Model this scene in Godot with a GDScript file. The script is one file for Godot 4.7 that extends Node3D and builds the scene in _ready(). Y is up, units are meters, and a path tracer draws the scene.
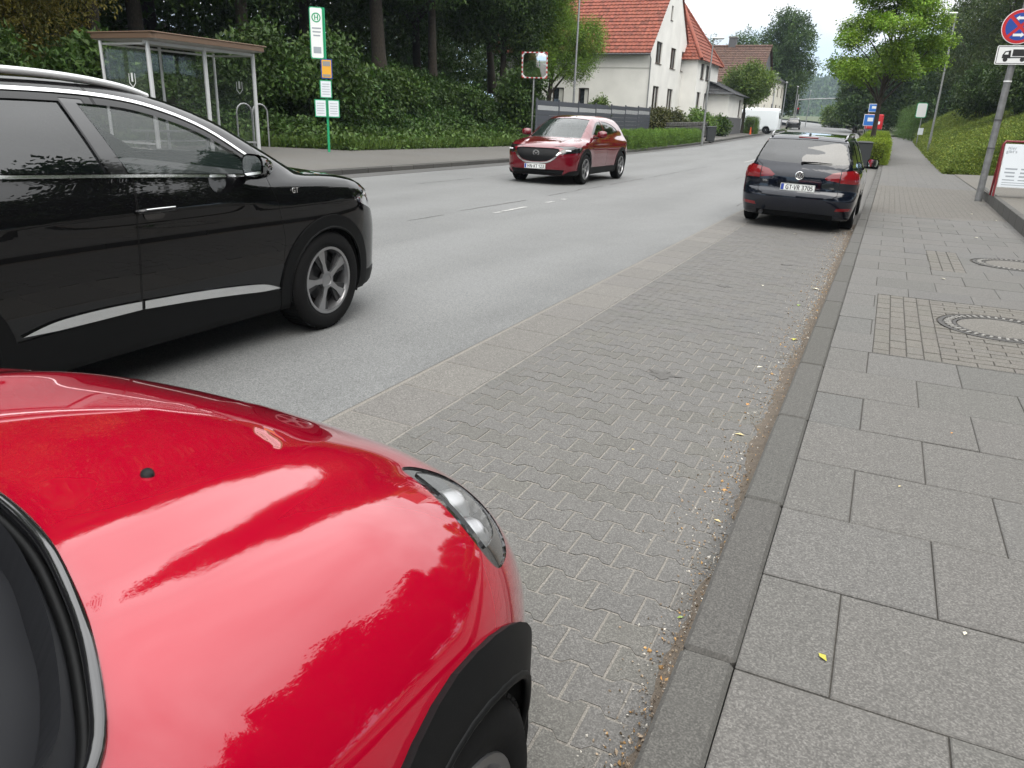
extends Node3D
# A parked-car view along a main road: camera, sky and sun first, then the ground, then buildings, plants, cars and small things.

const CAM_Y := 1.40
var M := {}
var names := {}
var rng := RandomNumberGenerator.new()
var tex_cache := {}

func _ready():
	rng.seed = 4711
	setup_camera()
	setup_sky()
	setup_materials()
	build_ground()
	build_left_side()
	build_houses()
	build_right_side()
	build_far()
	build_cars()
	build_small()

func setup_camera():
	var cam := Camera3D.new()
	cam.name = "camera"
	add_child(cam)
	cam.transform = Transform3D(Basis(Vector3(0.901097, 0.035868, -0.432131), Vector3(-0.173602, 0.943060, -0.283726), Vector3(0.397349, 0.330683, 0.856015)).orthonormalized(), Vector3(0, CAM_Y, 0))
	cam.fov = 53.86
	cam.near = 0.05
	cam.far = 4000.0
	cam.current = true

func setup_sky():
	var e := Environment.new()
	e.background_mode = Environment.BG_SKY
	e.tonemap_mode = Environment.TONE_MAPPER_LINEAR
	e.tonemap_exposure = 1.6
	e.sdfgi_enabled = true
	e.ssao_enabled = true
	e.ssil_enabled = true
	e.fog_enabled = true
	e.fog_density = 0.00022
	e.fog_light_color = Color(0.80, 0.87, 0.95)
	var sky := Sky.new()
	var pm := PanoramaSkyMaterial.new()
	pm.panorama = ImageTexture.create_from_image(sky_image())
	sky.sky_material = pm
	e.sky = sky
	e.background_energy_multiplier = 1.0
	var we := WorldEnvironment.new()
	we.name = "world_environment"
	we.environment = e
	add_child(we)
	var sun := DirectionalLight3D.new()
	sun.name = "sun"
	sun.light_energy = 0.42
	sun.light_color = Color(1.0, 0.97, 0.92)
	sun.light_angular_distance = 50.0
	sun.shadow_enabled = true
	sun.sky_mode = DirectionalLight3D.SKY_MODE_LIGHT_ONLY
	add_child(sun)
	sun.rotation_degrees = Vector3(-58, 38, 0)

func sky_image() -> Image:
	# overcast: bright grey-white cloud deck that opens to pale blue low down
	var w := 1024
	var h := 512
	var im := Image.create(w, h, false, Image.FORMAT_RGBF)
	var nz := FastNoiseLite.new()
	nz.seed = 5
	nz.frequency = 1.0
	nz.fractal_octaves = 5
	for j in h:
		var el := (0.5 - (j + 0.5) / h) * PI
		var s := sin(el)
		for i in w:
			var c := Color(0.30, 0.32, 0.30)
			if el > -0.02:
				var az := (i + 0.5) / w * TAU
				var d := Vector3(sin(az) * cos(el), s, cos(az) * cos(el))
				var q := d / maxf(0.22, s + 0.22)
				var n := nz.get_noise_3d(q.x * 1.6, q.y * 2.0 + 3.0, q.z * 1.6) * 0.5 + 0.5
				var n2 := nz.get_noise_3d(q.x * 0.7 + 9.0, q.y, q.z * 0.7) * 0.5 + 0.5
				var base := 0.60 * (1.0 + 3.0 * s)
				var cl := base * (0.80 + 0.42 * n)
				var cloud := Color(cl * 0.985, cl * 0.995, cl * 1.0)
				var blue := Color(0.235, 0.395, 0.555) * (0.95 + 1.6 * s)
				var cover := smoothstep(0.05, 0.135, el + (n - 0.5) * 0.09 + (n2 - 0.5) * 0.05)
				c = blue.lerp(cloud, clampf(cover, 0.0, 1.0))
			im.set_pixel(i, j, c)
	return im

# ---------------------------------------------------------------- ground shape
func lerp_tab(x: float, xs: Array, ys: Array) -> float:
	if x <= xs[0]: return ys[0]
	for i in range(1, xs.size()):
		if x <= xs[i]:
			return lerpf(ys[i - 1], ys[i], (x - xs[i - 1]) / (xs[i] - xs[i - 1]))
	return ys[-1]

func rise(z: float) -> float:
	var d := -z
	if d < 25.0: return 0.0
	if d < 60.0: return 0.000286 * (d - 25.0) * (d - 25.0)
	if d < 200.0: return 0.35 + 0.02 * (d - 60.0)
	return 3.15 + 0.02 * (d - 200.0)

func bend(z: float) -> float:
	var d := -z
	if d < 15.0: return 0.0
	if d < 75.0: return -0.0001 * (d - 15.0) * (d - 15.0)
	return -0.36 - 0.012 * (d - 75.0) - 0.00085 * (d - 75.0) * (d - 75.0)

func bend_w(z: float) -> float:
	return maxf(bend(z), -0.35)

func road_y(x: float) -> float:
	return lerp_tab(x, [-11.2, -6.3, -2.37, -0.29], [0.05, 0.0, -0.10, -0.15])

func left_y(x: float) -> float:
	return lerp_tab(x, [-40.0, -15.0, -11.2], [0.75, 0.36, 0.17])

# ---------------------------------------------------------------- names and things
func numbered(n: String) -> String:
	var k: int = names.get(n, 0)
	names[n] = k + 1
	return n if k == 0 else "%s_%03d" % [n, k]

func thing(called: String, label: String, category: String, at := Vector3.ZERO, turn := 0.0, group := "") -> Node3D:
	var o := Node3D.new()
	o.name = numbered(called)
	add_child(o)
	o.position = at
	o.rotation.y = turn
	o.set_meta("label", label)
	o.set_meta("category", category)
	if group: o.set_meta("group", group)
	return o

func copy_of(root: Node3D, called: String, at: Vector3, turn: float, label := "") -> Node3D:
	var r: Node3D = root.duplicate()
	r.name = numbered(called)
	add_child(r)
	r.position = at
	r.rotation.y = turn
	if label: r.set_meta("label", label)
	return r

func part(called: String, mesh: Mesh, mat: Material, parent: Node) -> MeshInstance3D:
	var o := MeshInstance3D.new()
	o.name = called
	o.mesh = mesh
	if mat: o.material_override = mat
	parent.add_child(o, true)
	return o

func struct_node(called: String) -> Node3D:
	var o := Node3D.new()
	o.name = numbered(called)
	add_child(o)
	o.set_meta("kind", "structure")
	return o

func struct(called: String, mesh: Mesh, mat: Material) -> MeshInstance3D:
	var o := part(numbered(called), mesh, mat, self)
	o.set_meta("kind", "structure")
	return o

func single(called: String, mesh: Mesh, mat: Material, label: String, category: String, group := "") -> MeshInstance3D:
	var o := part(numbered(called), mesh, mat, self)
	o.set_meta("label", label)
	o.set_meta("category", category)
	if group: o.set_meta("group", group)
	return o

# ---------------------------------------------------------------- mesh builder
class MB:
	var v := PackedVector3Array()
	var n := PackedVector3Array()
	var c := PackedColorArray()
	var uv := PackedVector2Array()
	var idx := PackedInt32Array()
	var col := Color.WHITE
	var xf := Transform3D()
	func vert(p: Vector3, nn: Vector3, t := Vector2.ZERO) -> int:
		v.append(xf * p)
		n.append((xf.basis * nn).normalized())
		c.append(col)
		uv.append(t)
		return v.size() - 1
	func tri_i(a: int, b: int, d: int) -> void:
		var nn := n[a] + n[b] + n[d]
		if (v[b] - v[a]).cross(v[d] - v[a]).dot(nn) > 0.0:
			idx.append(a); idx.append(d); idx.append(b)
		else:
			idx.append(a); idx.append(b); idx.append(d)
	func tri(a: Vector3, b: Vector3, d: Vector3, out := Vector3.ZERO) -> void:
		var nn := (d - a).cross(b - a).normalized()
		if out != Vector3.ZERO and nn.dot(out) < 0.0: nn = -nn
		tri_i(vert(a, nn), vert(b, nn), vert(d, nn))
	func quad(a: Vector3, b: Vector3, d: Vector3, e: Vector3, out := Vector3.ZERO) -> void:
		var nn := (d - a).cross(b - a).normalized()
		if nn == Vector3.ZERO: nn = (e - a).cross(d - a).normalized()
		if out != Vector3.ZERO and nn.dot(out) < 0.0: nn = -nn
		var i := vert(a, nn, Vector2(0, 0))
		vert(b, nn, Vector2(1, 0)); vert(d, nn, Vector2(1, 1)); vert(e, nn, Vector2(0, 1))
		tri_i(i, i + 1, i + 2)
		tri_i(i, i + 2, i + 3)
	func box(cn: Vector3, s: Vector3, bv := 0.0, bs := Basis.IDENTITY) -> void:
		var h := s * 0.5
		if bv <= 0.0:
			for ax in 3:
				for sg in [-1.0, 1.0]:
					var o := Vector3.ZERO
					o[ax] = sg
					var u := Vector3.ZERO
					u[(ax + 1) % 3] = h[(ax + 1) % 3]
					var w := Vector3.ZERO
					w[(ax + 2) % 3] = h[(ax + 2) % 3]
					var f := o * h[ax]
					quad(cn + bs * (f - u - w), cn + bs * (f + u - w), cn + bs * (f + u + w), cn + bs * (f - u + w), bs * o)
			return
		bv = minf(bv, minf(h.x, minf(h.y, h.z)) * 0.98)
		for ax in 3:
			for sg in [-1.0, 1.0]:
				var a1 := (ax + 1) % 3
				var a2 := (ax + 2) % 3
				var o := Vector3.ZERO
				o[ax] = sg
				var f := o * h[ax]
				var u := Vector3.ZERO
				u[a1] = h[a1] - bv
				var w := Vector3.ZERO
				w[a2] = h[a2] - bv
				quad(cn + bs * (f - u - w), cn + bs * (f + u - w), cn + bs * (f + u + w), cn + bs * (f - u + w), bs * o)
				for s1 in [-1.0, 1.0]:   # edge strips towards a1
					var e1 := Vector3.ZERO
					e1[ax] = sg * h[ax]; e1[a1] = s1 * (h[a1] - bv)
					var e2 := Vector3.ZERO
					e2[ax] = sg * (h[ax] - bv); e2[a1] = s1 * h[a1]
					var on := o
					on[a1] = s1
					quad(cn + bs * (e1 - w), cn + bs * (e1 + w), cn + bs * (e2 + w), cn + bs * (e2 - w), bs * on)
		for sx in [-1.0, 1.0]:
			for sy in [-1.0, 1.0]:
				for sz in [-1.0, 1.0]:
					var o := Vector3(sx, sy, sz)
					tri(cn + bs * (o * Vector3(h.x, h.y - bv, h.z - bv)), cn + bs * (o * Vector3(h.x - bv, h.y, h.z - bv)), cn + bs * (o * Vector3(h.x - bv, h.y - bv, h.z)), bs * o)
	func cyl(p0: Vector3, p1: Vector3, r0: float, r1: float, seg := 12, caps := true) -> void:
		var ax := (p1 - p0).normalized()
		var u := ax.cross(Vector3.UP if absf(ax.y) < 0.9 else Vector3.RIGHT).normalized()
		var w := ax.cross(u)
		var sl := (r0 - r1) / maxf((p1 - p0).length(), 1e-5)
		var i0 := v.size()
		for k in seg + 1:
			var a := TAU * k / seg
			var d := u * cos(a) + w * sin(a)
			vert(p0 + d * r0, d + ax * sl, Vector2(float(k) / seg, 0))
			vert(p1 + d * r1, d + ax * sl, Vector2(float(k) / seg, 1))
		for k in seg:
			var a := i0 + k * 2
			tri_i(a, a + 2, a + 3)
			tri_i(a, a + 3, a + 1)
		if caps:
			for e in 2:
				var p := p0 if e == 0 else p1
				var r := r0 if e == 0 else r1
				if r < 1e-4: continue
				var nn := -ax if e == 0 else ax
				var cc := vert(p, nn, Vector2(0.5, 0.5))
				var f := v.size()
				for k in seg + 1:
					var a := TAU * k / seg
					vert(p + (u * cos(a) + w * sin(a)) * r, nn, Vector2(0.5 + 0.5 * cos(a), 0.5 + 0.5 * sin(a)))
				for k in seg:
					tri_i(cc, f + k, f + k + 1)
	func tube(path: Array, radii, seg := 8, caps := true) -> void:
		var i0 := v.size()
		var u := Vector3.ZERO
		var m := path.size()
		for k in m:
			var t: Vector3 = (path[mini(k + 1, m - 1)] - path[maxi(k - 1, 0)]).normalized()
			if u == Vector3.ZERO: u = t.cross(Vector3.UP if absf(t.y) < 0.9 else Vector3.RIGHT).normalized()
			else: u = (u - t * u.dot(t)).normalized()
			var w := t.cross(u)
			var r: float = radii[k] if radii is Array else radii
			for j in seg + 1:
				var a := TAU * j / seg
				var d := u * cos(a) + w * sin(a)
				vert(path[k] + d * r, d, Vector2(float(j) / seg, float(k) / (m - 1)))
			if caps and (k == 0 or k == m - 1):
				var nn := -t if k == 0 else t
				var cc := vert(path[k], nn)
				var f := v.size()
				for j in seg + 1:
					var a := TAU * j / seg
					vert(path[k] + (u * cos(a) + w * sin(a)) * r, nn)
				for j in seg: tri_i(cc, f + j, f + j + 1)
				if k == 0:   # keep ring stride simple: note where side rings start
					pass
		# side faces (rings may be separated by cap vertices)
		var ring := []
		var at := i0
		for k in m:
			ring.append(at)
			at += seg + 1
			if caps and (k == 0 or k == m - 1): at += seg + 2
		for k in m - 1:
			for j in seg:
				tri_i(ring[k] + j, ring[k] + j + 1, ring[k + 1] + j + 1)
				tri_i(ring[k] + j, ring[k + 1] + j + 1, ring[k + 1] + j)
	# profile: Vector2(radius, along axis); axis +X by default through basis
	func lathe(prof: Array, seg: int, bs := Basis.IDENTITY, o := Vector3.ZERO) -> void:
		var m := prof.size()
		for k in m - 1:
			var a: Vector2 = prof[k]
			var b: Vector2 = prof[k + 1]
			var t := (b - a)
			var nn := Vector2(t.y, -t.x).normalized()
			var na := nn
			var nb := nn
			if k > 0:
				var tp: Vector2 = a - prof[k - 1]
				var np := Vector2(tp.y, -tp.x).normalized()
				if np.dot(nn) > 0.6: na = (np + nn).normalized()
			if k < m - 2:
				var tn: Vector2 = prof[k + 2] - b
				var nx := Vector2(tn.y, -tn.x).normalized()
				if nx.dot(nn) > 0.6: nb = (nx + nn).normalized()
			var i0 := v.size()
			for j in seg + 1:
				var an := TAU * j / seg
				var d := Vector3(0, cos(an), sin(an))
				vert(o + bs * (d * a.x + Vector3(a.y, 0, 0)), bs * (d * na.x + Vector3(na.y, 0, 0)))
				vert(o + bs * (d * b.x + Vector3(b.y, 0, 0)), bs * (d * nb.x + Vector3(nb.y, 0, 0)))
			for j in seg:
				var q := i0 + j * 2
				tri_i(q, q + 2, q + 3)
				tri_i(q, q + 3, q + 1)
	# flat polygon extruded: points in the plane (u, w) of basis bs.x, bs.y, from depth 0 to d along bs.z
	func prism(poly: PackedVector2Array, d: float, bs := Basis.IDENTITY, o := Vector3.ZERO, back := true) -> void:
		var t := Geometry2D.triangulate_polygon(poly)
		for e in (2 if back else 1):
			var nn := bs.z if e == 0 else -bs.z
			var off := bs.z * d if e == 0 else Vector3.ZERO
			var i0 := v.size()
			for p in poly: vert(o + bs.x * p.x + bs.y * p.y + off, nn, p)
			for k in range(0, t.size(), 3): tri_i(i0 + t[k], i0 + t[k + 1], i0 + t[k + 2])
		if d == 0.0: return
		var sg := 1.0 if not Geometry2D.is_polygon_clockwise(poly) else -1.0
		for k in poly.size():
			var a := poly[k]
			var b := poly[(k + 1) % poly.size()]
			var pa := o + bs.x * a.x + bs.y * a.y
			var pb := o + bs.x * b.x + bs.y * b.y
			var ed := b - a
			var out := (bs.x * ed.y - bs.y * ed.x) * sg
			quad(pa, pb, pb + bs.z * d, pa + bs.z * d, out)
	func grid(rows: Array, flip_up := Vector3.UP, uvs := false) -> void:
		# rows of points, smooth normals
		var m := rows.size()
		var k: int = rows[0].size()
		var i0 := v.size()
		for i in m:
			for j in k:
				var du: Vector3 = rows[i][mini(j + 1, k - 1)] - rows[i][maxi(j - 1, 0)]
				var dv: Vector3 = rows[mini(i + 1, m - 1)][j] - rows[maxi(i - 1, 0)][j]
				var nn := du.cross(dv).normalized()
				if nn.dot(flip_up) < 0.0: nn = -nn
				vert(rows[i][j], nn, Vector2(float(j) / (k - 1), float(i) / (m - 1)))
		for i in m - 1:
			for j in k - 1:
				var a := i0 + i * k + j
				tri_i(a, a + 1, a + k + 1)
				tri_i(a, a + k + 1, a + k)
	func mesh() -> ArrayMesh:
		var arr := []
		arr.resize(Mesh.ARRAY_MAX)
		arr[Mesh.ARRAY_VERTEX] = v
		arr[Mesh.ARRAY_NORMAL] = n
		arr[Mesh.ARRAY_COLOR] = c
		arr[Mesh.ARRAY_TEX_UV] = uv
		arr[Mesh.ARRAY_INDEX] = idx
		var am := ArrayMesh.new()
		if v.size() > 2: am.add_surface_from_arrays(Mesh.PRIMITIVE_TRIANGLES, arr)
		return am

func poly(pts: Array) -> PackedVector2Array:
	var p := PackedVector2Array()
	for q in pts: p.append(q if q is Vector2 else Vector2(q[0], q[1]))
	return p

func disc_poly(cx: float, cy: float, rx: float, ry: float, n := 28, a0 := 0.0, a1 := TAU) -> PackedVector2Array:
	var p := PackedVector2Array()
	var full := absf(a1 - a0 - TAU) < 1e-4
	for k in (n if full else n + 1):
		var a := a0 + (a1 - a0) * k / n
		p.append(Vector2(cx + rx * cos(a), cy + ry * sin(a)))
	return p

func round_rect(w: float, h: float, r: float, n := 4) -> PackedVector2Array:
	var p := PackedVector2Array()
	for q in 4:
		var cx := (w / 2 - r) * (1 if q == 0 or q == 3 else -1)
		var cy := (h / 2 - r) * (1 if q < 2 else -1)
		for k in n + 1:
			var a := PI / 2 * (q + float(k) / n)
			p.append(Vector2(cx + r * cos(a), cy + r * sin(a)))
	return p

# smooth curve through 2D points (Catmull-Rom)
func curve2(pts: Array, n := 6, closed := false) -> PackedVector2Array:
	var p := PackedVector2Array()
	var m := pts.size()
	for k in (m if closed else m - 1):
		var q := []
		for d in [-1, 0, 1, 2]:
			var i: int = posmod(k + d, m) if closed else clampi(k + d, 0, m - 1)
			var w = pts[i]
			q.append(w if w is Vector2 else Vector2(w[0], w[1]))
		for s in n:
			p.append(q[1].cubic_interpolate(q[2], q[0], q[3], float(s) / n))
	if not closed:
		var w = pts[-1]
		p.append(w if w is Vector2 else Vector2(w[0], w[1]))
	return p

func curve3(pts: Array, n := 6) -> Array:
	var p := []
	var m := pts.size()
	for k in m - 1:
		var a: Vector3 = pts[maxi(k - 1, 0)]
		var b: Vector3 = pts[k]
		var c: Vector3 = pts[k + 1]
		var d: Vector3 = pts[mini(k + 2, m - 1)]
		for s in n: p.append(b.cubic_interpolate(c, a, d, float(s) / n))
	p.append(pts[-1])
	return p

# lettering as flat raised shapes, centred, facing +z
func letters(txt: String, height: float, depth := 0.002, font := "Droid Sans", bold := 400) -> Mesh:
	var t := TextMesh.new()
	var f := SystemFont.new()
	f.font_names = PackedStringArray([font])
	f.font_weight = bold
	t.font = f
	t.text = txt
	t.font_size = 32
	t.pixel_size = height / 23.0
	t.depth = depth
	t.curve_step = 2.0
	return t

# ---------------------------------------------------------------- materials
func lin(r: float, g: float, b: float, a := 1.0) -> Color:
	var c := Color(r, g, b).linear_to_srgb()
	c.a = a
	return c

func noise_tex(key: String, freq: float, lo: Color, hi: Color, size := 512, type := FastNoiseLite.TYPE_SIMPLEX_SMOOTH, oct := 4, mid = null, bias := 0.5) -> NoiseTexture2D:
	if tex_cache.has(key): return tex_cache[key]
	var f := FastNoiseLite.new()
	f.seed = hash(key) % 1000
	f.noise_type = type
	f.frequency = freq
	f.fractal_octaves = oct
	var t := NoiseTexture2D.new()
	t.width = size
	t.height = size
	t.seamless = true
	t.normalize = true
	t.noise = f
	var g := Gradient.new()
	g.offsets = PackedFloat32Array([0.0, bias, 1.0])
	g.colors = PackedColorArray([lo, mid if mid != null else lo.lerp(hi, 0.5), hi])
	t.color_ramp = g
	tex_cache[key] = t
	return t

func grey(v: float) -> Color:
	return Color(v, v, v)

func mat(key: String, col: Color, rough := 0.8, metal := 0.0) -> StandardMaterial3D:
	var m := StandardMaterial3D.new()
	m.resource_name = key
	m.albedo_color = col
	m.roughness = rough
	m.metallic = metal
	M[key] = m
	return m

func tri_tex(m: StandardMaterial3D, tex: Texture2D, scale: float, world := true) -> void:
	m.albedo_texture = tex
	m.uv1_triplanar = true
	m.uv1_world_triplanar = world
	m.uv1_scale = Vector3.ONE * scale

func bump(m: StandardMaterial3D, tex: Texture2D, cm: float) -> void:
	m.heightmap_enabled = true
	m.heightmap_texture = tex
	m.heightmap_scale = cm

func setup_materials():
	var m: StandardMaterial3D
	var speck := noise_tex("speck", 0.22, grey(0.50), grey(1.0), 1024, FastNoiseLite.TYPE_VALUE, 3, grey(0.76), 0.5)
	var speck2 := noise_tex("speck2", 0.30, grey(0.55), grey(1.0), 1024, FastNoiseLite.TYPE_VALUE, 2, grey(0.75), 0.55)
	var patch := noise_tex("patch", 0.012, grey(0.78), grey(1.0), 512, FastNoiseLite.TYPE_SIMPLEX_SMOOTH, 5)
	var mask := noise_tex("mask", 0.016, grey(0.0), grey(1.0), 512, FastNoiseLite.TYPE_SIMPLEX_SMOOTH, 4)
	# ground
	m = mat("asphalt", lin(0.245, 0.25, 0.25), 0.8)
	tri_tex(m, speck, 0.9); bump(m, speck, 0.10); m.vertex_color_use_as_albedo = true
	m = mat("gutter_asphalt", lin(0.125, 0.123, 0.12), 0.9)
	tri_tex(m, speck, 0.55); bump(m, speck, 0.1); m.vertex_color_use_as_albedo = true
	m = mat("slab", lin(0.186, 0.180, 0.171), 0.9)
	tri_tex(m, speck2, 0.8); bump(m, speck2, 0.06); m.vertex_color_use_as_albedo = true
	m = mat("kerb", lin(0.128, 0.124, 0.114), 0.9)
	tri_tex(m, speck2, 0.9); bump(m, speck2, 0.08); m.vertex_color_use_as_albedo = true
	m = mat("paver", lin(0.186, 0.180, 0.171), 0.9)
	tri_tex(m, speck2, 0.9); bump(m, speck2, 0.07); m.vertex_color_use_as_albedo = true
	m = mat("gutter_stone", lin(0.232, 0.221, 0.204), 0.9)
	tri_tex(m, speck2, 0.7); bump(m, speck2, 0.06); m.vertex_color_use_as_albedo = true
	m = mat("sand_joint", lin(0.30, 0.28, 0.25), 0.95)
	tri_tex(m, speck2, 1.2); m.vertex_color_use_as_albedo = true
	m = mat("dark_joint", lin(0.075, 0.068, 0.058), 0.95)
	tri_tex(m, speck2, 1.2)
	m = mat("block", lin(0.205, 0.191, 0.170), 0.9)
	tri_tex(m, speck2, 0.9); bump(m, speck2, 0.07); m.vertex_color_use_as_albedo = true
	m = mat("litter", lin(0.175, 0.142, 0.110), 0.95)
	tri_tex(m, speck, 1.6); bump(m, speck, 0.3); m.vertex_color_use_as_albedo = true
	m = mat("pebble", Color.WHITE, 0.9); m.vertex_color_use_as_albedo = true
	m = mat("line_paint", lin(0.50, 0.50, 0.485), 0.8)
	tri_tex(m, speck, 0.6)
	m = mat("oil", lin(0.125, 0.119, 0.111), 0.75)
	tri_tex(m, speck2, 1.3)
	m = mat("concrete", lin(0.36, 0.35, 0.33), 0.9)
	tri_tex(m, speck2, 0.6); m.vertex_color_use_as_albedo = true
	m = mat("soil", lin(0.055, 0.045, 0.032), 0.95)
	tri_tex(m, speck, 0.4)
	m = mat("meadow", lin(0.075, 0.10, 0.035), 0.95)
	tri_tex(m, speck, 0.1)
	m = mat("cast_iron", lin(0.10, 0.095, 0.09), 0.6, 0.5)
	tri_tex(m, speck2, 1.0)
	# foliage, tinted per copy
	m = mat("leaf", Color.WHITE, 0.5)
	m.vertex_color_use_as_albedo = true
	m.metallic_specular = 0.35
	m.backlight_enabled = true
	m.backlight = Color(0.55, 0.62, 0.30)
	m = mat("leaf_matte", Color.WHITE, 0.75)
	m.vertex_color_use_as_albedo = true
	m.metallic_specular = 0.25
	m.backlight_enabled = true
	m.backlight = Color(0.42, 0.48, 0.22)
	m = mat("bark", lin(0.085, 0.068, 0.05), 0.95)
	tri_tex(m, noise_tex("barkt", 0.05, grey(0.45), grey(1.0), 256, FastNoiseLite.TYPE_PERLIN, 4), 1.2, false)
	m.uv1_scale = Vector3(3.5, 0.7, 3.5)
	# car and metal
	m = mat("chrome", lin(0.80, 0.80, 0.80), 0.10, 1.0)
	m = mat("alloy", lin(0.36, 0.36, 0.37), 0.3, 0.9)
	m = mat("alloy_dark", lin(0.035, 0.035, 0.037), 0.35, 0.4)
	m = mat("galvanised", lin(0.42, 0.43, 0.44), 0.45, 0.55)
	tri_tex(m, noise_tex("galv", 0.03, grey(0.75), grey(1.0), 256, FastNoiseLite.TYPE_CELLULAR, 2), 1.5, false)
	m = mat("pole_grey", lin(0.27, 0.275, 0.28), 0.55, 0.35)
	tri_tex(m, patch, 0.9, false)
	m = mat("white_paint", lin(0.70, 0.71, 0.72), 0.4)
	m = mat("silver_paint", lin(0.58, 0.59, 0.60), 0.35, 0.3)
	m = mat("rubber", lin(0.007, 0.007, 0.0074), 0.8)
	m.metallic_specular = 0.3
	tri_tex(m, noise_tex("rubt", 0.05, grey(0.7), grey(1.0), 256), 4.0, false)
	m = mat("black_plastic", lin(0.0065, 0.0068, 0.0075), 0.55)
	m.metallic_specular = 0.3
	bump(m, speck2, 0.01); tri_tex(m, speck2, 3.0, false)
	m = mat("cowl_plastic", lin(0.010, 0.0105, 0.0125), 0.5)
	m.metallic_specular = 0.3
	m = mat("gloss_black", lin(0.008, 0.008, 0.009), 0.08)
	m.clearcoat_enabled = true; m.clearcoat = 1.0; m.clearcoat_roughness = 0.02
	m = mat("liner", lin(0.008, 0.008, 0.008), 0.95)
	m = mat("seam", lin(0.004, 0.004, 0.004), 0.9)
	m = mat("seat", lin(0.022, 0.022, 0.024), 0.8)
	m = mat("glass", lin(0.25, 0.30, 0.28, 0.05), 0.02)
	m.metallic_specular = 0.4
	m.transparency = BaseMaterial3D.TRANSPARENCY_ALPHA
	m = mat("tinted_glass", lin(0.003, 0.004, 0.0045, 0.95), 0.01)
	m.transparency = BaseMaterial3D.TRANSPARENCY_ALPHA
	m.metallic_specular = 0.75
	m = mat("car_glass", lin(0.03, 0.045, 0.042, 0.38), 0.02)
	m.transparency = BaseMaterial3D.TRANSPARENCY_ALPHA
	m.metallic_specular = 0.6
	m = mat("lens", lin(0.85, 0.88, 0.9, 0.10), 0.02)
	m.transparency = BaseMaterial3D.TRANSPARENCY_ALPHA
	m = mat("reflector", lin(0.85, 0.86, 0.88), 0.08, 1.0)
	m = mat("lamp_white", lin(0.75, 0.76, 0.78), 0.12, 0.0)
	m = mat("red_lens", lin(0.17, 0.005, 0.008), 0.08)
	m.clearcoat_enabled = true; m.clearcoat = 1.0; m.clearcoat_roughness = 0.03
	m = mat("red_lens_dark", lin(0.15, 0.005, 0.009), 0.08)
	m.clearcoat_enabled = true; m.clearcoat = 1.0; m.clearcoat_roughness = 0.03
	m = mat("plate_white", lin(0.72, 0.73, 0.72), 0.45)
	m = mat("plate_blue", lin(0.015, 0.05, 0.30), 0.45)
	m = mat("ink", lin(0.012, 0.012, 0.013), 0.6)
	for a in [["paint_black", lin(0.0035, 0.0035, 0.004)], ["paint_navy", lin(0.005, 0.007, 0.014)], ["paint_maroon", lin(0.11, 0.003, 0.009)], ["paint_red", lin(0.275, 0.0010, 0.0135)]]:
		m = mat(a[0], a[1], 0.04, 0.0)
		m.clearcoat_enabled = true; m.clearcoat = 1.0; m.clearcoat_roughness = 0.004
		m.metallic_specular = 0.38
	M.paint_black.metallic_specular = 0.0
	M.paint_navy.metallic = 0.2
	# buildings
	var stain := noise_tex("stain", 0.008, grey(0.93), grey(1.0), 512, FastNoiseLite.TYPE_SIMPLEX_SMOOTH, 5)
	m = mat("render_white", lin(0.74, 0.73, 0.70), 0.9)
	tri_tex(m, stain, 0.13); bump(m, speck2, 0.08)
	m = mat("render_cream", lin(0.66, 0.63, 0.55), 0.9)
	tri_tex(m, stain, 0.11)
	m = mat("plinth", lin(0.09, 0.09, 0.095), 0.9)
	tri_tex(m, stain, 0.3)
	var tilet := noise_tex("tilet", 0.02, grey(0.62), grey(1.0), 512, FastNoiseLite.TYPE_SIMPLEX_SMOOTH, 5)
	m = mat("tile_red", lin(0.33, 0.088, 0.052), 0.8)
	tri_tex(m, tilet, 0.35); m.vertex_color_use_as_albedo = true
	m = mat("tile_brown", lin(0.135, 0.075, 0.055), 0.85)
	tri_tex(m, tilet, 0.35); m.vertex_color_use_as_albedo = true
	m = mat("slate", lin(0.10, 0.105, 0.115), 0.7)
	tri_tex(m, tilet, 0.5); m.vertex_color_use_as_albedo = true
	m = mat("window_frame", lin(0.60, 0.60, 0.58), 0.5)
	m = mat("window_brown", lin(0.055, 0.035, 0.025), 0.6)
	m = mat("window_glass", lin(0.02, 0.024, 0.027), 0.04)
	m.metallic_specular = 0.7
	m = mat("curtain", lin(0.5, 0.5, 0.47), 0.9)
	m = mat("fence_slat", lin(0.060, 0.066, 0.080), 0.6)
	m = mat("fence_pale", lin(0.42, 0.43, 0.44), 0.6)
	m = mat("stone_wall", lin(0.16, 0.155, 0.145), 0.95)
	tri_tex(m, noise_tex("stonet", 0.02, grey(0.4), grey(1.0), 512, FastNoiseLite.TYPE_CELLULAR, 3), 0.5); m.vertex_color_use_as_albedo = true
	m = mat("wood_brown", lin(0.115, 0.072, 0.046), 0.7)
	m = mat("soffit", lin(0.45, 0.44, 0.42), 0.85)
	# signs and plastic
	m = mat("sign_white", lin(0.74, 0.75, 0.75), 0.4)
	m = mat("sign_red", lin(0.48, 0.012, 0.018), 0.4)
	m = mat("frame_red", lin(0.17, 0.012, 0.018), 0.5)
	m = mat("sign_blue", lin(0.012, 0.055, 0.30), 0.4)
	m = mat("sign_blue_bright", lin(0.02, 0.15, 0.52), 0.45)
	m = mat("sign_green", lin(0.012, 0.30, 0.13), 0.5)
	m = mat("sign_yellow", lin(0.70, 0.36, 0.03), 0.5)
	m = mat("sign_grey", lin(0.25, 0.25, 0.25), 0.5)
	m = mat("paper", lin(0.66, 0.70, 0.74), 0.6)
	m = mat("print_grey", lin(0.30, 0.33, 0.36), 0.7)
	m = mat("bin_grey", lin(0.030, 0.033, 0.036), 0.6)
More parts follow.
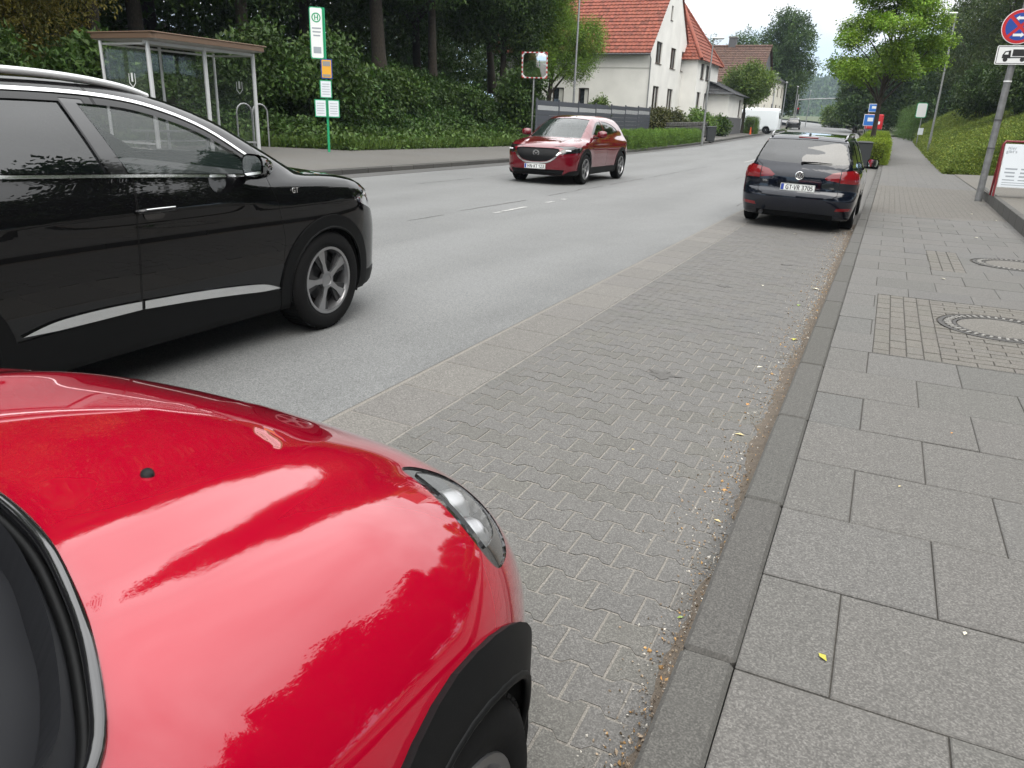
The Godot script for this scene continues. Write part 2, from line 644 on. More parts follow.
	m = mat("orange", lin(0.60, 0.09, 0.02), 0.6)
	m = mat("van_white", lin(0.66, 0.70, 0.73), 0.3)
	m = mat("mirror", lin(0.85, 0.87, 0.88), 0.02, 1.0)

# ---------------------------------------------------------------- the ground
func vary(base: float, amp: float) -> Color:
	var k := base + rng.randf_range(-amp, amp)
	return Color(k * rng.randf_range(0.985, 1.015), k, k * rng.randf_range(0.97, 1.02))

# strip between two lateral lines, following the road's bend and rise
func strip_mesh(xa: float, xb: float, z0: float, z1: float, dz: float, nx: int, yf: Callable, tint = null, up := 0.0, bf := bend) -> ArrayMesh:
	var mb := MB.new()
	var rows := int(ceil((z0 - z1) / dz))
	for i in rows + 1:
		var z := lerpf(z0, z1, float(i) / rows)
		for j in nx + 1:
			var x := lerpf(xa, xb, float(j) / nx)
			if tint: mb.col = tint.call(x, z)
			mb.vert(Vector3(x + bf.call(z), yf.call(x) + rise(z) + up, z), Vector3.UP)
	for i in rows:
		for j in nx:
			var a := i * (nx + 1) + j
			mb.tri_i(a, a + 1, a + nx + 2)
			mb.tri_i(a, a + nx + 2, a + nx + 1)
	return mb.mesh()

# a flat stone: outline in (x, z), top edge eased, down to depth
func stone_mesh(outline: PackedVector2Array, depth: float, ease: float, tint: Color) -> ArrayMesh:
	var mb := MB.new()
	mb.col = tint
	var inner := Geometry2D.offset_polygon(outline, -ease)
	var top: PackedVector2Array = inner[0] if inner.size() else outline
	var t := Geometry2D.triangulate_polygon(top)
	var i0 := mb.v.size()
	for p in top: mb.vert(Vector3(p.x, 0, p.y), Vector3.UP)
	for k in range(0, t.size(), 3): mb.tri_i(i0 + t[k], i0 + t[k + 1], i0 + t[k + 2])
	var cen := Vector2.ZERO
	for p in outline: cen += p / outline.size()
	var sg := 1.0 if not Geometry2D.is_polygon_clockwise(outline) else -1.0
	if top.size() == outline.size():
		var best := 0
		for k in top.size():
			if top[k].distance_to(outline[0]) < top[best].distance_to(outline[0]): best = k
		for k in outline.size():
			var a := outline[k]
			var b := outline[(k + 1) % outline.size()]
			var ia := top[(best + k) % top.size()]
			var ib := top[(best + k + 1) % top.size()]
			var e := b - a
			var out := Vector3(e.y, 0, -e.x) * sg
			mb.quad(Vector3(ia.x, 0, ia.y), Vector3(ib.x, 0, ib.y), Vector3(b.x, -ease * 0.8, b.y), Vector3(a.x, -ease * 0.8, a.y), out.normalized() + Vector3.UP)
			mb.quad(Vector3(a.x, -ease * 0.8, a.y), Vector3(b.x, -ease * 0.8, b.y), Vector3(b.x, -depth, b.y), Vector3(a.x, -depth, a.y), out)
	else:
		for k in top.size():
			var a := top[k]
			var b := top[(k + 1) % top.size()]
			var e := b - a
			mb.quad(Vector3(a.x, 0, a.y), Vector3(b.x, 0, b.y), Vector3(b.x, -depth, b.y), Vector3(a.x, -depth, a.y), Vector3(e.y, 0, -e.x) * sg)
	return mb.mesh()

func rect_poly(x0: float, z0: float, x1: float, z1: float) -> PackedVector2Array:
	return PackedVector2Array([Vector2(x0, z0), Vector2(x1, z0), Vector2(x1, z1), Vector2(x0, z1)])

func paver_outline(l: float, w: float, d: float) -> PackedVector2Array:
	# double-T stone: wide at both ends, waisted in the middle
	var a := l / 2
	var b := w / 2
	return PackedVector2Array([Vector2(-a, -b - d), Vector2(-a * 0.60, -b - d), Vector2(-a * 0.34, -b + d), Vector2(a * 0.34, -b + d), Vector2(a * 0.60, -b - d), Vector2(a, -b - d),
		Vector2(a, b + d), Vector2(a * 0.60, b + d), Vector2(a * 0.34, b - d), Vector2(-a * 0.34, b - d), Vector2(-a * 0.60, b + d), Vector2(-a, b + d)])

func build_ground():
	var nz := FastNoiseLite.new()
	nz.seed = 11
	nz.frequency = 0.35
	nz.fractal_octaves = 4
	# far terrain sheet
	var mb := MB.new()
	var zs := [60.0, 20.0, 0.0, -20.0, -40.0, -70.0, -110.0, -160.0, -240.0, -400.0, -700.0, -1400.0]
	var xs := [-900.0, -300.0, -120.0, -60.0, -30.0, -15.0, 0.0, 15.0, 40.0, 120.0, 300.0, 900.0]
	var rows := []
	for z in zs:
		var r := []
		for x in xs: r.append(Vector3(x, -0.6 + rise(z) * 0.98, z))
		rows.append(r)
	mb.grid(rows)
	struct("ground", mb.mesh(), M.meadow)
	# carriageway
	var road_tint := func(x: float, z: float) -> Color:
		var k := 0.93 + 0.17 * nz.get_noise_2d(x * 1.6, z * 0.35) + 0.08 * nz.get_noise_2d(x * 6.0 + 40.0, z * 4.0)
		for t in [-3.15, -4.75, -6.7, -8.4]:
			k += 0.045 * exp(-pow((x - t) / 0.28, 2.0))
		for t in [-3.95, -7.6]:
			k -= 0.05 * exp(-pow((x - t) / 0.35, 2.0))
		if x > -2.75: k -= 0.10 * (0.5 + nz.get_noise_2d(x * 8.0, z * 2.0))
		return Color(k, k * 1.0, k * 0.995)
	struct("road", strip_mesh(-10.62, -2.386, 14.0, -70.0, 0.3, 36, road_y, road_tint), M.asphalt)
	struct("road", strip_mesh(-10.62, -2.386, -70.0, -420.0, 4.0, 10, road_y, road_tint), M.asphalt)
	# darker repair strip along the far kerb (bus bay edge)
	struct("road_edge_strip", strip_mesh(-11.22, -10.62, 14.0, -90.0, 0.5, 4, road_y, road_tint, 0.004), M.gutter_asphalt)
	# worn centre dashes
	var dn := 0
	for d in [[-10.9, -13.95, 0.11], [-34.7, -38.6, 0.12], [-48.0, -52.0, 0.12], [-60.0, -64.0, 0.12], [-74.0, -78.0, 0.12]]:
		mb = MB.new()
		var n := 60
		var pv := -1
		for k in n:
			var z := lerpf(d[0], d[1], float(k) / n)
			var zn := lerpf(d[0], d[1], float(k + 1) / n)
			var a: float = 0.5 * d[2] * (0.75 + 0.5 * nz.get_noise_2d(z * 9.0, 3.0))
			var b: float = 0.5 * d[2] * (0.75 + 0.5 * nz.get_noise_2d(z * 9.0, 33.0))
			if d[0] > -20.0 and (nz.get_noise_2d(z * 2.6, 60.0) < -0.10): continue
			var x := -5.49
			mb.quad(Vector3(x - a + bend(z), road_y(x) + rise(z) + 0.004, z), Vector3(x + b + bend(z), road_y(x) + rise(z) + 0.004, z), Vector3(x + b + bend(zn), road_y(x) + rise(zn) + 0.004, zn), Vector3(x - a + bend(zn), road_y(x) + rise(zn) + 0.004, zn), Vector3.UP)
		struct("road_marking", mb.mesh(), M.line_paint)
	# tar-filled cracks in the asphalt
	for c in [[-5.95, -9.0, -30.0, 0.0], [-9.0, -12.0, -28.0, 0.02], [-2.62, -16.0, -34.0, 0.0], [-4.0, -24.0, -36.0, 0.05]]:
		mb = MB.new()
		var zc: float = c[1]
		while zc > c[2]:
			var zn := zc - 0.12
			var p := []
			for e in [[zc, -1.0], [zc, 1.0], [zn, 1.0], [zn, -1.0]]:
				var xx: float = c[0] + c[3] * (c[1] - e[0]) + 0.09 * nz.get_noise_2d(e[0] * 1.6, c[0] * 9.0) + e[1] * (0.007 + 0.006 * nz.get_noise_2d(e[0] * 5.0, 7.0))
				p.append(Vector3(xx + bend(e[0]), road_y(xx) + rise(e[0]) + 0.004, e[0]))
			if nz.get_noise_2d(zc * 0.7, c[0] * 3.0) > -0.12: mb.quad(p[0], p[1], p[2], p[3], Vector3.UP)
			zc = zn
		struct("road_crack", mb.mesh(), M.dark_joint)
	build_bay(nz)
	build_walk(nz)
	build_left_pavement(nz)

func build_bay(nz: FastNoiseLite):
	var slope := -atan(0.05 / 2.08)
	var bay := struct_node("parking_bay")
	bay.position = Vector3(-0.29, -0.15, 0)
	bay.rotation.z = slope
	# sand bed that shows in the joints (local x from -2.10 to 0)
	var mb := MB.new()
	var rr := []
	for i in 120:
		var z := 6.0 - i * 0.4
		var r := []
		for j in 8: r.append(Vector3(lerpf(-2.11, 0.0, j / 7.0) + bend(z), -0.0022 + rise(z), z))
		rr.append(r)
	mb.grid(rr)
	part("joint_sand", mb.mesh(), M.sand_joint, bay)
	# double-T pavers
	var L := 0.172
	var W := 0.143
	var variants := []
	for k in 14:   # the last six are dusted with pale sand
		var t := vary(0.97 + 0.03 * (k % 3), 0.06)
		if k >= 8: t = Color(t.r * 1.16, t.g * 1.12, t.b * 1.07)
		variants.append(stone_mesh(paver_outline(L - 0.005, W - 0.006, 0.0125), 0.02, 0.0022, t))
	var field := rect_poly(-1.664, -90, -0.002, 90)
	var row := 0
	var rest := MB.new()
	var z := 4.0
	while z > -22.0:
		var xx := -1.664 + (0.0 if row % 2 else L * 0.5)
		while xx < 0.08:
			var dust := nz.get_noise_2d(xx * 2.2 + 7.0, z * 0.9) * 0.9 + smoothstep(-0.75, -0.15, xx) * 0.75
			var whole := xx - L * 0.5 > -1.666 and xx + L * 0.5 < 0.0
			if z < -1.25 and z > -5.6 and whole:
				var o := part("paver", variants[(8 + rng.randi() % 6) if dust + rng.randfn() * 0.25 > 0.55 else rng.randi() % 8], M.paver, bay)
				o.position = Vector3(xx + bend(z), rng.randf_range(-0.001, 0.001), z)
				o.rotation = Vector3(rng.randf_range(-0.006, 0.006), rng.randf_range(-0.01, 0.01), rng.randf_range(-0.006, 0.006))
			else:
				rest.col = vary(0.98, 0.06)
				if dust + rng.randfn() * 0.25 > 0.55: rest.col = Color(rest.col.r * 1.16, rest.col.g * 1.12, rest.col.b * 1.07)
				var ol := PackedVector2Array()
				for p in paver_outline(L - 0.005, W - 0.006, 0.0125): ol.append(p + Vector2(xx, z))
				var yy := rng.randf_range(-0.001, 0.001)
				for q in ([ol] if whole else Geometry2D.intersect_polygons(ol, field)):
					var tt := Geometry2D.triangulate_polygon(q)
					var i0 := rest.v.size()
					for p in q: rest.vert(Vector3(p.x + bend(z), yy + rise(z), p.y), Vector3.UP)
					for k in range(0, tt.size(), 3): rest.tri_i(i0 + tt[k], i0 + tt[k + 1], i0 + tt[k + 2])
			xx += L
		row += 1
		z -= W
	var ro := part("far_pavers", rest.mesh(), M.paver, bay)
	ro.set_meta("kind", "stuff")
	part("bay_surface", _bay_far(), M.paver, bay)
	# pale gutter stones along the carriageway
	var gs := []
	for k in 6: gs.append(stone_mesh(rect_poly(-0.198, -0.247, 0.198, 0.247), 0.08, 0.006, vary(1.0, 0.14)))
	z = 3.75
	while z > -38.0:
		var o := part("gutter_stone", gs[rng.randi() % 6], M.gutter_stone, bay)
		o.position = Vector3(-1.872 + bend(z), 0.002 + rise(z) + rng.randf_range(-0.001, 0.001), z)
		o.rotation.y = rng.randf_range(-0.004, 0.004)
		z -= 0.503
	# old oil drips
	for e in [[-0.79, -4.65, 0.10], [-1.0, -7.8, 0.07], [-0.6, -9.6, 0.06]]:
		mb = MB.new()
		var ol := PackedVector2Array()
		for k in 26:
			var a := TAU * k / 26
			var rad2: float = e[2] * (0.9 + 1.1 * nz.get_noise_2d(cos(a) * 5.0 + e[0] * 50.0, sin(a) * 5.0))
			ol.append(Vector2(e[0] + cos(a) * rad2, e[1] + sin(a) * rad2 * 0.8))
		mb.prism(ol, 0.001, Basis(Vector3(1, 0, 0), Vector3(0, 0, 1), Vector3(0, 1, 0)), Vector3(0, 0.0022, 0), false)
		part("oil_stain", mb.mesh(), M.oil, bay)
	# dark crack between asphalt and gutter
	mb = MB.new()
	mb.box(Vector3(-2.083, -0.05, -16.0), Vector3(0.03, 0.085, 44.0))
	part("edge_joint", mb.mesh(), M.dark_joint, bay)

func _bay_far() -> ArrayMesh:
	var mb := MB.new()
	mb.col = Color(0.98, 0.97, 0.95)
	var rr := []
	for i in 20:
		var z := -22.0 - i * 0.9
		rr.append([Vector3(-1.67 + bend(z), rise(z), z), Vector3(-0.02 + bend(z), rise(z), z)])
	mb.grid(rr)
	return mb.mesh()

func build_walk(nz: FastNoiseLite):
	var walk := struct_node("sidewalk")
	# bed below the joints
	var bed := strip_mesh(-0.13, 4.2, 6.0, -42.0, 0.5, 4, func(_x): return -0.007, null, 0.0, bend_w)
	part("joint_bed", bed, M.dark_joint, walk)
	var holes := [rect_poly(0.125, -7.668, 1.75, -5.488), rect_poly(0.63, -11.1, 0.975, -9.47), disc_poly(1.55, -10.5, 0.47, 0.47)]
	var P := 0.522
	var gap := 0.0045
	var full := []
	var half := []
	for k in 8:
		full.append(stone_mesh(rect_poly(-P / 2 + gap / 2, -P / 2 + 0.0034, P / 2 - gap / 2, P / 2 - 0.0034), 0.05, 0.004, vary(0.95 + 0.05 * (k % 3), 0.10)))
	for k in 5:
		half.append(stone_mesh(rect_poly(-0.1225 + gap / 2, -P / 2 + 0.0034, 0.1225 - gap / 2, P / 2 - 0.0034), 0.05, 0.004, vary(1.0, 0.07)))
	var row := 0
	var z := 1.31   # near edge of a row; rows go away from here
	while z > -15.6:
		var zc := z - P / 2
		# rows with a half slab at the kerb alternate; the row from -1.82 to -2.34 has one
		var halfrow := row % 2 == 0
		var x := -0.14
		var first := true
		while x < 4.0:
			var w := P
			if first and halfrow: w = 0.245
			first = false
			var r := rect_poly(x + gap / 2, z - gap / 2, x + w - gap / 2, z - P + gap / 2)
			var touched := false
			var pieces := [r]
			for h in holes:
				var nxt := []
				for q in pieces:
					if Geometry2D.intersect_polygons(q, h).size() == 0: nxt.append(q)
					else:
						touched = true
						for c in Geometry2D.clip_polygons(q, h):
							if not Geometry2D.is_polygon_clockwise(c) and c.size() >= 3: nxt.append(c)
				pieces = nxt
			var dy := rng.randf_range(-0.0015, 0.0015) - (0.0015 if rng.randf() < 0.12 else 0.0)
			var tilt := Vector3(rng.randf_range(-0.002, 0.002), 0, rng.randf_range(-0.002, 0.002))
			if not touched:
				var o := part("slab", (full if w > 0.4 else half)[rng.randi() % (8 if w > 0.4 else 5)], M.slab, walk)
				o.position = Vector3(x + w / 2 + bend(zc), dy, zc)
				o.rotation = tilt
			else:
				for q in pieces:
					var c := Vector2(x + w / 2, zc)
					var loc := PackedVector2Array()
					for p in q: loc.append(p - c)
					if absf(_area(loc)) < 0.004: continue
					var o := part("slab", stone_mesh(loc, 0.05, 0.0, vary(0.98, 0.06)), M.slab, walk)
					o.position = Vector3(c.x + bend(zc), dy, c.y)
			x += w
		row += 1
		z -= P
	# block patch round the near manhole
	var blocks := []
	for k in 8: blocks.append(stone_mesh(rect_poly(-0.0495, -0.0965, 0.0495, 0.0965), 0.05, 0.004, vary(1.0, 0.10)))
	var hole := disc_poly(1.02, -6.8, 0.455, 0.455, 40)
	var bx := 0.128
	for ci in 4:   # four columns of stretchers running along the path
		var bz := -5.49 - 0.004 - (0.0 if ci % 2 else 0.103)
		if ci % 2 == 0: _block(walk, Vector2(bx + 0.052, -5.49 - 0.053), Vector2(0.099, 0.090), hole)
		while bz - 0.2 > -7.66:
			var o := part("block", blocks[rng.randi() % 8], M.block, walk)
			o.position = Vector3(bx + 0.052, rng.randf_range(-0.002, 0.001), bz - 0.103)
			o.rotation = Vector3(0, rng.randf_range(-0.01, 0.01), 0)
			bz -= 0.2065
		if ci % 2: _block(walk, Vector2(bx + 0.052, -7.612), Vector2(0.099, 0.095), hole)
		bx += 0.105
	var r2 := 0
	var bz2 := -5.495
	while bz2 - 0.1 > -7.68:
		var x2 := 0.55 - (0.103 if r2 % 2 else 0.0)
		while x2 < 1.74:
			var lo := maxf(x2, 0.549)
			var hi := minf(x2 + 0.2, 1.74)
			if hi - lo > 0.03: _block(walk, Vector2((lo + hi) / 2, bz2 - 0.05), Vector2(hi - lo, 0.0915), hole)
			x2 += 0.2065
		r2 += 1
		bz2 -= 0.1035
	for i in 8:   # smaller patch further on
		for j in 3:
			var o := part("block", blocks[rng.randi() % 8], M.block, walk)
			o.position = Vector3(0.69 + j * 0.115, rng.randf_range(-0.002, 0.001), -9.58 - i * 0.2065)
			o.scale = Vector3(1.06, 1, 1)
	# manhole covers
	_manhole(walk, Vector3(1.02, 0.001, -6.8), 0.44)
	_manhole(walk, Vector3(1.55, 0.001, -10.5), 0.44)
	# crossing of small blocks and plain far walk
	var tint := func(x: float, zz: float) -> Color:
		var k := 1.02 + 0.14 * nz.get_noise_2d(x * 3.0, zz * 2.0)
		return Color(k, k * 0.99, k * 0.96)
	var far := [["crossing", MB.new(), -15.57, -24.6, 0.105, 0.21, M.block], ["far_slabs", MB.new(), -24.6, -42.0, 0.522, 0.522, M.slab]]
	for f in far:
		var zr: float = f[2]
		var rw := 0
		while zr - f[4] > f[3] - 0.01:
			var xr: float = -0.14 - (f[5] * 0.5 if rw % 2 else 0.0)
			while xr < 2.34:
				var x0 := maxf(xr, -0.138) + 0.004
				var x1: float = minf(xr + f[5], 2.35) - 0.004
				if x1 - x0 > 0.02:
					f[1].col = vary(1.0, 0.09)
					var za: float = zr - 0.005
					var zb: float = zr - f[4] + 0.005
					f[1].quad(Vector3(x0 + bend_w(za), rise(za), za), Vector3(x1 + bend_w(za), rise(za), za), Vector3(x1 + bend_w(zb), rise(zb), zb), Vector3(x0 + bend_w(zb), rise(zb), zb), Vector3.UP)
				xr += f[5]
			rw += 1
			zr -= f[4]
		part(f[0], f[1].mesh(), f[6], walk).set_meta("kind", "stuff")
	var tint2 := func(x: float, zz: float) -> Color:
		var k := 1.10 + 0.14 * nz.get_noise_2d(x * 2.0, zz * 1.0)
		return Color(k, k, k * 0.98)
	part("far_walk", strip_mesh(-0.14, 2.6, -41.9, -140.0, 0.8, 6, func(_x): return 0.0, tint2, 0.0, bend_w), M.slab, walk)
	# planted verge between the carriageway and the walk beyond the bay
	var vm := MB.new()
	var vr := []
	for i in 60:
		var vz := -37.6 - i * 1.7
		vr.append([Vector3(-2.2 + bend(vz), -0.02 + rise(vz), vz), Vector3(-1.2 + bend_w(vz) * 0.5 + bend(vz) * 0.5, 0.02 + rise(vz), vz), Vector3(-0.14 + bend_w(vz), 0.0 + rise(vz), vz)])
	vm.grid(vr)
	struct("verge", vm.mesh(), M.soil)
	# kerb stones
	var kerb := struct_node("kerb")
	var ks := []
	for k in 6:
		var mb := MB.new()
		mb.col = vary(1.0, 0.10)
		mb.box(Vector3(0, -0.14, 0), Vector3(0.148, 0.284, 1.034), 0.012)
		ks.append(mb.mesh())
	z = 4.93
	while z > -95.0:
		var o := part("kerb_stone", ks[rng.randi() % 6], M.kerb, kerb)
		o.position = Vector3((-0.215 if z > -37.5 else -2.29) + bend(z), 0.001 + rise(z) + rng.randf_range(-0.002, 0.002), z)
		o.rotation.y = rng.randf_range(-0.003, 0.003) + atan((bend(z - 0.5) - bend(z + 0.5)) * -1.0) * -1.0
		z -= 1.042
	mb_box(kerb, "kerb_bed", Vector3(-0.215, -0.2, -14.0), Vector3(0.13, 0.3, 40.0), M.dark_joint)
	# raised forecourt behind a low edging on the far side of the walk
	var fc := struct_node("forecourt")
	part("paving", strip_mesh(2.16, 14.0, -4.0, -22.8, 0.6, 8, func(x): return 0.20 + (x - 2.2) * 0.02, tint), M.block, fc)
	var ez := -4.0
	var es := []
	for k in 4:
		var mb := MB.new()
		mb.col = vary(0.95, 0.1)
		mb.box(Vector3(0, 0.05, 0), Vector3(0.10, 0.32, 0.99), 0.01)
		es.append(mb.mesh())
	while ez > -22.5:
		var o := part("edging_stone", es[rng.randi() % 4], M.kerb, fc)
		o.position = Vector3(2.10 + 0.02 * (-ez - 14.0), 0.01, ez - 0.5)
		o.rotation.y = -0.02
		ez -= 1.0
	part("driveway", strip_mesh(2.36, 16.0, -22.4, -35.0, 0.8, 8, func(x): return 0.01 + maxf(0.0, x - 3.0) * 0.03, tint), M.block, fc)
	# loose dirt, gravel and leaf litter at the kerb foot
	var mbd := MB.new()
	for i in 420:
		var zz := 2.0 - i * 0.04
		var zn := zz - 0.04
		for s in 3:
			var q := []
			for e in [[zz, s], [zz, s + 1], [zn, s + 1], [zn, s]]:
				var wd: float = 0.014 + 0.045 * (0.5 + nz.get_noise_2d(e[0] * 1.4, 5.0)) + 0.04 * nz.get_noise_2d(e[0] * 9.0, 9.0) + 0.02 * nz.get_noise_2d(e[0] * 40.0, 19.0)
				if e[0] < -2.6: wd += 0.05 * smoothstep(2.6, 4.0, -e[0])
				wd = maxf(wd, 0.005)
				var f: float = e[1] / 3.0
				var x := -0.291 - wd * f
				q.append(Vector3(x + bend(e[0]), road_y(x) + lerpf(0.02, 0.001, f) + 0.004 * nz.get_noise_2d(e[0] * 20.0, f * 9.0), e[0]))
			mbd.col = vary(1.0, 0.16)
			mbd.quad(q[0], q[1], q[2], q[3], Vector3.UP)
	var dirt := part(numbered("kerb_dirt"), mbd.mesh(), M.litter, self)
	dirt.set_meta("kind", "stuff")
	dirt.set_meta("label", "brown dirt gathered along the foot of the kerb")
	dirt.set_meta("category", "dirt")
	# pebbles and leaf crumbs
	var pm := MB.new()
	for k in 5200:
		var zz := -rng.randf_range(0.8, 14.0)
		var spread := 0.01 + absf(rng.randfn(0.0, 0.12)) * (0.5 if zz > -2.6 else 1.0) * (0.6 + 0.8 * rng.randf())
		var x := -0.30 - spread
		var s := rng.randf_range(0.0015, 0.0055) * (2.0 if rng.randf() < 0.05 else 1.0)
		var b := Basis.from_euler(Vector3(rng.randf() * TAU, rng.randf() * TAU, rng.randf() * TAU))
		var t := rng.randf()
		if t < 0.5: pm.col = Color(0.28, 0.22, 0.16) * rng.randf_range(0.5, 1.3)
		elif t < 0.75: pm.col = Color(0.42, 0.40, 0.36) * rng.randf_range(0.7, 1.4)
		elif t < 0.9: pm.col = Color(0.40, 0.24, 0.10) * rng.randf_range(0.6, 1.3)
		else: pm.col = Color(0.10, 0.075, 0.05)
		var o := Vector3(x + bend(zz), road_y(x) + (0.010 if spread < 0.05 else 0.003), zz)
		var pts := [Vector3(s, 0, 0), Vector3(-s, 0, 0), Vector3(0, s * 0.6, 0), Vector3(0, -s * 0.6, 0), Vector3(0, 0, s * 1.3), Vector3(0, 0, -s * 1.3)]
		for f in [[0, 2, 4], [0, 4, 3], [0, 3, 5], [0, 5, 2], [1, 2, 4], [1, 4, 3], [1, 3, 5], [1, 5, 2]]:
			var a: Vector3 = b * pts[f[0]]
			var bb: Vector3 = b * pts[f[1]]
			var c: Vector3 = b * pts[f[2]]
			pm.tri(o + a, o + bb, o + c, a + bb + c)
	var peb := part(numbered("gravel"), pm.mesh(), M.pebble, self)
	peb.set_meta("kind", "stuff")
	peb.set_meta("label", "loose gravel crumbs lying in the gutter by the kerb")
	peb.set_meta("category", "gravel")

func _area(p: PackedVector2Array) -> float:
	var a := 0.0
	for i in p.size():
		var q := p[(i + 1) % p.size()]
		a += p[i].x * q.y - q.x * p[i].y
	return a / 2

func mb_box(parent: Node, called: String, cn: Vector3, s: Vector3, m: Material, bv := 0.0) -> MeshInstance3D:
	var mb := MB.new()
	mb.box(cn, s, bv)
	return part(called, mb.mesh(), m, parent)

func _block(walk: Node, c: Vector2, s: Vector2, hole: PackedVector2Array) -> void:
	var r := rect_poly(-s.x / 2, -s.y / 2, s.x / 2, s.y / 2)
	var moved := PackedVector2Array()
	for p in hole: moved.append(p - c)
	for q in Geometry2D.clip_polygons(r, moved):
		if absf(_area(q)) < 0.001: continue
		var o := part("block", stone_mesh(q, 0.05, 0.003 if q.size() == 4 else 0.0, vary(1.0, 0.09)), M.block, walk)
		o.position = Vector3(c.x, rng.randf_range(-0.002, 0.001), c.y)

func _manhole(walk: Node, at: Vector3, r: float) -> void:
	var mh := Node3D.new()
	mh.name = "manhole_cover"
	walk.add_child(mh, true)
	mh.position = at
	var mb := MB.new()
	# frame: alternating cast ribs round a concrete-filled lid
	var X := Basis(Vector3(0, 1, 0), Vector3(1, 0, 0), Vector3(0, 0, 1))
	mb.lathe([Vector2(r, -0.05), Vector2(r, 0.0), Vector2(r - 0.03, 0.002), Vector2(r - 0.035, -0.006), Vector2(r - 0.10, -0.006), Vector2(r - 0.105, 0.001), Vector2(r - 0.125, 0.001), Vector2(r - 0.13, -0.02)], 48, X)
	part("frame", mb.mesh(), M.cast_iron, mh)
	mb = MB.new()
	var n := 44
	for k in n:
		var a := TAU * k / n
		var d := Vector3(cos(a), 0, sin(a))
		mb.box(d * (r - 0.0675), Vector3(0.05, 0.012, 0.022), 0.003, Basis(d, Vector3.UP, d.cross(Vector3.UP)))
	part("rib_ring", mb.mesh(), M.concrete, mh)
	mb = MB.new()
	mb.col = Color(0.58, 0.56, 0.53)
	mb.lathe([Vector2(r - 0.135, -0.02), Vector2(r - 0.135, -0.001), Vector2(r - 0.15, 0.001), Vector2(0.03, 0.0025), Vector2(0.0, 0.0025)], 48, X)
	part("lid", mb.mesh(), M.concrete, mh)

func build_left_pavement(nz: FastNoiseLite):
	var lp := struct_node("pavement")
	var tint := func(x: float, z: float) -> Color:
		var k := 0.98 + 0.16 * nz.get_noise_2d(x * 1.5, z * 0.6)
		return Color(k, k * 0.985, k * 0.95)
	part("paving", strip_mesh(-17.5, -11.36, 14.0, -46.0, 0.8, 10, left_y, tint), M.slab, lp)
	part("far_paving", strip_mesh(-15.2, -11.36, -46.0, -130.0, 1.5, 4, left_y, tint), M.slab, lp)
	var ks := []
	for k in 5:
		var mb := MB.new()
		mb.col = vary(0.85, 0.14)
		mb.box(Vector3(0, 0, 0), Vector3(0.15, 0.30, 0.99), 0.02)
		ks.append(mb.mesh())
	var z := 10.0
	while z > -95.0:
		var o := part("kerb_stone", ks[rng.randi() % 5], M.kerb, lp)
		o.position = Vector3(-11.285 + bend(z), 0.025 + rise(z), z)
		o.rotation.y = -0.0012 * maxf(0, -z - 5.0)
		z -= 1.0

# ---------------------------------------------------------------- car bodies
# A body is the zero set of a smooth field built from its side, plan and end profiles; panels are cut out of its skin by outlines.
class Tab:
	var a := PackedFloat32Array()
	var lo := 0.0
	var inv := 1.0
	var n := 160
	func _init(cp: Array):
		# monotone cubic through control points [[x, y], ...]
		var m := cp.size()
		lo = cp[0][0]
		var hi: float = cp[m - 1][0]
		inv = (n - 1) / (hi - lo)
		var d := []
		for i in m - 1: d.append((cp[i + 1][1] - cp[i][1]) / (cp[i + 1][0] - cp[i][0]))
		var t := []
		for i in m:
			if i == 0: t.append(d[0])
			elif i == m - 1: t.append(d[m - 2])
			elif d[i - 1] * d[i] <= 0.0: t.append(0.0)
			else: t.append(2.0 * d[i - 1] * d[i] / (d[i - 1] + d[i]))
		a.resize(n)
		var k := 0
		for i in n:
			var x := lo + i / inv
			while k < m - 2 and x > cp[k + 1][0]: k += 1
			var h: float = cp[k + 1][0] - cp[k][0]
			var s: float = clampf((x - cp[k][0]) / h, 0.0, 1.0)
			var s2 := s * s
			var s3 := s2 * s
			a[i] = (2 * s3 - 3 * s2 + 1) * cp[k][1] + (s3 - 2 * s2 + s) * h * t[k] + (-2 * s3 + 3 * s2) * cp[k + 1][1] + (s3 - s2) * h * t[k + 1]
	func g(x: float) -> float:
		var f := clampf((x - lo) * inv, 0.0, n - 1.001)
		var i := int(f)
		var t := f - i
		var p1 := a[i]
		var p2 := a[i + 1]
		var m1 := (p2 - a[maxi(i - 1, 0)]) * 0.5
		var m2 := (a[mini(i + 2, n - 1)] - p1) * 0.5
		return p1 + t * (m1 + t * (3.0 * (p2 - p1) - 2.0 * m1 - m2 + t * (2.0 * (p1 - p2) + m1 + m2)))

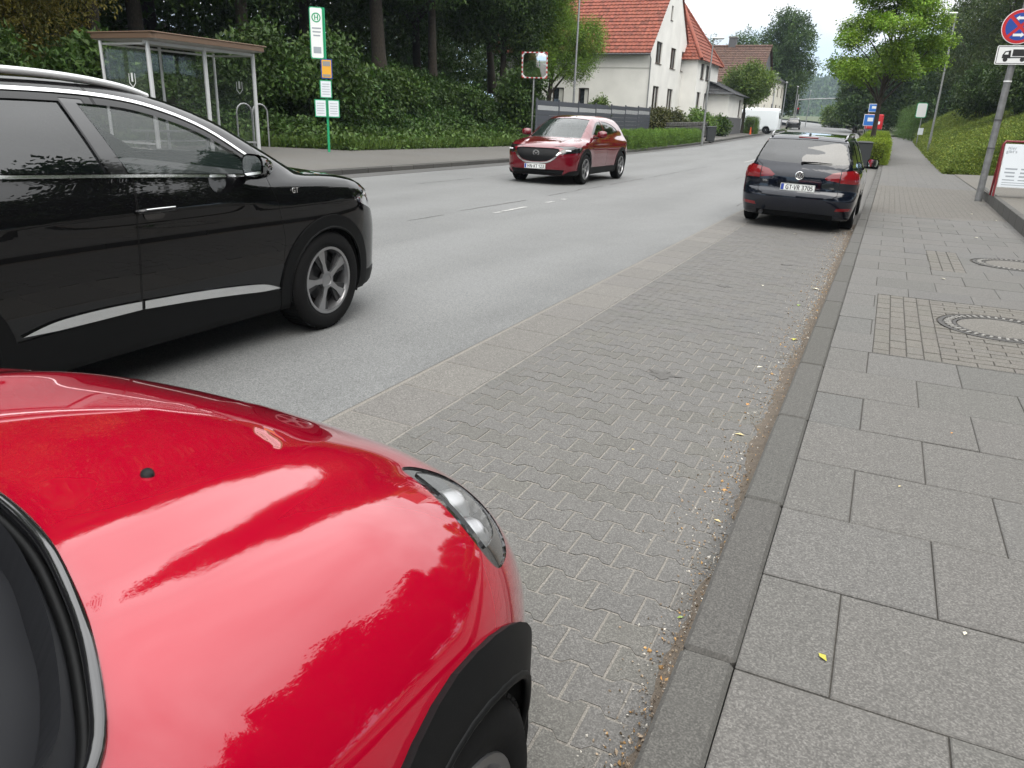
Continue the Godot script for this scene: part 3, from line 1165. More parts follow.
class Shell:
	var W: Tab   # half width of the lower body along the car
	var S: Tab   # width factor by height
	var D: Tab   # hood / shoulder / tail height along the car
	var ZF: Tab  # front face by height
	var ZR: Tab  # rear face by height
	var BF: Tab  # how far the front bows back with x
	var BR: Tab
	var WU: Tab  # half width of the cabin at its base, along the car
	var R: Tab   # roof line incl. windscreen
	var ZU: Tab  # rear of the cabin by height
	var BU: Tab  # how the windscreen line bows back with x
	var crown := 0.05
	var crown_r := 0.08
	var belt := 1.0
	var tum := 0.30
	var tum2 := 0.25
	var k_ab := 0.10
	var k_c := 0.14
	var k_ur := 0.14
	var k_u := 0.05
	var k_dr := 0.10
	var ybot := 0.2
	var ya := 0.62
	var za := 0.2    # axis ends (front, rear)
	var zb := -3.0
	var extra: Callable
	static func smax(a: float, b: float, k: float) -> float:
		var h := maxf(k - absf(a - b), 0.0) / k
		return maxf(a, b) + h * h * k * 0.25
	static func smin(a: float, b: float, k: float) -> float:
		var h := maxf(k - absf(a - b), 0.0) / k
		return minf(a, b) - h * h * k * 0.25
	func f(x: float, y: float, z: float) -> float:
		var xx := x * x
		var low := smax(x - W.g(z) * S.g(y), y - D.g(z) + crown * xx - (extra.call(x, z) if extra.is_valid() else 0.0), k_ab)
		low = smax(low, z - ZF.g(y) + BF.g(x), k_c)
		low = smax(low, ZR.g(y) + BR.g(x) - z, k_c)
		var yb := y - belt
		var up := smax(x - WU.g(z) + tum * yb + tum2 * yb * maxf(yb, 0.0), y - R.g(z + BU.g(x)) + crown_r * xx, k_ur)
		up = smax(up, ZU.g(y) + BR.g(x) * 0.7 - z, k_dr)
		up = smax(up, belt - 0.14 - y, 0.03)
		return smax(smin(low, up, k_u), ybot - y, 0.04)
	func hit(o: Vector3, d: Vector3) -> Vector3:
		var lo := 0.0
		var hi := 2.4
		for i in 18:
			var m := (lo + hi) * 0.5
			var p := o + d * m
			if f(absf(p.x), p.y, p.z) < 0.0: lo = m
			else: hi = m
		return o + d * ((lo + hi) * 0.5)
	func nrm(p: Vector3) -> Vector3:
		var e := 0.004
		var x := absf(p.x)
		var gx := f(x + e, p.y, p.z) - (f(x - e, p.y, p.z) if x > e else f(e - x, p.y, p.z))
		return Vector3(gx, f(x, p.y + e, p.z) - f(x, p.y - e, p.z), f(x, p.y, p.z + e) - f(x, p.y, p.z - e)).normalized()
	# skin of the right half (x >= 0) as a triangle soup
	func skin(n_mid: int, n_cap: int, n_round: int) -> Array:
		var o := []
		var dirs := []
		for i in n_cap:
			var a := PI / 2 * (1.0 - float(i) / n_cap)
			o.append(za); dirs.append(a)
		for i in n_mid + 1:
			o.append(lerpf(za, zb, float(i) / n_mid)); dirs.append(0.0)
		for i in n_cap:
			o.append(zb); dirs.append(-PI / 2 * float(i + 1) / n_cap)
		var P := []
		var N := []
		for i in o.size():
			var rp := PackedVector3Array()
			var rn := PackedVector3Array()
			for j in n_round + 1:
				var ph := -PI / 2 + PI * j / n_round
				var d := Vector3(cos(ph) * cos(dirs[i]), sin(ph) * cos(dirs[i]), sin(dirs[i]))
				var p := hit(Vector3(0, ya, o[i]), d)
				var nn := nrm(p)
				if j == 0 or j == n_round:
					p.x = 0.0
					nn.x = 0.0
					nn = nn.normalized()
				rp.append(p)
				rn.append(nn)
			P.append(rp)
			N.append(rn)
		var sp := PackedVector3Array()
		var sn := PackedVector3Array()
		for i in o.size() - 1:
			for j in n_round:
				for t in [[0, 0, 0, 1, 1, 1], [0, 0, 1, 1, 1, 0]]:
					var a: Vector3 = P[i + t[0]][j + t[1]]
					var b: Vector3 = P[i + t[2]][j + t[3]]
					var c: Vector3 = P[i + t[4]][j + t[5]]
					if (b - a).cross(c - a).length_squared() < 1e-12: continue
					sp.append(a); sp.append(b); sp.append(c)
					sn.append(N[i + t[0]][j + t[1]]); sn.append(N[i + t[2]][j + t[3]]); sn.append(N[i + t[4]][j + t[5]])
		return [sp, sn]

# split a soup by an outline seen from the side "s" (z, y), the front "f" or rear "r" (x, y), or above "t" (x, z): [inside, outside]
func cut(soup: Array, pl: PackedVector2Array, pr: String, lim := -99.0) -> Array:
	var sp: PackedVector3Array = soup[0]
	var sn: PackedVector3Array = soup[1]
	var ip := PackedVector3Array()
	var inn := PackedVector3Array()
	var op := PackedVector3Array()
	var on := PackedVector3Array()
	var bb := Rect2(pl[0], Vector2.ZERO)
	for q in pl: bb = bb.expand(q)
	for k in range(0, sp.size(), 3):
		var a := sp[k]
		var b := sp[k + 1]
		var c := sp[k + 2]
		var ok := true
		var m := sn[k] + sn[k + 1] + sn[k + 2]
		var A: Vector2
		var B: Vector2
		var C: Vector2
		match pr:
			"s":
				A = Vector2(a.z, a.y); B = Vector2(b.z, b.y); C = Vector2(c.z, c.y)
				ok = m.x > 0.05 and a.x > (0.2 if lim == -99.0 else lim)
			"f":
				A = Vector2(a.x, a.y); B = Vector2(b.x, b.y); C = Vector2(c.x, c.y)
				ok = m.z > 0.15 and a.z > lim
			"r":
				A = Vector2(a.x, a.y); B = Vector2(b.x, b.y); C = Vector2(c.x, c.y)
				ok = m.z < -0.15 and a.z < (-1.5 if lim == -99.0 else lim)
			_:
				A = Vector2(a.x, a.z); B = Vector2(b.x, b.z); C = Vector2(c.x, c.z)
				ok = m.y > 0.3 and a.y > lim
		if ok:
			var r := Rect2(A, Vector2.ZERO).expand(B).expand(C)
			ok = r.intersects(bb, true)
		var ar := (B - A).cross(C - A)
		if not ok or absf(ar) < 1e-10:
			op.append(a); op.append(b); op.append(c)
			on.append(sn[k]); on.append(sn[k + 1]); on.append(sn[k + 2])
			continue
		var tri := PackedVector2Array([A, B, C])
		var ins := Geometry2D.intersect_polygons(tri, pl)
		if ins.size() == 0:
			op.append(a); op.append(b); op.append(c)
			on.append(sn[k]); on.append(sn[k + 1]); on.append(sn[k + 2])
			continue
		var whole := ins.size() == 1 and ins[0].size() == 3 and absf(absf(_area(ins[0])) - absf(ar) * 0.5) < absf(ar) * 1e-4
		if whole:
			ip.append(a); ip.append(b); ip.append(c)
			inn.append(sn[k]); inn.append(sn[k + 1]); inn.append(sn[k + 2])
			continue
		for side in 2:
			var set = ins if side == 0 else Geometry2D.clip_polygons(tri, pl)
			for q in set:
				if absf(_area(q)) < absf(ar) * 1e-5: continue
				var t := Geometry2D.triangulate_polygon(q)
				for i in t:
					var w: Vector2 = q[i]
					var wb := (w - A).cross(C - A) / ar
					var wc := (B - A).cross(w - A) / ar
					var p := a * (1.0 - wb - wc) + b * wb + c * wc
					var nn := (sn[k] * (1.0 - wb - wc) + sn[k + 1] * wb + sn[k + 2] * wc).normalized()
					if side == 0:
						ip.append(p); inn.append(nn)
					else:
						op.append(p); on.append(nn)
	return [[ip, inn], [op, on]]

func on_rim(p: Vector3, rims: Array, pr: String) -> bool:
	var q := Vector2(p.z, p.y) if pr == "s" else (Vector2(p.x, p.z) if pr == "t" else Vector2(p.x, p.y))
	for pl in rims:
		for k in pl.size():
			var a: Vector2 = pl[k]
			var b: Vector2 = pl[(k + 1) % pl.size()]
			if Geometry2D.get_closest_point_to_segment(q, a, b).distance_squared_to(q) < 4e-7: return true
	return false

# soup to mesh; shift along the normal; walls from the old edge to the new one; mirror: -1 left only, 1 right only, 0 both
func soup_mesh(soup: Array, shift := 0.0, walls := false, mirror := 0, rims := [], pr := "") -> ArrayMesh:
	var sp: PackedVector3Array = soup[0]
	var sn: PackedVector3Array = soup[1]
	var mb := MB.new()
	var sides := [1.0] if mirror == 1 else ([-1.0] if mirror == -1 else [1.0, -1.0])
	var edges := {}
	if walls:
		for k in range(0, sp.size(), 3):
			for e in 3:
				var i := k + e
				var j := k + (e + 1) % 3
				var a := Vector3i((sp[i] * 8000.0).round())
				var b := Vector3i((sp[j] * 8000.0).round())
				if a == b: continue
				var key = [a, b] if a < b else [b, a]
				if edges.has(key): edges[key] = null
				elif rims.is_empty() or (on_rim(sp[i], rims, pr) and on_rim(sp[j], rims, pr)): edges[key] = [i, j]
	for sx in sides:
		for k in range(0, sp.size(), 3):
			var ids := []
			for e in 3:
				var p := sp[k + e] + sn[k + e] * shift
				var nn := sn[k + e]
				ids.append(mb.vert(Vector3(p.x * sx, p.y, -p.z), Vector3(nn.x * sx, nn.y, -nn.z)))
			mb.tri_i(ids[0], ids[1], ids[2])
		if walls:
			for key in edges:
				var e = edges[key]
				if e == null: continue
				var a := sp[e[0]]
				var b := sp[e[1]]
				if absf(a.x) < 0.002 and absf(b.x) < 0.002: continue
				var a2 := a + sn[e[0]] * shift
				var b2 := b + sn[e[1]] * shift
				var f := func(p: Vector3) -> Vector3: return Vector3(p.x * sx, p.y, -p.z)
				mb.quad(f.call(a), f.call(b), f.call(b2), f.call(a2))
	return mb.mesh()

# a car under construction: node, soup of the right half, paint
func cut_part(car: Dictionary, called: String, pr: String, pl: PackedVector2Array, m: Material, shift := 0.0, split := false, parent: Node = null, lim := -99.0):
	var r := cut(car.soup, pl, pr, lim)
	car.soup = r[1]
	if r[0][0].size() == 0:
		return null
	if m == null: return r[0]
	var p: Node = parent if parent else car.node
	if split:
		part(called, soup_mesh(r[0], shift, absf(shift) > 0.0, 1, [pl], pr), m, p)
		part(called, soup_mesh(r[0], shift, absf(shift) > 0.0, -1, [pl], pr), m, p)
		return r[0]
	part(called, soup_mesh(r[0], shift, absf(shift) > 0.0, 0, [pl], pr), m, p)
	return r[0]

# a panel with a dark shut line round it
func cut_panel(car: Dictionary, called: String, pr: String, pl: PackedVector2Array, m: Material, gap := 0.004, split := true, lim := -99.0):
	var outer: Array = Geometry2D.offset_polygon(pl, gap * 0.5)
	var inner: Array = Geometry2D.offset_polygon(pl, -gap * 0.5)
	var r := cut(car.soup, outer[0], pr, lim)
	car.soup = r[1]
	var q := cut(r[0], inner[0], pr, lim)
	part("seam", soup_mesh(q[1], -0.008, true, 0, [outer[0], inner[0]], pr), M.seam, car.node)
	if split:
		part(called, soup_mesh(q[0], 0.0, false, 1), m, car.node)
		part(called, soup_mesh(q[0], 0.0, false, -1), m, car.node)
	else:
		part(called, soup_mesh(q[0], 0.0, false), m, car.node)

func line_poly(pts: Array, w: float) -> PackedVector2Array:
	var r := Geometry2D.offset_polyline(curve2(pts, 4) if pts.size() > 2 else poly(pts), w / 2, Geometry2D.JOIN_ROUND, Geometry2D.END_BUTT)
	return r[0]

func make_wheel(parent: Node, at: Vector3, side: float, R: float, wd: float, rim: float, style: String, steer := 0.0):
	var w := Node3D.new()
	w.name = "wheel"
	parent.add_child(w, true)
	w.position = at
	w.rotation.y = (0.0 if side > 0 else PI) + steer
	var mb := MB.new()
	var h := wd / 2
	mb.lathe([Vector2(rim, -h + 0.01), Vector2(rim + 0.03, -h), Vector2(R - 0.035, -h - 0.004), Vector2(R - 0.012, -h + 0.012), Vector2(R, -h + 0.035), Vector2(R, h - 0.035), Vector2(R - 0.012, h - 0.012), Vector2(R - 0.035, h + 0.004), Vector2(rim + 0.03, h), Vector2(rim + 0.006, h - 0.006), Vector2(rim, h - 0.02)], 48)
	var tyre := part("tyre", mb.mesh(), M.rubber, w)
	mb = MB.new()
	for k in 60:   # tread blocks
		var b := Basis(Vector3.RIGHT, TAU * k / 60)
		mb.box(b * Vector3(0, R, 0), Vector3(wd - 0.05, 0.008, TAU * R / 60 * 0.7), 0.0, b)
	part("tread", mb.mesh(), M.rubber, tyre).set_meta("kind", "stuff")
	# rim barrel
	mb = MB.new()
	mb.lathe([Vector2(rim - 0.012, -h + 0.02), Vector2(rim - 0.03, h - 0.05), Vector2(rim - 0.018, h - 0.02), Vector2(rim - 0.014, h - 0.004), Vector2(rim + 0.004, h - 0.002), Vector2(rim + 0.006, h - 0.012)], 48)
	var rm := part("rim", mb.mesh(), M.alloy if style != "dark" else M.alloy_dark, w)
	mb = MB.new()
	mb.lathe([Vector2(rim - 0.03, h - 0.09), Vector2(0.0, h - 0.10)], 36)
	part("backing", mb.mesh(), M.liner, rm)
	mb = MB.new()
	mb.lathe([Vector2(rim * 0.62, h - 0.085), Vector2(rim * 0.62, h - 0.075), Vector2(0.05, h - 0.072)], 30)
	part("brake_disc", mb.mesh(), M.alloy_dark, rm)
	var n := 5
	for k in n:
		var b := Basis(Vector3.RIGHT, TAU * k / n + 0.3)
		if style == "star":   # broad two-tone spokes
			var sp := PackedVector2Array([Vector2(-0.022, 0.03), Vector2(0.022, 0.03), Vector2(0.016, rim * 0.55), Vector2(0.036, rim - 0.014), Vector2(-0.036, rim - 0.014), Vector2(-0.016, rim * 0.55)])
			mb = MB.new()
			mb.prism(sp, 0.02, b * Basis(Vector3(0, 0, 1), Vector3(0, 1, 0), Vector3(-1, 0, 0)) * Basis(Vector3.UP, PI), b * Vector3(h - 0.036, 0, 0))
			part("spoke", mb.mesh(), M.alloy, rm)
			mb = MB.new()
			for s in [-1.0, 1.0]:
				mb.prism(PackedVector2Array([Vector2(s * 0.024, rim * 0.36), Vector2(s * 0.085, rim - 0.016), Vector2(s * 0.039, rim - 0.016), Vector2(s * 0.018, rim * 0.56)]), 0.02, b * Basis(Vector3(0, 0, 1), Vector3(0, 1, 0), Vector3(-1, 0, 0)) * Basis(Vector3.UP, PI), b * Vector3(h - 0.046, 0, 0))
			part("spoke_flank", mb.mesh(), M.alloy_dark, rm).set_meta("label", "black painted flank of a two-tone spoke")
		else:
			mb = MB.new()
			for s in [-1.0, 1.0]:
				mb.prism(PackedVector2Array([Vector2(s * 0.004, 0.04), Vector2(s * 0.026, 0.04), Vector2(s * 0.062, rim - 0.014), Vector2(s * 0.034, rim - 0.014)]), 0.022, b * Basis(Vector3(0, 0, 1), Vector3(0, 1, 0), Vector3(-1, 0, 0)) * Basis(Vector3.UP, PI), b * Vector3(h - 0.038, 0, 0))
			part("spoke", mb.mesh(), M.alloy if style != "dark" else M.alloy_dark, rm)
	mb = MB.new()
	mb.lathe([Vector2(0.062, h - 0.04), Vector2(0.060, h - 0.018), Vector2(0.05, h - 0.012), Vector2(0.034, h - 0.010), Vector2(0.033, h - 0.014), Vector2(0.0, h - 0.013)], 24)
	part("hub_cap", mb.mesh(), M.alloy, rm)

func wheel_well(car: Dictionary, z: float, y: float, r: float, xo: float):
	for s in [-1.0, 1.0]:
		var mb := MB.new()
		for k in 20:
			var a0 := -0.35 + (PI + 0.7) * k / 20
			var a1 := -0.35 + (PI + 0.7) * (k + 1) / 20
			var p0 := Vector3(0, y + sin(a0) * r, -(z + cos(a0) * r))
			var p1 := Vector3(0, y + sin(a1) * r, -(z + cos(a1) * r))
			mb.quad(p0 + Vector3(s * (xo - 0.34), 0, 0), p1 + Vector3(s * (xo - 0.34), 0, 0), p1 + Vector3(s * xo, 0, 0), p0 + Vector3(s * xo, 0, 0), Vector3(0, y, -z) - p0)
			mb.tri(Vector3(s * (xo - 0.34), y, -z), p0 + Vector3(s * (xo - 0.34), 0, 0), p1 + Vector3(s * (xo - 0.34), 0, 0), Vector3(s, 0, 0))
		part("wheel_well", mb.mesh(), M.liner, car.node)

func number_plate(parent: Node, at: Vector3, bs: Basis, txt: String):
	var pl := Node3D.new()
	pl.name = "number_plate"
	parent.add_child(pl, true)
	pl.transform = Transform3D(bs, at)
	var mb := MB.new()
	mb.prism(round_rect(0.52, 0.11, 0.012), 0.006)
	part("panel", mb.mesh(), M.plate_white, pl)
	mb = MB.new()
	mb.prism(round_rect(0.508, 0.098, 0.010), 0.0012, Basis.IDENTITY, Vector3(0, 0, 0.006))
	part("border", mb.mesh(), M.ink, pl)
	mb = MB.new()
	mb.prism(round_rect(0.500, 0.090, 0.008), 0.0012, Basis.IDENTITY, Vector3(0, 0, 0.0072))
	part("face", mb.mesh(), M.plate_white, pl)
	mb = MB.new()
	mb.prism(rect_poly(-0.250, -0.045, -0.208, 0.045), 0.0014, Basis.IDENTITY, Vector3(0, 0, 0.0074))
	part("country_band", mb.mesh(), M.plate_blue, pl)
	var t := part("lettering", letters(txt, 0.075, 0.0015, "Droid Sans", 700), M.ink, pl)
	t.position = Vector3(0.022, 0.0, 0.0095)
	var bb := t.get_aabb()
	if bb.size.x > 0.0:
		t.scale = Vector3(0.41 / bb.size.x, 0.072 / maxf(bb.size.y, 0.01), 1)
		t.position.y = -bb.get_center().y * t.scale.y
		t.position.x = 0.024 - bb.get_center().x * t.scale.x

func add_seats(car: Dictionary, zf: float, zr: float, y: float):
	for s in [-1.0, 1.0]:
		for zz in [zf, zr]:
			var st := Node3D.new()
			st.name = "seat"
			car.node.add_child(st, true)
			st.position = Vector3(s * 0.37, y, -zz)
			var mb := MB.new()
			mb.box(Vector3(0, 0, -0.1), Vector3(0.5, 0.16, 0.52), 0.05)
			part("cushion", mb.mesh(), M.seat, st)
			mb = MB.new()
			mb.box(Vector3(0, 0.33, 0.22), Vector3(0.48, 0.62, 0.13), 0.05, Basis(Vector3.RIGHT, 0.3))
			part("seat_back", mb.mesh(), M.seat, st)
			mb = MB.new()
			mb.box(Vector3(0, 0.72, 0.33), Vector3(0.26, 0.17, 0.10), 0.04, Basis(Vector3.RIGHT, 0.15))
			part("head_restraint", mb.mesh(), M.seat, st)

func new_car(called: String, label: String, at: Vector3, turn: float, sh: Shell, res: Array) -> Dictionary:
	var n := thing(called, label, "car", at, turn)
	var car := {"node": n, "soup": sh.skin(res[0], res[1], res[2]), "shell": sh}
	return car

func arch_cut(car: Dictionary, z: float, y: float, r: float, clad: float, cm: Material, shift := 0.012):
	var hole := disc_poly(z, y, r, r, 40)
	var a := cut(car.soup, hole, "s")
	car.soup = a[1]
	if clad > 0.0:
		cut_part(car, "arch_trim", "s", disc_poly(z, y, r + clad, r + clad, 44), cm, shift, true)
		for sx in [-1.0, 1.0]:   # rolled lip round the opening
			var path := []
			for k in 25:
				var an := -0.2 + (PI + 0.4) * k / 24
				var yy: float = y + sin(an) * r
				if yy < car.shell.ybot + 0.03: continue
				path.append(Vector3(sx * (_side_x(car, z + cos(an) * r, yy) + shift - 0.004), yy, -(z + cos(an) * r)))
			var mb := MB.new()
			mb.tube(path, 0.009, 6)
			part("arch_lip", mb.mesh(), cm, car.node)

func door_mirror(car: Dictionary, at: Vector3, s: Vector3, m: Material):
	for sx in [-1.0, 1.0]:
		var mr := Node3D.new()
		mr.name = "door_mirror"
		car.node.add_child(mr, true)
		mr.position = Vector3(at.x * sx, at.y, -at.z)
		var mb := MB.new()
		var rows := []
		for i in 11:
			var t := i / 10.0
			var rr := []
			for j in 21:
				var a := TAU * j / 20
				var k := pow(sin(t * PI * 0.5), 0.55)
				var ca := cos(a)
				var sa := sin(a)
				var e := 0.62
				rr.append(Vector3(sx * s.x * 0.5 * k * signf(ca) * pow(absf(ca), e), s.y * 0.5 * k * signf(sa) * pow(absf(sa), e) + s.y * 0.06 * t, -s.z * (1.0 - t)))
			rows.append(rr)
		for i in 10:
			for j in 20:
				var q := [rows[i][j], rows[i][j + 1], rows[i + 1][j + 1], rows[i + 1][j]]
				var ids := []
				for p in q: ids.append(mb.vert(p, Vector3(p.x / s.x, p.y / s.y, (-s.z * 0.15 if true else 0.0) / s.z - (1.0 - i / 10.0) * 0.6)))
				mb.tri_i(ids[0], ids[1], ids[2]); mb.tri_i(ids[0], ids[2], ids[3])
		part("housing", mb.mesh(), m, mr)
		mb = MB.new()
		mb.prism(round_rect(s.x * 0.86, s.y * 0.84, s.y * 0.3), 0.006, Basis.IDENTITY, Vector3(0, s.y * 0.06, 0.0))
		part("mirror_glass", mb.mesh(), M.mirror, mr)
		mb = MB.new()
		mb.box(Vector3(-sx * s.x * 0.5, -s.y * 0.42, -s.z * 0.5), Vector3(s.x * 0.55, s.y * 0.22, s.z * 0.5), 0.015)
		part("stalk", mb.mesh(), M.black_plastic, mr)

func build_cars():
	build_black_suv()
	build_navy_estate()
	build_maroon_crossover()
	build_red_hatch()

func build_black_suv():
	var sh := Shell.new()
	sh.W = Tab.new([[-3.7, 0.84], [-3.0, 0.905], [-2.4, 0.915], [-1.5, 0.905], [-0.6, 0.91], [0.1, 0.92], [0.5, 0.905], [1.1, 0.86]])
	sh.S = Tab.new([[0.1, 0.90], [0.25, 0.945], [0.4, 0.966], [0.5, 0.978], [0.62, 0.989], [0.8, 1.0], [0.9, 0.998], [0.98, 0.975], [1.1, 0.925], [1.3, 0.85]])
	sh.D = Tab.new([[-3.8, 1.05], [-3.4, 1.12], [-2.6, 1.15], [-1.5, 1.125], [-0.7, 1.10], [-0.3, 1.105], [0.0, 1.095], [0.35, 1.06], [0.6, 1.015], [0.78, 0.95], [0.92, 0.85], [1.1, 0.68]])
	sh.ZF = Tab.new([[0.1, 0.80], [0.22, 0.89], [0.35, 0.93], [0.62, 0.935], [0.8, 0.90], [0.92, 0.855], [1.0, 0.77], [1.1, 0.55], [1.3, 0.1]])
	sh.ZR = Tab.new([[0.1, -3.36], [0.3, -3.47], [0.55, -3.53], [0.75, -3.52], [0.95, -3.49], [1.15, -3.42], [1.4, -3.2]])
	sh.BF = Tab.new([[0, 0], [0.4, 0.03], [0.6, 0.09], [0.7, 0.15], [0.8, 0.25], [0.88, 0.38], [1.0, 0.7]])
	sh.BR = Tab.new([[0, 0], [0.4, 0.02], [0.65, 0.06], [0.8, 0.13], [0.9, 0.24], [1.0, 0.4]])
	sh.WU = Tab.new([[-3.7, 0.72], [-3.0, 0.815], [-2.0, 0.855], [-1.0, 0.86], [-0.4, 0.83], [0.2, 0.78]])
	sh.R = Tab.new([[-3.7, 1.40], [-3.3, 1.48], [-2.8, 1.545], [-2.2, 1.582], [-1.7, 1.588], [-1.3, 1.572], [-0.95, 1.518], [-0.6, 1.42], [-0.25, 1.27], [0.05, 1.13], [0.3, 1.0], [0.8, 0.7]])
	sh.ZU = Tab.new([[0.8, -3.55], [1.0, -3.48], [1.15, -3.42], [1.35, -3.24], [1.5, -3.08], [1.65, -2.92]])
	sh.BU = Tab.new([[0, 0], [0.3, 0.02], [0.5, 0.07], [0.65, 0.15], [0.78, 0.26], [0.9, 0.4]])
	sh.belt = 1.08; sh.tum = 0.34; sh.tum2 = 0.28; sh.crown_r = 0.05; sh.crown = 0.05
	sh.k_ur = 0.10; sh.k_u = 0.035; sh.k_ab = 0.075; sh.ybot = 0.21; sh.ya = 0.66; sh.za = 0.25; sh.zb = -2.9
	var g := road_y(-4.33) + 0.004
	var car := new_car("black_suv", "glossy black SUV with silver side moulding and roof rails driving along the road", Vector3(-4.33, g, -4.22), 0.0, sh, [96, 20, 66])
	car.node.rotation.z = -0.025
	var nd: Node3D = car.node
	for z in [0.0, -2.675]:
		arch_cut(car, z + 0.015, 0.335, 0.385, 0.085, M.black_plastic)
		wheel_well(car, z + 0.015, 0.335, 0.40, 0.86)
		for s in [-1.0, 1.0]: make_wheel(nd, Vector3(s * 0.80, 0.348, -z), s, 0.348, 0.225, 0.232, "star")
	# glazing
	var fw := curve2([[-1.60, 1.462], [-1.35, 1.445], [-1.12, 1.395], [-0.92, 1.325], [-0.72, 1.225], [-0.60, 1.145]], 4)
	fw.append_array(poly([[-0.60, 1.098], [-1.47, 1.138]]))
	cut_part(car, "front_side_window", "s", fw, M.car_glass, -0.012, true)
	var rw := curve2([[-1.69, 1.468], [-2.0, 1.47], [-2.35, 1.45], [-2.62, 1.40]], 4)
	rw.append_array(poly([[-2.62, 1.19], [-2.2, 1.165], [-1.59, 1.145]]))
	cut_part(car, "rear_side_window", "s", rw, M.tinted_glass, -0.010, true)
	cut_part(car, "quarter_window", "s", poly([[-2.66, 1.385], [-2.66, 1.20], [-2.95, 1.22], [-2.90, 1.31]]), M.tinted_glass, -0.008, true)
	cut_part(car, "pillar_trim", "s", poly([[-1.565, 1.48], [-1.685, 1.485], [-1.575, 1.135], [-1.475, 1.13]]), M.gloss_black, -0.003, true)
	# screen and tailgate glass
	var ws := poly([[-0.01, 0.02], [0.35, 0.0], [0.60, -0.10], [0.70, -0.20], [0.62, -0.75], [0.56, -0.98], [0.30, -0.90], [-0.01, -0.885]])
	cut_part(car, "windscreen", "t", ws, M.car_glass, -0.008, false, null, 1.06)
	cut_part(car, "rear_window", "r", poly([[-0.01, 1.18], [0.58, 1.18], [0.50, 1.46], [-0.01, 1.47]]), M.tinted_glass, -0.006)
	# bright trim
	cut_part(car, "belt_trim", "s", line_poly([[-0.62, 1.086], [-1.5, 1.124], [-2.2, 1.150], [-2.9, 1.195]], 0.014), M.chrome, 0.006, true)
	cut_part(car, "roof_trim", "s", line_poly([[-0.46, 1.115], [-0.62, 1.205], [-0.86, 1.345], [-1.1, 1.435], [-1.35, 1.487], [-1.7, 1.510], [-2.2, 1.505], [-2.6, 1.46], [-3.0, 1.36]], 0.015), M.chrome, 0.007, true)
	# sill cladding and moulding
	var m1 := curve2([[-2.17, 0.448], [-2.0, 0.487], [-1.75, 0.496], [-1.525, 0.491]], 5)
	m1.append_array(curve2([[-1.525, 0.446], [-1.8, 0.442], [-2.0, 0.441]], 4))
	cut_part(car, "door_moulding", "s", m1, M.chrome, 0.014, true)
	var m2 := curve2([[-1.505, 0.490], [-1.2, 0.477], [-0.9, 0.456], [-0.62, 0.425], [-0.47, 0.375]], 5)
	m2.append_array(curve2([[-0.62, 0.378], [-0.9, 0.405], [-1.2, 0.428], [-1.505, 0.445]], 4))
	cut_part(car, "door_moulding", "s", m2, M.chrome, 0.014, true)
	cut_part(car, "sill_cladding", "s", poly([[-2.26, 0.15], [-2.25, 0.42], [-1.8, 0.440], [-1.512, 0.443], [-1.0, 0.412], [-0.62, 0.376], [-0.44, 0.35], [-0.44, 0.15]]), M.black_plastic, 0.008, true)
	cut_part(car, "front_bumper_trim", "s", poly([[0.40, 0.15], [0.47, 0.34], [1.1, 0.36], [1.1, 0.15]]), M.black_plastic, 0.004, true)
	# lights
	cut_part(car, "headlight", "s", poly([[0.30, 0.885], [0.52, 0.93], [0.80, 0.86], [0.95, 0.76], [0.95, 0.68], [0.72, 0.72], [0.60, 0.79]]), M.reflector, -0.006, true)
	cut_part(car, "grille", "f", poly([[-0.01, 0.42], [0.50, 0.42], [0.58, 0.62], [0.52, 0.76], [-0.01, 0.78]]), M.gloss_black, -0.012, false, null, 0.3)
	cut_part(car, "tail_light", "r", poly([[0.30, 0.93], [0.95, 0.90], [0.95, 1.03], [0.32, 1.06]]), M.red_lens_dark, -0.004, true)
	# doors, hood
	cut_panel(car, "front_door", "s", poly([[-0.44, 0.30], [-0.425, 0.70], [-0.50, 1.02], [-0.52, 1.60], [-1.52, 1.60], [-1.455, 1.12], [-1.505, 0.90], [-1.512, 0.30]]), M.paint_black)
	cut_panel(car, "rear_door", "s", poly([[-1.520, 0.30], [-1.513, 0.90], [-1.463, 1.12], [-1.53, 1.60], [-2.64, 1.60], [-2.62, 0.95], [-2.30, 0.62], [-2.21, 0.30]]), M.paint_black)
	var hd := poly([[-0.01, 0.80], [0.4, 0.76], [0.66, 0.58], [0.76, 0.30], [0.76, -0.22], [0.60, -0.07], [0.35, 0.03], [-0.01, 0.05]])
	cut_panel(car, "hood", "t", hd, M.paint_black, 0.005, false, 0.7)
	part("body", soup_mesh(car.soup), M.paint_black, nd)
	# roof rails
	for s in [-1.0, 1.0]:
		var path := curve3([Vector3(s * 0.575, 1.505, 1.10), Vector3(s * 0.585, 1.548, 1.28), Vector3(s * 0.59, 1.582, 1.6), Vector3(s * 0.585, 1.592, 2.0), Vector3(s * 0.57, 1.570, 2.6), Vector3(s * 0.55, 1.48, 3.0)], 6)
		var mb := MB.new()
		mb.tube(path, 0.018, 10)
		part("roof_rail", mb.mesh(), M.silver_paint, nd)
		# handles
		for hz in [-1.39, -2.40]:
			var h := Node3D.new()
			h.name = "door_handle"
			nd.add_child(h, true)
			var x0: float = _side_x(car, hz, 0.955)
			h.position = Vector3(s * x0, 0.955, -hz)
			mb = MB.new()
			mb.tube(curve3([Vector3(0, 0, -0.115), Vector3(s * 0.035, 0.004, -0.08), Vector3(s * 0.042, 0.004, 0.0), Vector3(s * 0.035, 0.002, 0.09), Vector3(0, -0.002, 0.115)], 5), [0.010, 0.012, 0.013, 0.014, 0.014, 0.014, 0.014, 0.014, 0.014, 0.014, 0.014, 0.014, 0.014, 0.014, 0.014, 0.014, 0.013, 0.013, 0.012, 0.011, 0.010], 10)
			part("grip", mb.mesh(), M.paint_black, h)
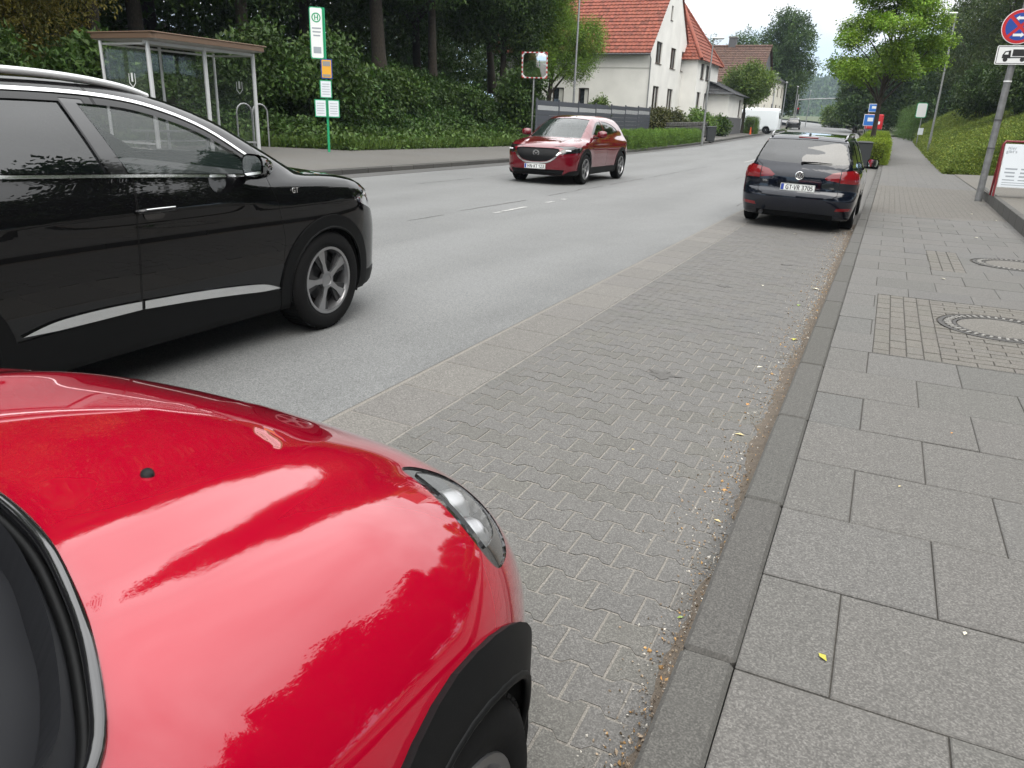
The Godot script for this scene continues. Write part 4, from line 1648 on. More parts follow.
			mb = MB.new()
			mb.tube([Vector3(s * 0.044, 0.013, -0.09), Vector3(s * 0.05, 0.014, 0.0), Vector3(s * 0.044, 0.012, 0.09)], 0.004, 6)
			part("bright_strip", mb.mesh(), M.chrome, h)
			mb = MB.new()
			mb.prism(round_rect(0.13, 0.05, 0.024), 0.002, Basis(Vector3(0, 0, -s), Vector3.UP, Vector3(s, 0, 0)), Vector3(s * 0.002, -0.022, 0.01))
			part("finger_dish", mb.mesh(), M.gloss_black, h)
	door_mirror(car, Vector3(0.985, 1.15, -0.76), Vector3(0.16, 0.14, 0.15), M.paint_black)
	# badge on the front wing
	for s in [-1.0, 1.0]:
		var t := part("wing_badge", letters("GT", 0.035, 0.003, "Droid Sans", 700), M.chrome, nd)
		t.position = Vector3(s * (_side_x(car, -0.30, 0.985) + 0.004), 0.985, 0.30)
		t.rotation = Vector3(0, s * PI / 2, 0)
	add_seats(car, -1.35, -2.2, 0.62)
	# dashboard, wheel, mirror and sticker seen through the glass
	mb_box(nd, "dashboard", Vector3(0, 0.96, 0.42), Vector3(1.38, 0.22, 0.42), M.seat, 0.06)
	var sw := MB.new()
	var ring := []
	for k in 25:
		var a := TAU * k / 24
		ring.append(Vector3(-0.37, 1.02, 0.78) + Vector3(cos(a) * 0.17, sin(a) * 0.16, -sin(a) * 0.06))
	sw.tube(ring, 0.014, 8, false)
	part("steering_wheel", sw.mesh(), M.seat, nd)
	mb_box(nd, "interior_mirror", Vector3(0, 1.42, 0.80), Vector3(0.22, 0.06, 0.02), M.seat, 0.01)
	var st := MB.new()
	st.cyl(Vector3(0.50, 1.245, 0.44), Vector3(0.50, 1.247, 0.437), 0.04, 0.04, 20)
	part("sticker", st.mesh(), M.sign_green, nd)

func _side_x(car: Dictionary, z: float, y: float) -> float:
	var lo := 0.3
	var hi := 1.2
	for i in 20:
		var m := (lo + hi) / 2
		if car.shell.f(m, y, z) < 0.0: lo = m
		else: hi = m
	return lo

func _rear_z(car: Dictionary, x: float, y: float) -> float:
	var lo := -6.0
	var hi := -1.5
	for i in 22:
		var m := (lo + hi) / 2
		if car.shell.f(x, y, m) < 0.0: hi = m
		else: lo = m
	return hi

func _front_z(car: Dictionary, x: float, y: float) -> float:
	var lo := -0.2
	var hi := 1.6
	for i in 22:
		var m := (lo + hi) / 2
		if car.shell.f(x, y, m) < 0.0: lo = m
		else: hi = m
	return lo

func build_navy_estate():
	var sh := Shell.new()
	sh.W = Tab.new([[-3.9, 0.80], [-3.5, 0.865], [-3.1, 0.89], [-2.6, 0.90], [-1.5, 0.885], [-0.6, 0.885], [0.0, 0.90], [0.5, 0.875], [1.0, 0.80]])
	sh.S = Tab.new([[0.1, 0.90], [0.25, 0.945], [0.45, 0.985], [0.6, 0.998], [0.74, 1.0], [0.86, 0.985], [0.95, 0.96], [1.1, 0.90], [1.3, 0.8]])
	sh.D = Tab.new([[-4.0, 0.93], [-3.6, 0.985], [-2.6, 1.0], [-1.5, 0.985], [-0.5, 0.965], [0.0, 0.93], [0.4, 0.865], [0.65, 0.79], [0.85, 0.68], [1.1, 0.45]])
	sh.ZF = Tab.new([[0.1, 0.75], [0.28, 0.86], [0.5, 0.875], [0.65, 0.84], [0.78, 0.70], [0.9, 0.4], [1.1, -0.1]])
	sh.ZR = Tab.new([[0.1, -3.50], [0.26, -3.60], [0.40, -3.675], [0.50, -3.69], [0.58, -3.675], [0.64, -3.645], [0.80, -3.64], [0.95, -3.60], [1.1, -3.52], [1.3, -3.3]])
	sh.BF = Tab.new([[0, 0], [0.4, 0.03], [0.6, 0.09], [0.75, 0.2], [0.87, 0.4], [1.0, 0.7]])
	sh.BR = Tab.new([[0, 0], [0.4, 0.015], [0.6, 0.05], [0.75, 0.11], [0.85, 0.2], [0.92, 0.33], [1.0, 0.55]])
	sh.WU = Tab.new([[-3.9, 0.70], [-3.4, 0.765], [-2.5, 0.80], [-1.0, 0.825], [-0.3, 0.79], [0.3, 0.72]])
	sh.R = Tab.new([[-4.0, 1.36], [-3.4, 1.425], [-2.6, 1.465], [-1.8, 1.485], [-1.3, 1.475], [-0.95, 1.425], [-0.55, 1.26], [-0.15, 1.06], [0.2, 0.90], [0.8, 0.6]])
	sh.ZU = Tab.new([[0.8, -3.62], [0.98, -3.58], [1.1, -3.52], [1.25, -3.40], [1.38, -3.29], [1.45, -3.22], [1.55, -3.1]])
	sh.BU = Tab.new([[0, 0], [0.3, 0.02], [0.5, 0.06], [0.65, 0.13], [0.78, 0.24], [0.9, 0.4]])
	sh.belt = 0.96; sh.tum = 0.30; sh.tum2 = 0.25; sh.crown = 0.04; sh.crown_r = 0.045
	sh.k_ur = 0.09; sh.k_u = 0.03; sh.k_ab = 0.09; sh.k_c = 0.10; sh.k_dr = 0.06; sh.ybot = 0.19; sh.ya = 0.62; sh.za = 0.2; sh.zb = -3.1
	var car := new_car("navy_estate_car", "dark navy estate car parked in the paved bay, seen from its tailgate", Vector3(-1.24, -0.124, -16.72), 0.0, sh, [80, 26, 64])
	var nd: Node3D = car.node
	nd.rotation.z = -0.024
	for z in [0.0, -2.635]:
		arch_cut(car, z, 0.315, 0.355, 0.0, null)
		wheel_well(car, z, 0.315, 0.37, 0.85)
		for s in [-1.0, 1.0]: make_wheel(nd, Vector3(s * 0.775, 0.316, -z), s, 0.316, 0.205, 0.205, "five")
	cut_part(car, "front_side_window", "s", poly([[-0.50, 1.03], [-0.62, 1.12], [-1.0, 1.32], [-1.42, 1.385], [-1.42, 1.02]]), M.tinted_glass, -0.008, true)
	cut_part(car, "rear_side_window", "s", poly([[-1.50, 1.02], [-1.50, 1.388], [-2.35, 1.375], [-2.38, 1.03]]), M.tinted_glass, -0.008, true)
	cut_part(car, "load_bay_window", "s", poly([[-2.45, 1.035], [-2.45, 1.372], [-3.02, 1.335], [-3.22, 1.25], [-3.32, 1.07]]), M.tinted_glass, -0.008, true)
	cut_part(car, "windscreen", "t", poly([[-0.01, 0.0], [0.35, -0.03], [0.62, -0.14], [0.55, -0.85], [0.5, -1.03], [-0.01, -0.98]]), M.tinted_glass, -0.008, false, null, 0.98)
	var rg := curve2([[-0.012, 1.025], [0.40, 1.03], [0.66, 1.05], [0.715, 1.09], [0.67, 1.22], [0.605, 1.345], [0.55, 1.37], [-0.012, 1.385]], 3)
	cut_part(car, "rear_window", "r", rg, M.tinted_glass, -0.006)
	# tail lights: on the wing and on the tailgate
	cut_part(car, "tail_light", "r", poly([[0.605, 0.775], [0.93, 0.765], [0.93, 0.965], [0.75, 0.968], [0.605, 0.945]]), M.red_lens, 0.004, true)
	cut_part(car, "tail_light", "r", poly([[0.375, 0.835], [0.41, 0.805], [0.592, 0.785], [0.592, 0.94], [0.48, 0.915]]), M.red_lens_dark, 0.004, true)
	cut_part(car, "tail_light", "s", poly([[-3.40, 0.86], [-3.30, 0.93], [-3.40, 0.975], [-3.9, 0.985], [-3.9, 0.76]]), M.red_lens, 0.004, true, null, 0.80)
	# bumper: reflectors, dark valance
	cut_part(car, "rear_reflector", "r", poly([[0.60, 0.345], [0.84, 0.36], [0.84, 0.405], [0.62, 0.39]]), M.red_lens, 0.003, true)
	cut_part(car, "valance", "r", poly([[-0.012, 0.10], [0.62, 0.10], [0.58, 0.275], [-0.012, 0.285]]), M.black_plastic, 0.004)
	cut_part(car, "plate_recess", "r", poly([[-0.012, 0.590], [0.345, 0.590], [0.375, 0.725], [-0.012, 0.730]]), M.paint_navy, -0.025)
	cut_panel(car, "tailgate", "r", poly([[-0.03, 0.515], [0.52, 0.525], [0.600, 0.585], [0.600, 0.97], [0.735, 1.06], [0.60, 1.41], [0.5, 1.425], [-0.03, 1.432]]), M.paint_navy, 0.006, false)
	cut_panel(car, "rear_bumper", "r", poly([[-0.03, 0.285], [0.60, 0.275], [0.98, 0.25], [0.98, 0.60], [0.606, 0.58], [0.52, 0.517], [-0.03, 0.507]]), M.paint_navy, 0.005, false)
	cut_panel(car, "front_door", "s", poly([[-0.38, 0.26], [-0.36, 0.62], [-0.44, 0.98], [-0.5, 1.46], [-1.46, 1.46], [-1.46, 0.26]]), M.paint_navy)
	cut_panel(car, "rear_door", "s", poly([[-1.47, 0.26], [-1.47, 1.46], [-2.42, 1.46], [-2.44, 0.85], [-2.26, 0.5], [-2.20, 0.26]]), M.paint_navy)
	cut_part(car, "sill_trim", "s", poly([[-2.22, 0.1], [-2.2, 0.25], [-0.40, 0.25], [-0.38, 0.1]]), M.black_plastic, 0.004, true)
	cut_part(car, "headlight", "f", poly([[0.42, 0.60], [0.9, 0.66], [0.9, 0.78], [0.45, 0.72]]), M.reflector, -0.004, true, null, 0.2)
	part("body", soup_mesh(car.soup), M.paint_navy, nd)
	for s in [-1.0, 1.0]:
		var path := curve3([Vector3(s * 0.575, 1.43, 1.15), Vector3(s * 0.585, 1.475, 1.35), Vector3(s * 0.585, 1.495, 1.9), Vector3(s * 0.575, 1.485, 2.7), Vector3(s * 0.565, 1.455, 3.1), Vector3(s * 0.56, 1.40, 3.22)], 5)
		var mb := MB.new()
		mb.tube(path, 0.019, 8)
		part("roof_rail", mb.mesh(), M.gloss_black, nd)
	door_mirror(car, Vector3(0.965, 1.0, -0.62), Vector3(0.20, 0.155, 0.15), M.paint_navy)
	# round badge with the letters the tailgate carries
	var bz := -_rear_z(car, 0.0, 0.845)
	var lg := Node3D.new()
	lg.name = "round_badge"
	nd.add_child(lg, true)
	lg.position = Vector3(0, 0.845, bz + 0.004)
	var mb := MB.new()
	mb.lathe([Vector2(0.066, -0.004), Vector2(0.066, 0.006), Vector2(0.058, 0.008), Vector2(0.054, 0.004), Vector2(0.0, 0.003)], 28, Basis(Vector3(0, 0, 1), Vector3(1, 0, 0), Vector3(0, 1, 0)))
	part("disc", mb.mesh(), M.chrome, lg)
	mb = MB.new()
	mb.prism(disc_poly(0, 0, 0.052, 0.052, 24), 0.002, Basis.IDENTITY, Vector3(0, 0, 0.004))
	part("field", mb.mesh(), M.gloss_black, lg)
	mb = MB.new()
	for ln in [[[-0.022, 0.046], [0.0, 0.004], [0.022, 0.046]], [[-0.044, 0.022], [-0.020, -0.042], [0.0, -0.004], [0.020, -0.042], [0.044, 0.022]]]:
		for q in Geometry2D.offset_polyline(poly(ln), 0.0048, Geometry2D.JOIN_MITER, Geometry2D.END_BUTT): mb.prism(q, 0.0025, Basis.IDENTITY, Vector3(0, 0, 0.006))
	part("monogram", mb.mesh(), M.chrome, lg)
	number_plate(nd, Vector3(0, 0.660, -_rear_z(car, 0.0, 0.66) - 0.018), Basis(Vector3.RIGHT, -0.05), "GT·VR 3705")
	# model lettering on the tailgate
	var tx := [["GOLF", -0.50, 0.735], ["TDI", 0.50, 0.685]]
	for q in tx:
		var t := part("tailgate_lettering", letters(q[0], 0.028, 0.003, "Droid Sans", 700), M.chrome, nd)
		t.position = Vector3(q[1], q[2], -_rear_z(car, absf(q[1]), q[2]) + 0.003)
	# wiper, antenna, third brake light
	var wz := -_rear_z(car, 0.2, 1.045)
	mb = MB.new()
	mb.tube([Vector3(0.0, 1.045, wz + 0.03), Vector3(0.2, 1.055, wz + 0.022), Vector3(0.44, 1.05, wz + 0.008)], [0.016, 0.010, 0.006], 6)
	mb.cyl(Vector3(0, 1.03, wz - 0.01), Vector3(0, 1.035, wz + 0.04), 0.022, 0.018, 12)
	part("rear_wiper", mb.mesh(), M.black_plastic, nd)
	mb = MB.new()
	mb.prism(poly([[0.0, 0.0], [0.16, 0.0], [0.15, 0.055], [0.11, 0.055]]), 0.03, Basis(Vector3(0, 0, 1), Vector3.UP, Vector3(-1, 0, 0)), Vector3(0.015, 1.425, 2.95))
	part("roof_antenna", mb.mesh(), M.paint_navy, nd)
	mb = MB.new()
	mb.box(Vector3(0, 1.412, -_rear_z(car, 0.0, 1.412) - 0.004), Vector3(0.30, 0.02, 0.03), 0.006)
	part("brake_light", mb.mesh(), M.red_lens_dark, nd)
	add_seats(car, -1.3, -2.15, 0.55)
	mb = MB.new()
	mb.cyl(Vector3(-0.5, 0.245, 3.52), Vector3(-0.5, 0.24, 3.68), 0.03, 0.03, 12)
	part("exhaust_pipe", mb.mesh(), M.alloy_dark, nd)

func build_maroon_crossover():
	var sh := Shell.new()
	sh.W = Tab.new([[-3.7, 0.82], [-3.2, 0.875], [-2.6, 0.897], [-1.5, 0.87], [-0.6, 0.87], [0.0, 0.897], [0.5, 0.885], [1.1, 0.82]])
	sh.S = Tab.new([[0.1, 0.90], [0.25, 0.95], [0.45, 0.98], [0.65, 0.995], [0.8, 1.0], [0.9, 0.98], [1.0, 0.94], [1.15, 0.86]])
	sh.D = Tab.new([[-3.8, 1.0], [-3.4, 1.08], [-2.6, 1.08], [-1.5, 1.04], [-0.6, 1.03], [-0.2, 1.02], [0.2, 0.98], [0.5, 0.93], [0.75, 0.86], [0.9, 0.76], [1.2, 0.5]])
	sh.ZF = Tab.new([[0.1, 0.80], [0.25, 0.91], [0.4, 0.935], [0.6, 0.94], [0.78, 0.90], [0.88, 0.78], [0.98, 0.5], [1.2, 0.0]])
	sh.ZR = Tab.new([[0.1, -3.3], [0.3, -3.43], [0.55, -3.465], [0.8, -3.45], [1.05, -3.38], [1.3, -3.2]])
	sh.BF = Tab.new([[0, 0], [0.3, 0.02], [0.5, 0.07], [0.65, 0.14], [0.78, 0.26], [0.87, 0.4], [1.0, 0.7]])
	sh.BR = Tab.new([[0, 0], [0.4, 0.02], [0.6, 0.06], [0.75, 0.13], [0.87, 0.25], [1.0, 0.5]])
	sh.WU = Tab.new([[-3.7, 0.66], [-3.0, 0.765], [-2.0, 0.80], [-1.0, 0.81], [-0.3, 0.78], [0.3, 0.7]])
	sh.R = Tab.new([[-3.7, 1.28], [-3.2, 1.42], [-2.6, 1.50], [-2.0, 1.535], [-1.5, 1.535], [-1.1, 1.49], [-0.75, 1.375], [-0.35, 1.19], [0.0, 1.03], [0.3, 0.9], [0.8, 0.6]])
	sh.ZU = Tab.new([[0.8, -3.45], [1.05, -3.38], [1.25, -3.2], [1.4, -3.0], [1.55, -2.8]])
	sh.BU = Tab.new([[0, 0], [0.3, 0.03], [0.5, 0.09], [0.65, 0.17], [0.78, 0.28], [0.9, 0.42]])
	sh.belt = 1.03; sh.tum = 0.40; sh.tum2 = 0.3; sh.crown = 0.06; sh.crown_r = 0.06
	sh.k_ur = 0.12; sh.k_u = 0.04; sh.k_ab = 0.13; sh.ybot = 0.2; sh.ya = 0.62; sh.za = 0.25; sh.zb = -2.8
	sh.extra = func(x: float, z: float) -> float: return 0.018 * exp(-pow((x - 0.50) / 0.07, 2.0)) * smoothstep(-0.5, -0.1, z) * (1.0 - smoothstep(0.55, 0.85, z))
	var car := new_car("maroon_crossover", "dark red crossover driving towards us with a chrome edged grille", Vector3(-7.25, 0.013, -17.35), PI, sh, [80, 26, 64])
	var nd: Node3D = car.node
	for z in [0.0, -2.66]:
		arch_cut(car, z, 0.335, 0.375, 0.085, M.black_plastic)
		wheel_well(car, z, 0.335, 0.39, 0.84)
		for s in [-1.0, 1.0]: make_wheel(nd, Vector3(s * 0.785, 0.335, -z), s, 0.335, 0.215, 0.228, "star")
	var fw := curve2([[-0.62, 1.10], [-0.85, 1.235], [-1.15, 1.36], [-1.50, 1.405]], 4)
	fw.append_array(poly([[-1.50, 1.075]]))
	cut_part(car, "front_side_window", "s", fw, M.tinted_glass, -0.008, true)
	var rw := curve2([[-1.58, 1.405], [-1.9, 1.395], [-2.3, 1.34], [-2.62, 1.24]], 4)
	rw.append_array(poly([[-2.66, 1.16], [-1.58, 1.08]]))
	cut_part(car, "rear_side_window", "s", rw, M.tinted_glass, -0.008, true)
	cut_part(car, "windscreen", "t", poly([[-0.01, 0.02], [0.3, 0.0], [0.5, -0.06], [0.655, -0.17], [0.58, -0.75], [0.53, -1.03], [0.3, -1.0], [-0.01, -0.985]]), M.car_glass, -0.008, false, null, 1.0)
	cut_part(car, "rear_window", "r", poly([[-0.01, 1.12], [0.55, 1.12], [0.45, 1.38], [-0.01, 1.4]]), M.tinted_glass, -0.006)
	# front: shield grille, slim lamps, lower intake
	var gr := curve2([[-0.012, 0.800], [0.30, 0.798], [0.49, 0.785], [0.535, 0.735], [0.43, 0.60], [0.30, 0.525], [0.12, 0.50], [-0.012, 0.497]], 3)
	cut_part(car, "grille", "f", gr, M.black_plastic, -0.02, false, null, 0.3)
	cut_part(car, "headlight", "f", poly([[0.545, 0.735], [0.60, 0.665], [0.97, 0.715], [0.97, 0.84], [0.60, 0.775]]), M.gloss_black, -0.006, true, null, 0.15)
	cut_part(car, "headlight", "s", poly([[0.42, 0.80], [0.55, 0.845], [0.75, 0.84], [0.75, 0.73], [0.6, 0.725]]), M.gloss_black, -0.004, true)
	cut_part(car, "grille_trim", "f", line_poly([[0.62, 0.71], [0.53, 0.685], [0.44, 0.58], [0.30, 0.500], [0.12, 0.474], [-0.012, 0.472]], 0.034), M.chrome, 0.012, false, null, 0.3)
	cut_part(car, "lower_intake", "f", poly([[-0.012, 0.20], [0.60, 0.21], [0.66, 0.33], [-0.012, 0.335]]), M.black_plastic, -0.015, false, null, 0.3)
	cut_part(car, "front_valance", "f", poly([[-0.012, 0.05], [0.98, 0.05], [0.98, 0.34], [0.75, 0.30], [0.6, 0.205], [-0.012, 0.195]]), M.black_plastic, 0.006, false, null, 0.1)
	cut_part(car, "sill_cladding", "s", poly([[-2.24, 0.1], [-2.22, 0.36], [-0.46, 0.36], [-0.44, 0.1]]), M.black_plastic, 0.008, true)
	cut_part(car, "tail_light", "r", poly([[0.42, 0.86], [0.95, 0.88], [0.95, 0.98], [0.44, 0.96]]), M.red_lens, 0.003, true)
	cut_panel(car, "front_door", "s", poly([[-0.42, 0.34], [-0.40, 0.70], [-0.50, 1.02], [-0.55, 1.5], [-1.54, 1.5], [-1.54, 0.34]]), M.paint_maroon)
	cut_panel(car, "rear_door", "s", poly([[-1.55, 0.34], [-1.55, 1.5], [-2.6, 1.5], [-2.56, 0.9], [-2.26, 0.6], [-2.18, 0.34]]), M.paint_maroon)
	cut_panel(car, "hood", "t", poly([[-0.03, 0.86], [0.35, 0.82], [0.58, 0.64], [0.74, 0.30], [0.74, -0.20], [0.55, -0.05], [0.3, 0.04], [-0.03, 0.06]]), M.paint_maroon, 0.005, false, 0.72)
	part("body", soup_mesh(car.soup), M.paint_maroon, nd)
	door_mirror(car, Vector3(0.99, 1.10, -0.72), Vector3(0.23, 0.16, 0.16), M.paint_maroon)
	number_plate(nd, Vector3(0, 0.395, -_front_z(car, 0.0, 0.395) - 0.012), Basis(Vector3.UP, PI), "HN·KT 123")
	# winged emblem in the grille
	var em := Node3D.new()
	em.name = "grille_emblem"
	nd.add_child(em, true)
	em.position = Vector3(0, 0.685, -_front_z(car, 0.0, 0.685) + 0.010)
	em.rotation.y = PI
	var mb := MB.new()
	for q in Geometry2D.offset_polyline(disc_poly(0, 0, 0.072, 0.058, 28), 0.007, Geometry2D.JOIN_ROUND, Geometry2D.END_JOINED):
		if not Geometry2D.is_polygon_clockwise(q): mb.prism(q, 0.004)
	part("ring", mb.mesh(), M.chrome, em)
	mb = MB.new()
	mb.prism(disc_poly(0, 0, 0.064, 0.050, 24), 0.006)
	part("field", mb.mesh(), M.gloss_black, em)
	mb = MB.new()
	for q in Geometry2D.offset_polyline(curve2([[-0.068, 0.022], [-0.03, 0.014], [0.0, -0.014], [0.03, 0.014], [0.068, 0.022]], 5), 0.006): mb.prism(q, 0.008)
	part("wings", mb.mesh(), M.chrome, em)
	# lit running lamps inside the slim housings
	for s in [-1.0, 1.0]:
		var fz := _front_z(car, 0.70, 0.745)
		mb = MB.new()
		mb.box(Vector3(s * 0.715, 0.748, -fz + 0.008), Vector3(0.13, 0.028, 0.02), 0.008, Basis(Vector3.UP, s * -0.45))
		part("running_lamp", mb.mesh(), M.lamp_white, nd)
	add_seats(car, -1.3, -2.15, 0.60)
	mb_box(nd, "dashboard", Vector3(0, 0.93, 0.40), Vector3(1.3, 0.2, 0.42), M.seat, 0.06)

func build_red_hatch():
	var sh := Shell.new()
	sh.W = Tab.new([[-3.6, 0.80], [-3.1, 0.86], [-2.59, 0.88], [-1.5, 0.85], [-0.6, 0.85], [-0.1, 0.875], [0.2, 0.872], [0.45, 0.84], [0.9, 0.74]])
	sh.S = Tab.new([[0.1, 0.90], [0.25, 0.96], [0.42, 1.0], [0.55, 1.0], [0.68, 0.985], [0.80, 0.955], [0.92, 0.905], [1.05, 0.84], [1.3, 0.72]])
	sh.D = Tab.new([[-3.7, 0.98], [-3.0, 1.06], [-1.2, 1.03], [-0.6, 1.015], [-0.3, 1.0], [0.0, 0.972], [0.25, 0.935], [0.45, 0.88], [0.6, 0.815], [0.75, 0.72], [0.9, 0.58], [1.1, 0.3]])
	sh.ZF = Tab.new([[0.1, 0.70], [0.25, 0.79], [0.45, 0.82], [0.6, 0.81], [0.70, 0.77], [0.80, 0.68], [0.9, 0.5], [1.05, 0.1], [1.3, -0.5]])
	sh.ZR = Tab.new([[0.1, -3.2], [0.3, -3.32], [0.6, -3.36], [0.9, -3.33], [1.1, -3.25], [1.3, -3.1]])
	sh.BF = Tab.new([[0, 0], [0.3, 0.03], [0.45, 0.08], [0.6, 0.17], [0.72, 0.28], [0.80, 0.40], [0.88, 0.56], [1.0, 0.88]])
	sh.BR = Tab.new([[0, 0], [0.4, 0.03], [0.6, 0.08], [0.75, 0.16], [0.87, 0.3], [1.0, 0.55]])
	sh.WU = Tab.new([[-3.6, 0.62], [-3.0, 0.72], [-2.0, 0.77], [-1.0, 0.79], [-0.4, 0.77], [0.2, 0.70]])
	sh.R = Tab.new([[-3.6, 1.25], [-3.0, 1.42], [-2.4, 1.51], [-1.9, 1.54], [-1.45, 1.515], [-1.1, 1.42], [-0.75, 1.265], [-0.45, 1.115], [-0.20, 0.985], [0.1, 0.84], [0.5, 0.6], [1.2, 0.1]])
	sh.ZU = Tab.new([[0.8, -3.32], [1.1, -3.24], [1.3, -3.0], [1.45, -2.8], [1.6, -2.6]])
	sh.BU = Tab.new([[0, 0], [0.2, 0.02], [0.35, 0.055], [0.5, 0.115], [0.66, 0.21], [0.75, 0.285], [0.85, 0.38], [1.0, 0.55]])
	sh.belt = 1.01; sh.tum = 0.42; sh.tum2 = 0.3; sh.crown = 0.085; sh.crown_r = 0.06
	sh.k_ur = 0.10; sh.k_u = 0.03; sh.k_ab = 0.24; sh.k_c = 0.20; sh.ybot = 0.2; sh.ya = 0.60; sh.za = 0.10; sh.zb = -2.7
	sh.extra = func(x: float, z: float) -> float:
		var on := smoothstep(-0.75, -0.25, z) * (1.0 - smoothstep(0.30, 0.62, z))
		return on * (0.021 * exp(-pow((x - 0.69) / 0.13, 2.0)) - 0.005 * exp(-pow((x - 0.50) / 0.07, 2.0)) + 0.008 * exp(-pow((x - 0.40) / 0.08, 2.0)))
	var car := new_car("red_hatchback", "bright red hatchback parked in the bay, its hood and headlight beside the kerb", Vector3(-1.305, -0.128, -0.80), 0.0, sh, [124, 46, 114])
	var nd: Node3D = car.node
	nd.rotation.z = -0.024
	for z in [0.0, -2.588]:
		arch_cut(car, z, 0.325, 0.362, 0.080, M.black_plastic, 0.014)
		wheel_well(car, z, 0.325, 0.375, 0.82)
		for s in [-1.0, 1.0]: make_wheel(nd, Vector3(s * 0.752, 0.320, -z), s, 0.320, 0.205, 0.222, "five", 0.0)
	# lens of the headlight on the wing, with a dark bowl behind it
	var hl := curve2([[0.505, 0.365], [0.565, 0.322], [0.65, 0.278], [0.73, 0.250], [0.768, 0.258], [0.77, 0.30], [0.73, 0.40], [0.65, 0.485], [0.56, 0.51], [0.508, 0.44]], 4, true)
	var r := cut(car.soup, hl, "t", 0.45)
	car.soup = r[1]
	for s in [1, -1]:
		var lamp := Node3D.new()
		lamp.name = "headlight"
		nd.add_child(lamp, true)
		part("bowl", soup_mesh(r[0], -0.045, true, s, [hl], "t"), M.gloss_black, lamp)
		var inner := Geometry2D.offset_polygon(hl, -0.028)
		var q := cut(r[0], inner[0], "t", 0.45)
		part("bezel", soup_mesh(q[1], -0.004, true, s, [hl, inner[0]], "t"), M.gloss_black, lamp)
		part("lens", soup_mesh(q[0], -0.002, false, s), M.lens, lamp)
		for e in [[0.60, 0.405, 0.046], [0.685, 0.330, 0.042]]:
			var yy := 0.62
			for it in 20:   # drop the projector on to the bowl
				if sh.f(e[0], yy + 0.01, e[1]) < 0.0: yy += 0.01
			var mb := MB.new()
			var ax := Basis(Vector3.UP, -s * 0.5) * Basis(Vector3(0, 0, -1), Vector3(1, 0, 0), Vector3(0, -1, 0))
			mb.lathe([Vector2(e[2], -0.02), Vector2(e[2], 0.01), Vector2(e[2] * 0.9, 0.018), Vector2(e[2] * 0.72, 0.0), Vector2(e[2] * 0.6, 0.022), Vector2(e[2] * 0.35, 0.036), Vector2(0.0, 0.042)], 24, ax, Vector3(s * e[0], yy - 0.045, -e[1]))
			part("projector", mb.mesh(), M.alloy, lamp)
	# cowl, screen
	var cw := curve2([[-0.02, -0.215], [0.2, -0.235], [0.35, -0.270], [0.5, -0.330], [0.62, -0.395], [0.70, -0.455], [0.735, -0.52], [0.715, -0.60]], 5)
	var back := curve2([[0.655, -0.66], [0.60, -0.60], [0.48, -0.515], [0.35, -0.46], [0.2, -0.425], [-0.02, -0.405]], 5)
	var cowl := PackedVector2Array(cw)
	cowl.append_array(back)
	var cr := cut(car.soup, cowl, "t", 0.80)
	car.soup = cr[1]
	var low: PackedVector2Array = Geometry2D.offset_polygon(cowl, -0.030)[0]
	var ci := cut(cr[0], low, "t", 0.80)
	part("cowl_panel", soup_mesh(ci[0], -0.050, true, 0, [low], "t"), M.cowl_plastic, nd)
	part("cowl_edge", soup_mesh(ci[1], -0.028, true, 0, [cowl, low], "t"), M.cowl_plastic, nd)
	var gl := PackedVector2Array()
	for k in range(back.size() - 1, -1, -1): gl.append(back[k])
	gl.append_array(poly([[0.66, -0.75], [0.62, -1.0], [0.52, -1.33], [0.3, -1.30], [-0.02, -1.29]]))
	cut_part(car, "windscreen", "t", gl, M.tinted_glass, -0.006, false, null, 0.90)
	# seal along the rear edge of the hood
	for s in [-1.0, 1.0]:
		var path := []
		for p in cw:
			var yy := 0.7
			var lo := 0.7
			var hi := 1.5
			for it in 20:
				yy = (lo + hi) / 2
				if sh.f(absf(p.x), yy, p.y) < 0.0: lo = yy
				else: hi = yy
			path.append(Vector3(s * p.x, lo - 0.003, -p.y))
		var mb := MB.new()
		mb.tube(path, 0.0085, 10)
		part("hood_seal", mb.mesh(), M.gloss_black, nd)
		mb = MB.new()
		var p2 := []
		for p in path: p2.append(p + Vector3(-s * 0.004, -0.016, 0.014))
		mb.tube(p2, 0.008, 8)
		part("inner_seal", mb.mesh(), M.black_plastic, nd)
	# windows
	var fw := curve2([[-0.72, 1.09], [-0.95, 1.23], [-1.25, 1.365], [-1.6, 1.42]], 4)
	fw.append_array(poly([[-1.6, 1.06]]))
	cut_part(car, "front_side_window", "s", fw, M.tinted_glass, -0.008, true)
	cut_part(car, "rear_side_window", "s", poly([[-1.68, 1.06], [-1.68, 1.42], [-2.2, 1.38], [-2.6, 1.22], [-2.6, 1.12]]), M.tinted_glass, -0.008, true)
	cut_part(car, "rear_window", "r", poly([[-0.01, 1.10], [0.5, 1.10], [0.42, 1.36], [-0.01, 1.38]]), M.tinted_glass, -0.006)
	cut_part(car, "grille", "f", poly([[-0.012, 0.36], [0.5, 0.38], [0.55, 0.52], [0.4, 0.60], [-0.012, 0.61]]), M.gloss_black, -0.015, false, null, 0.3)
	cut_part(car, "lower_bumper", "f", poly([[-0.012, 0.1], [0.95, 0.1], [0.95, 0.30], [-0.012, 0.32]]), M.black_plastic, 0.004, false, null, 0.15)
	cut_part(car, "sill_cladding", "s", poly([[-2.14, 0.1], [-2.12, 0.33], [-0.47, 0.33], [-0.46, 0.1]]), M.black_plastic, 0.008, true)
	cut_part(car, "tail_light", "r", poly([[0.4, 0.88], [0.95, 0.9], [0.95, 1.02], [0.42, 1.0]]), M.red_lens, 0.003, true)
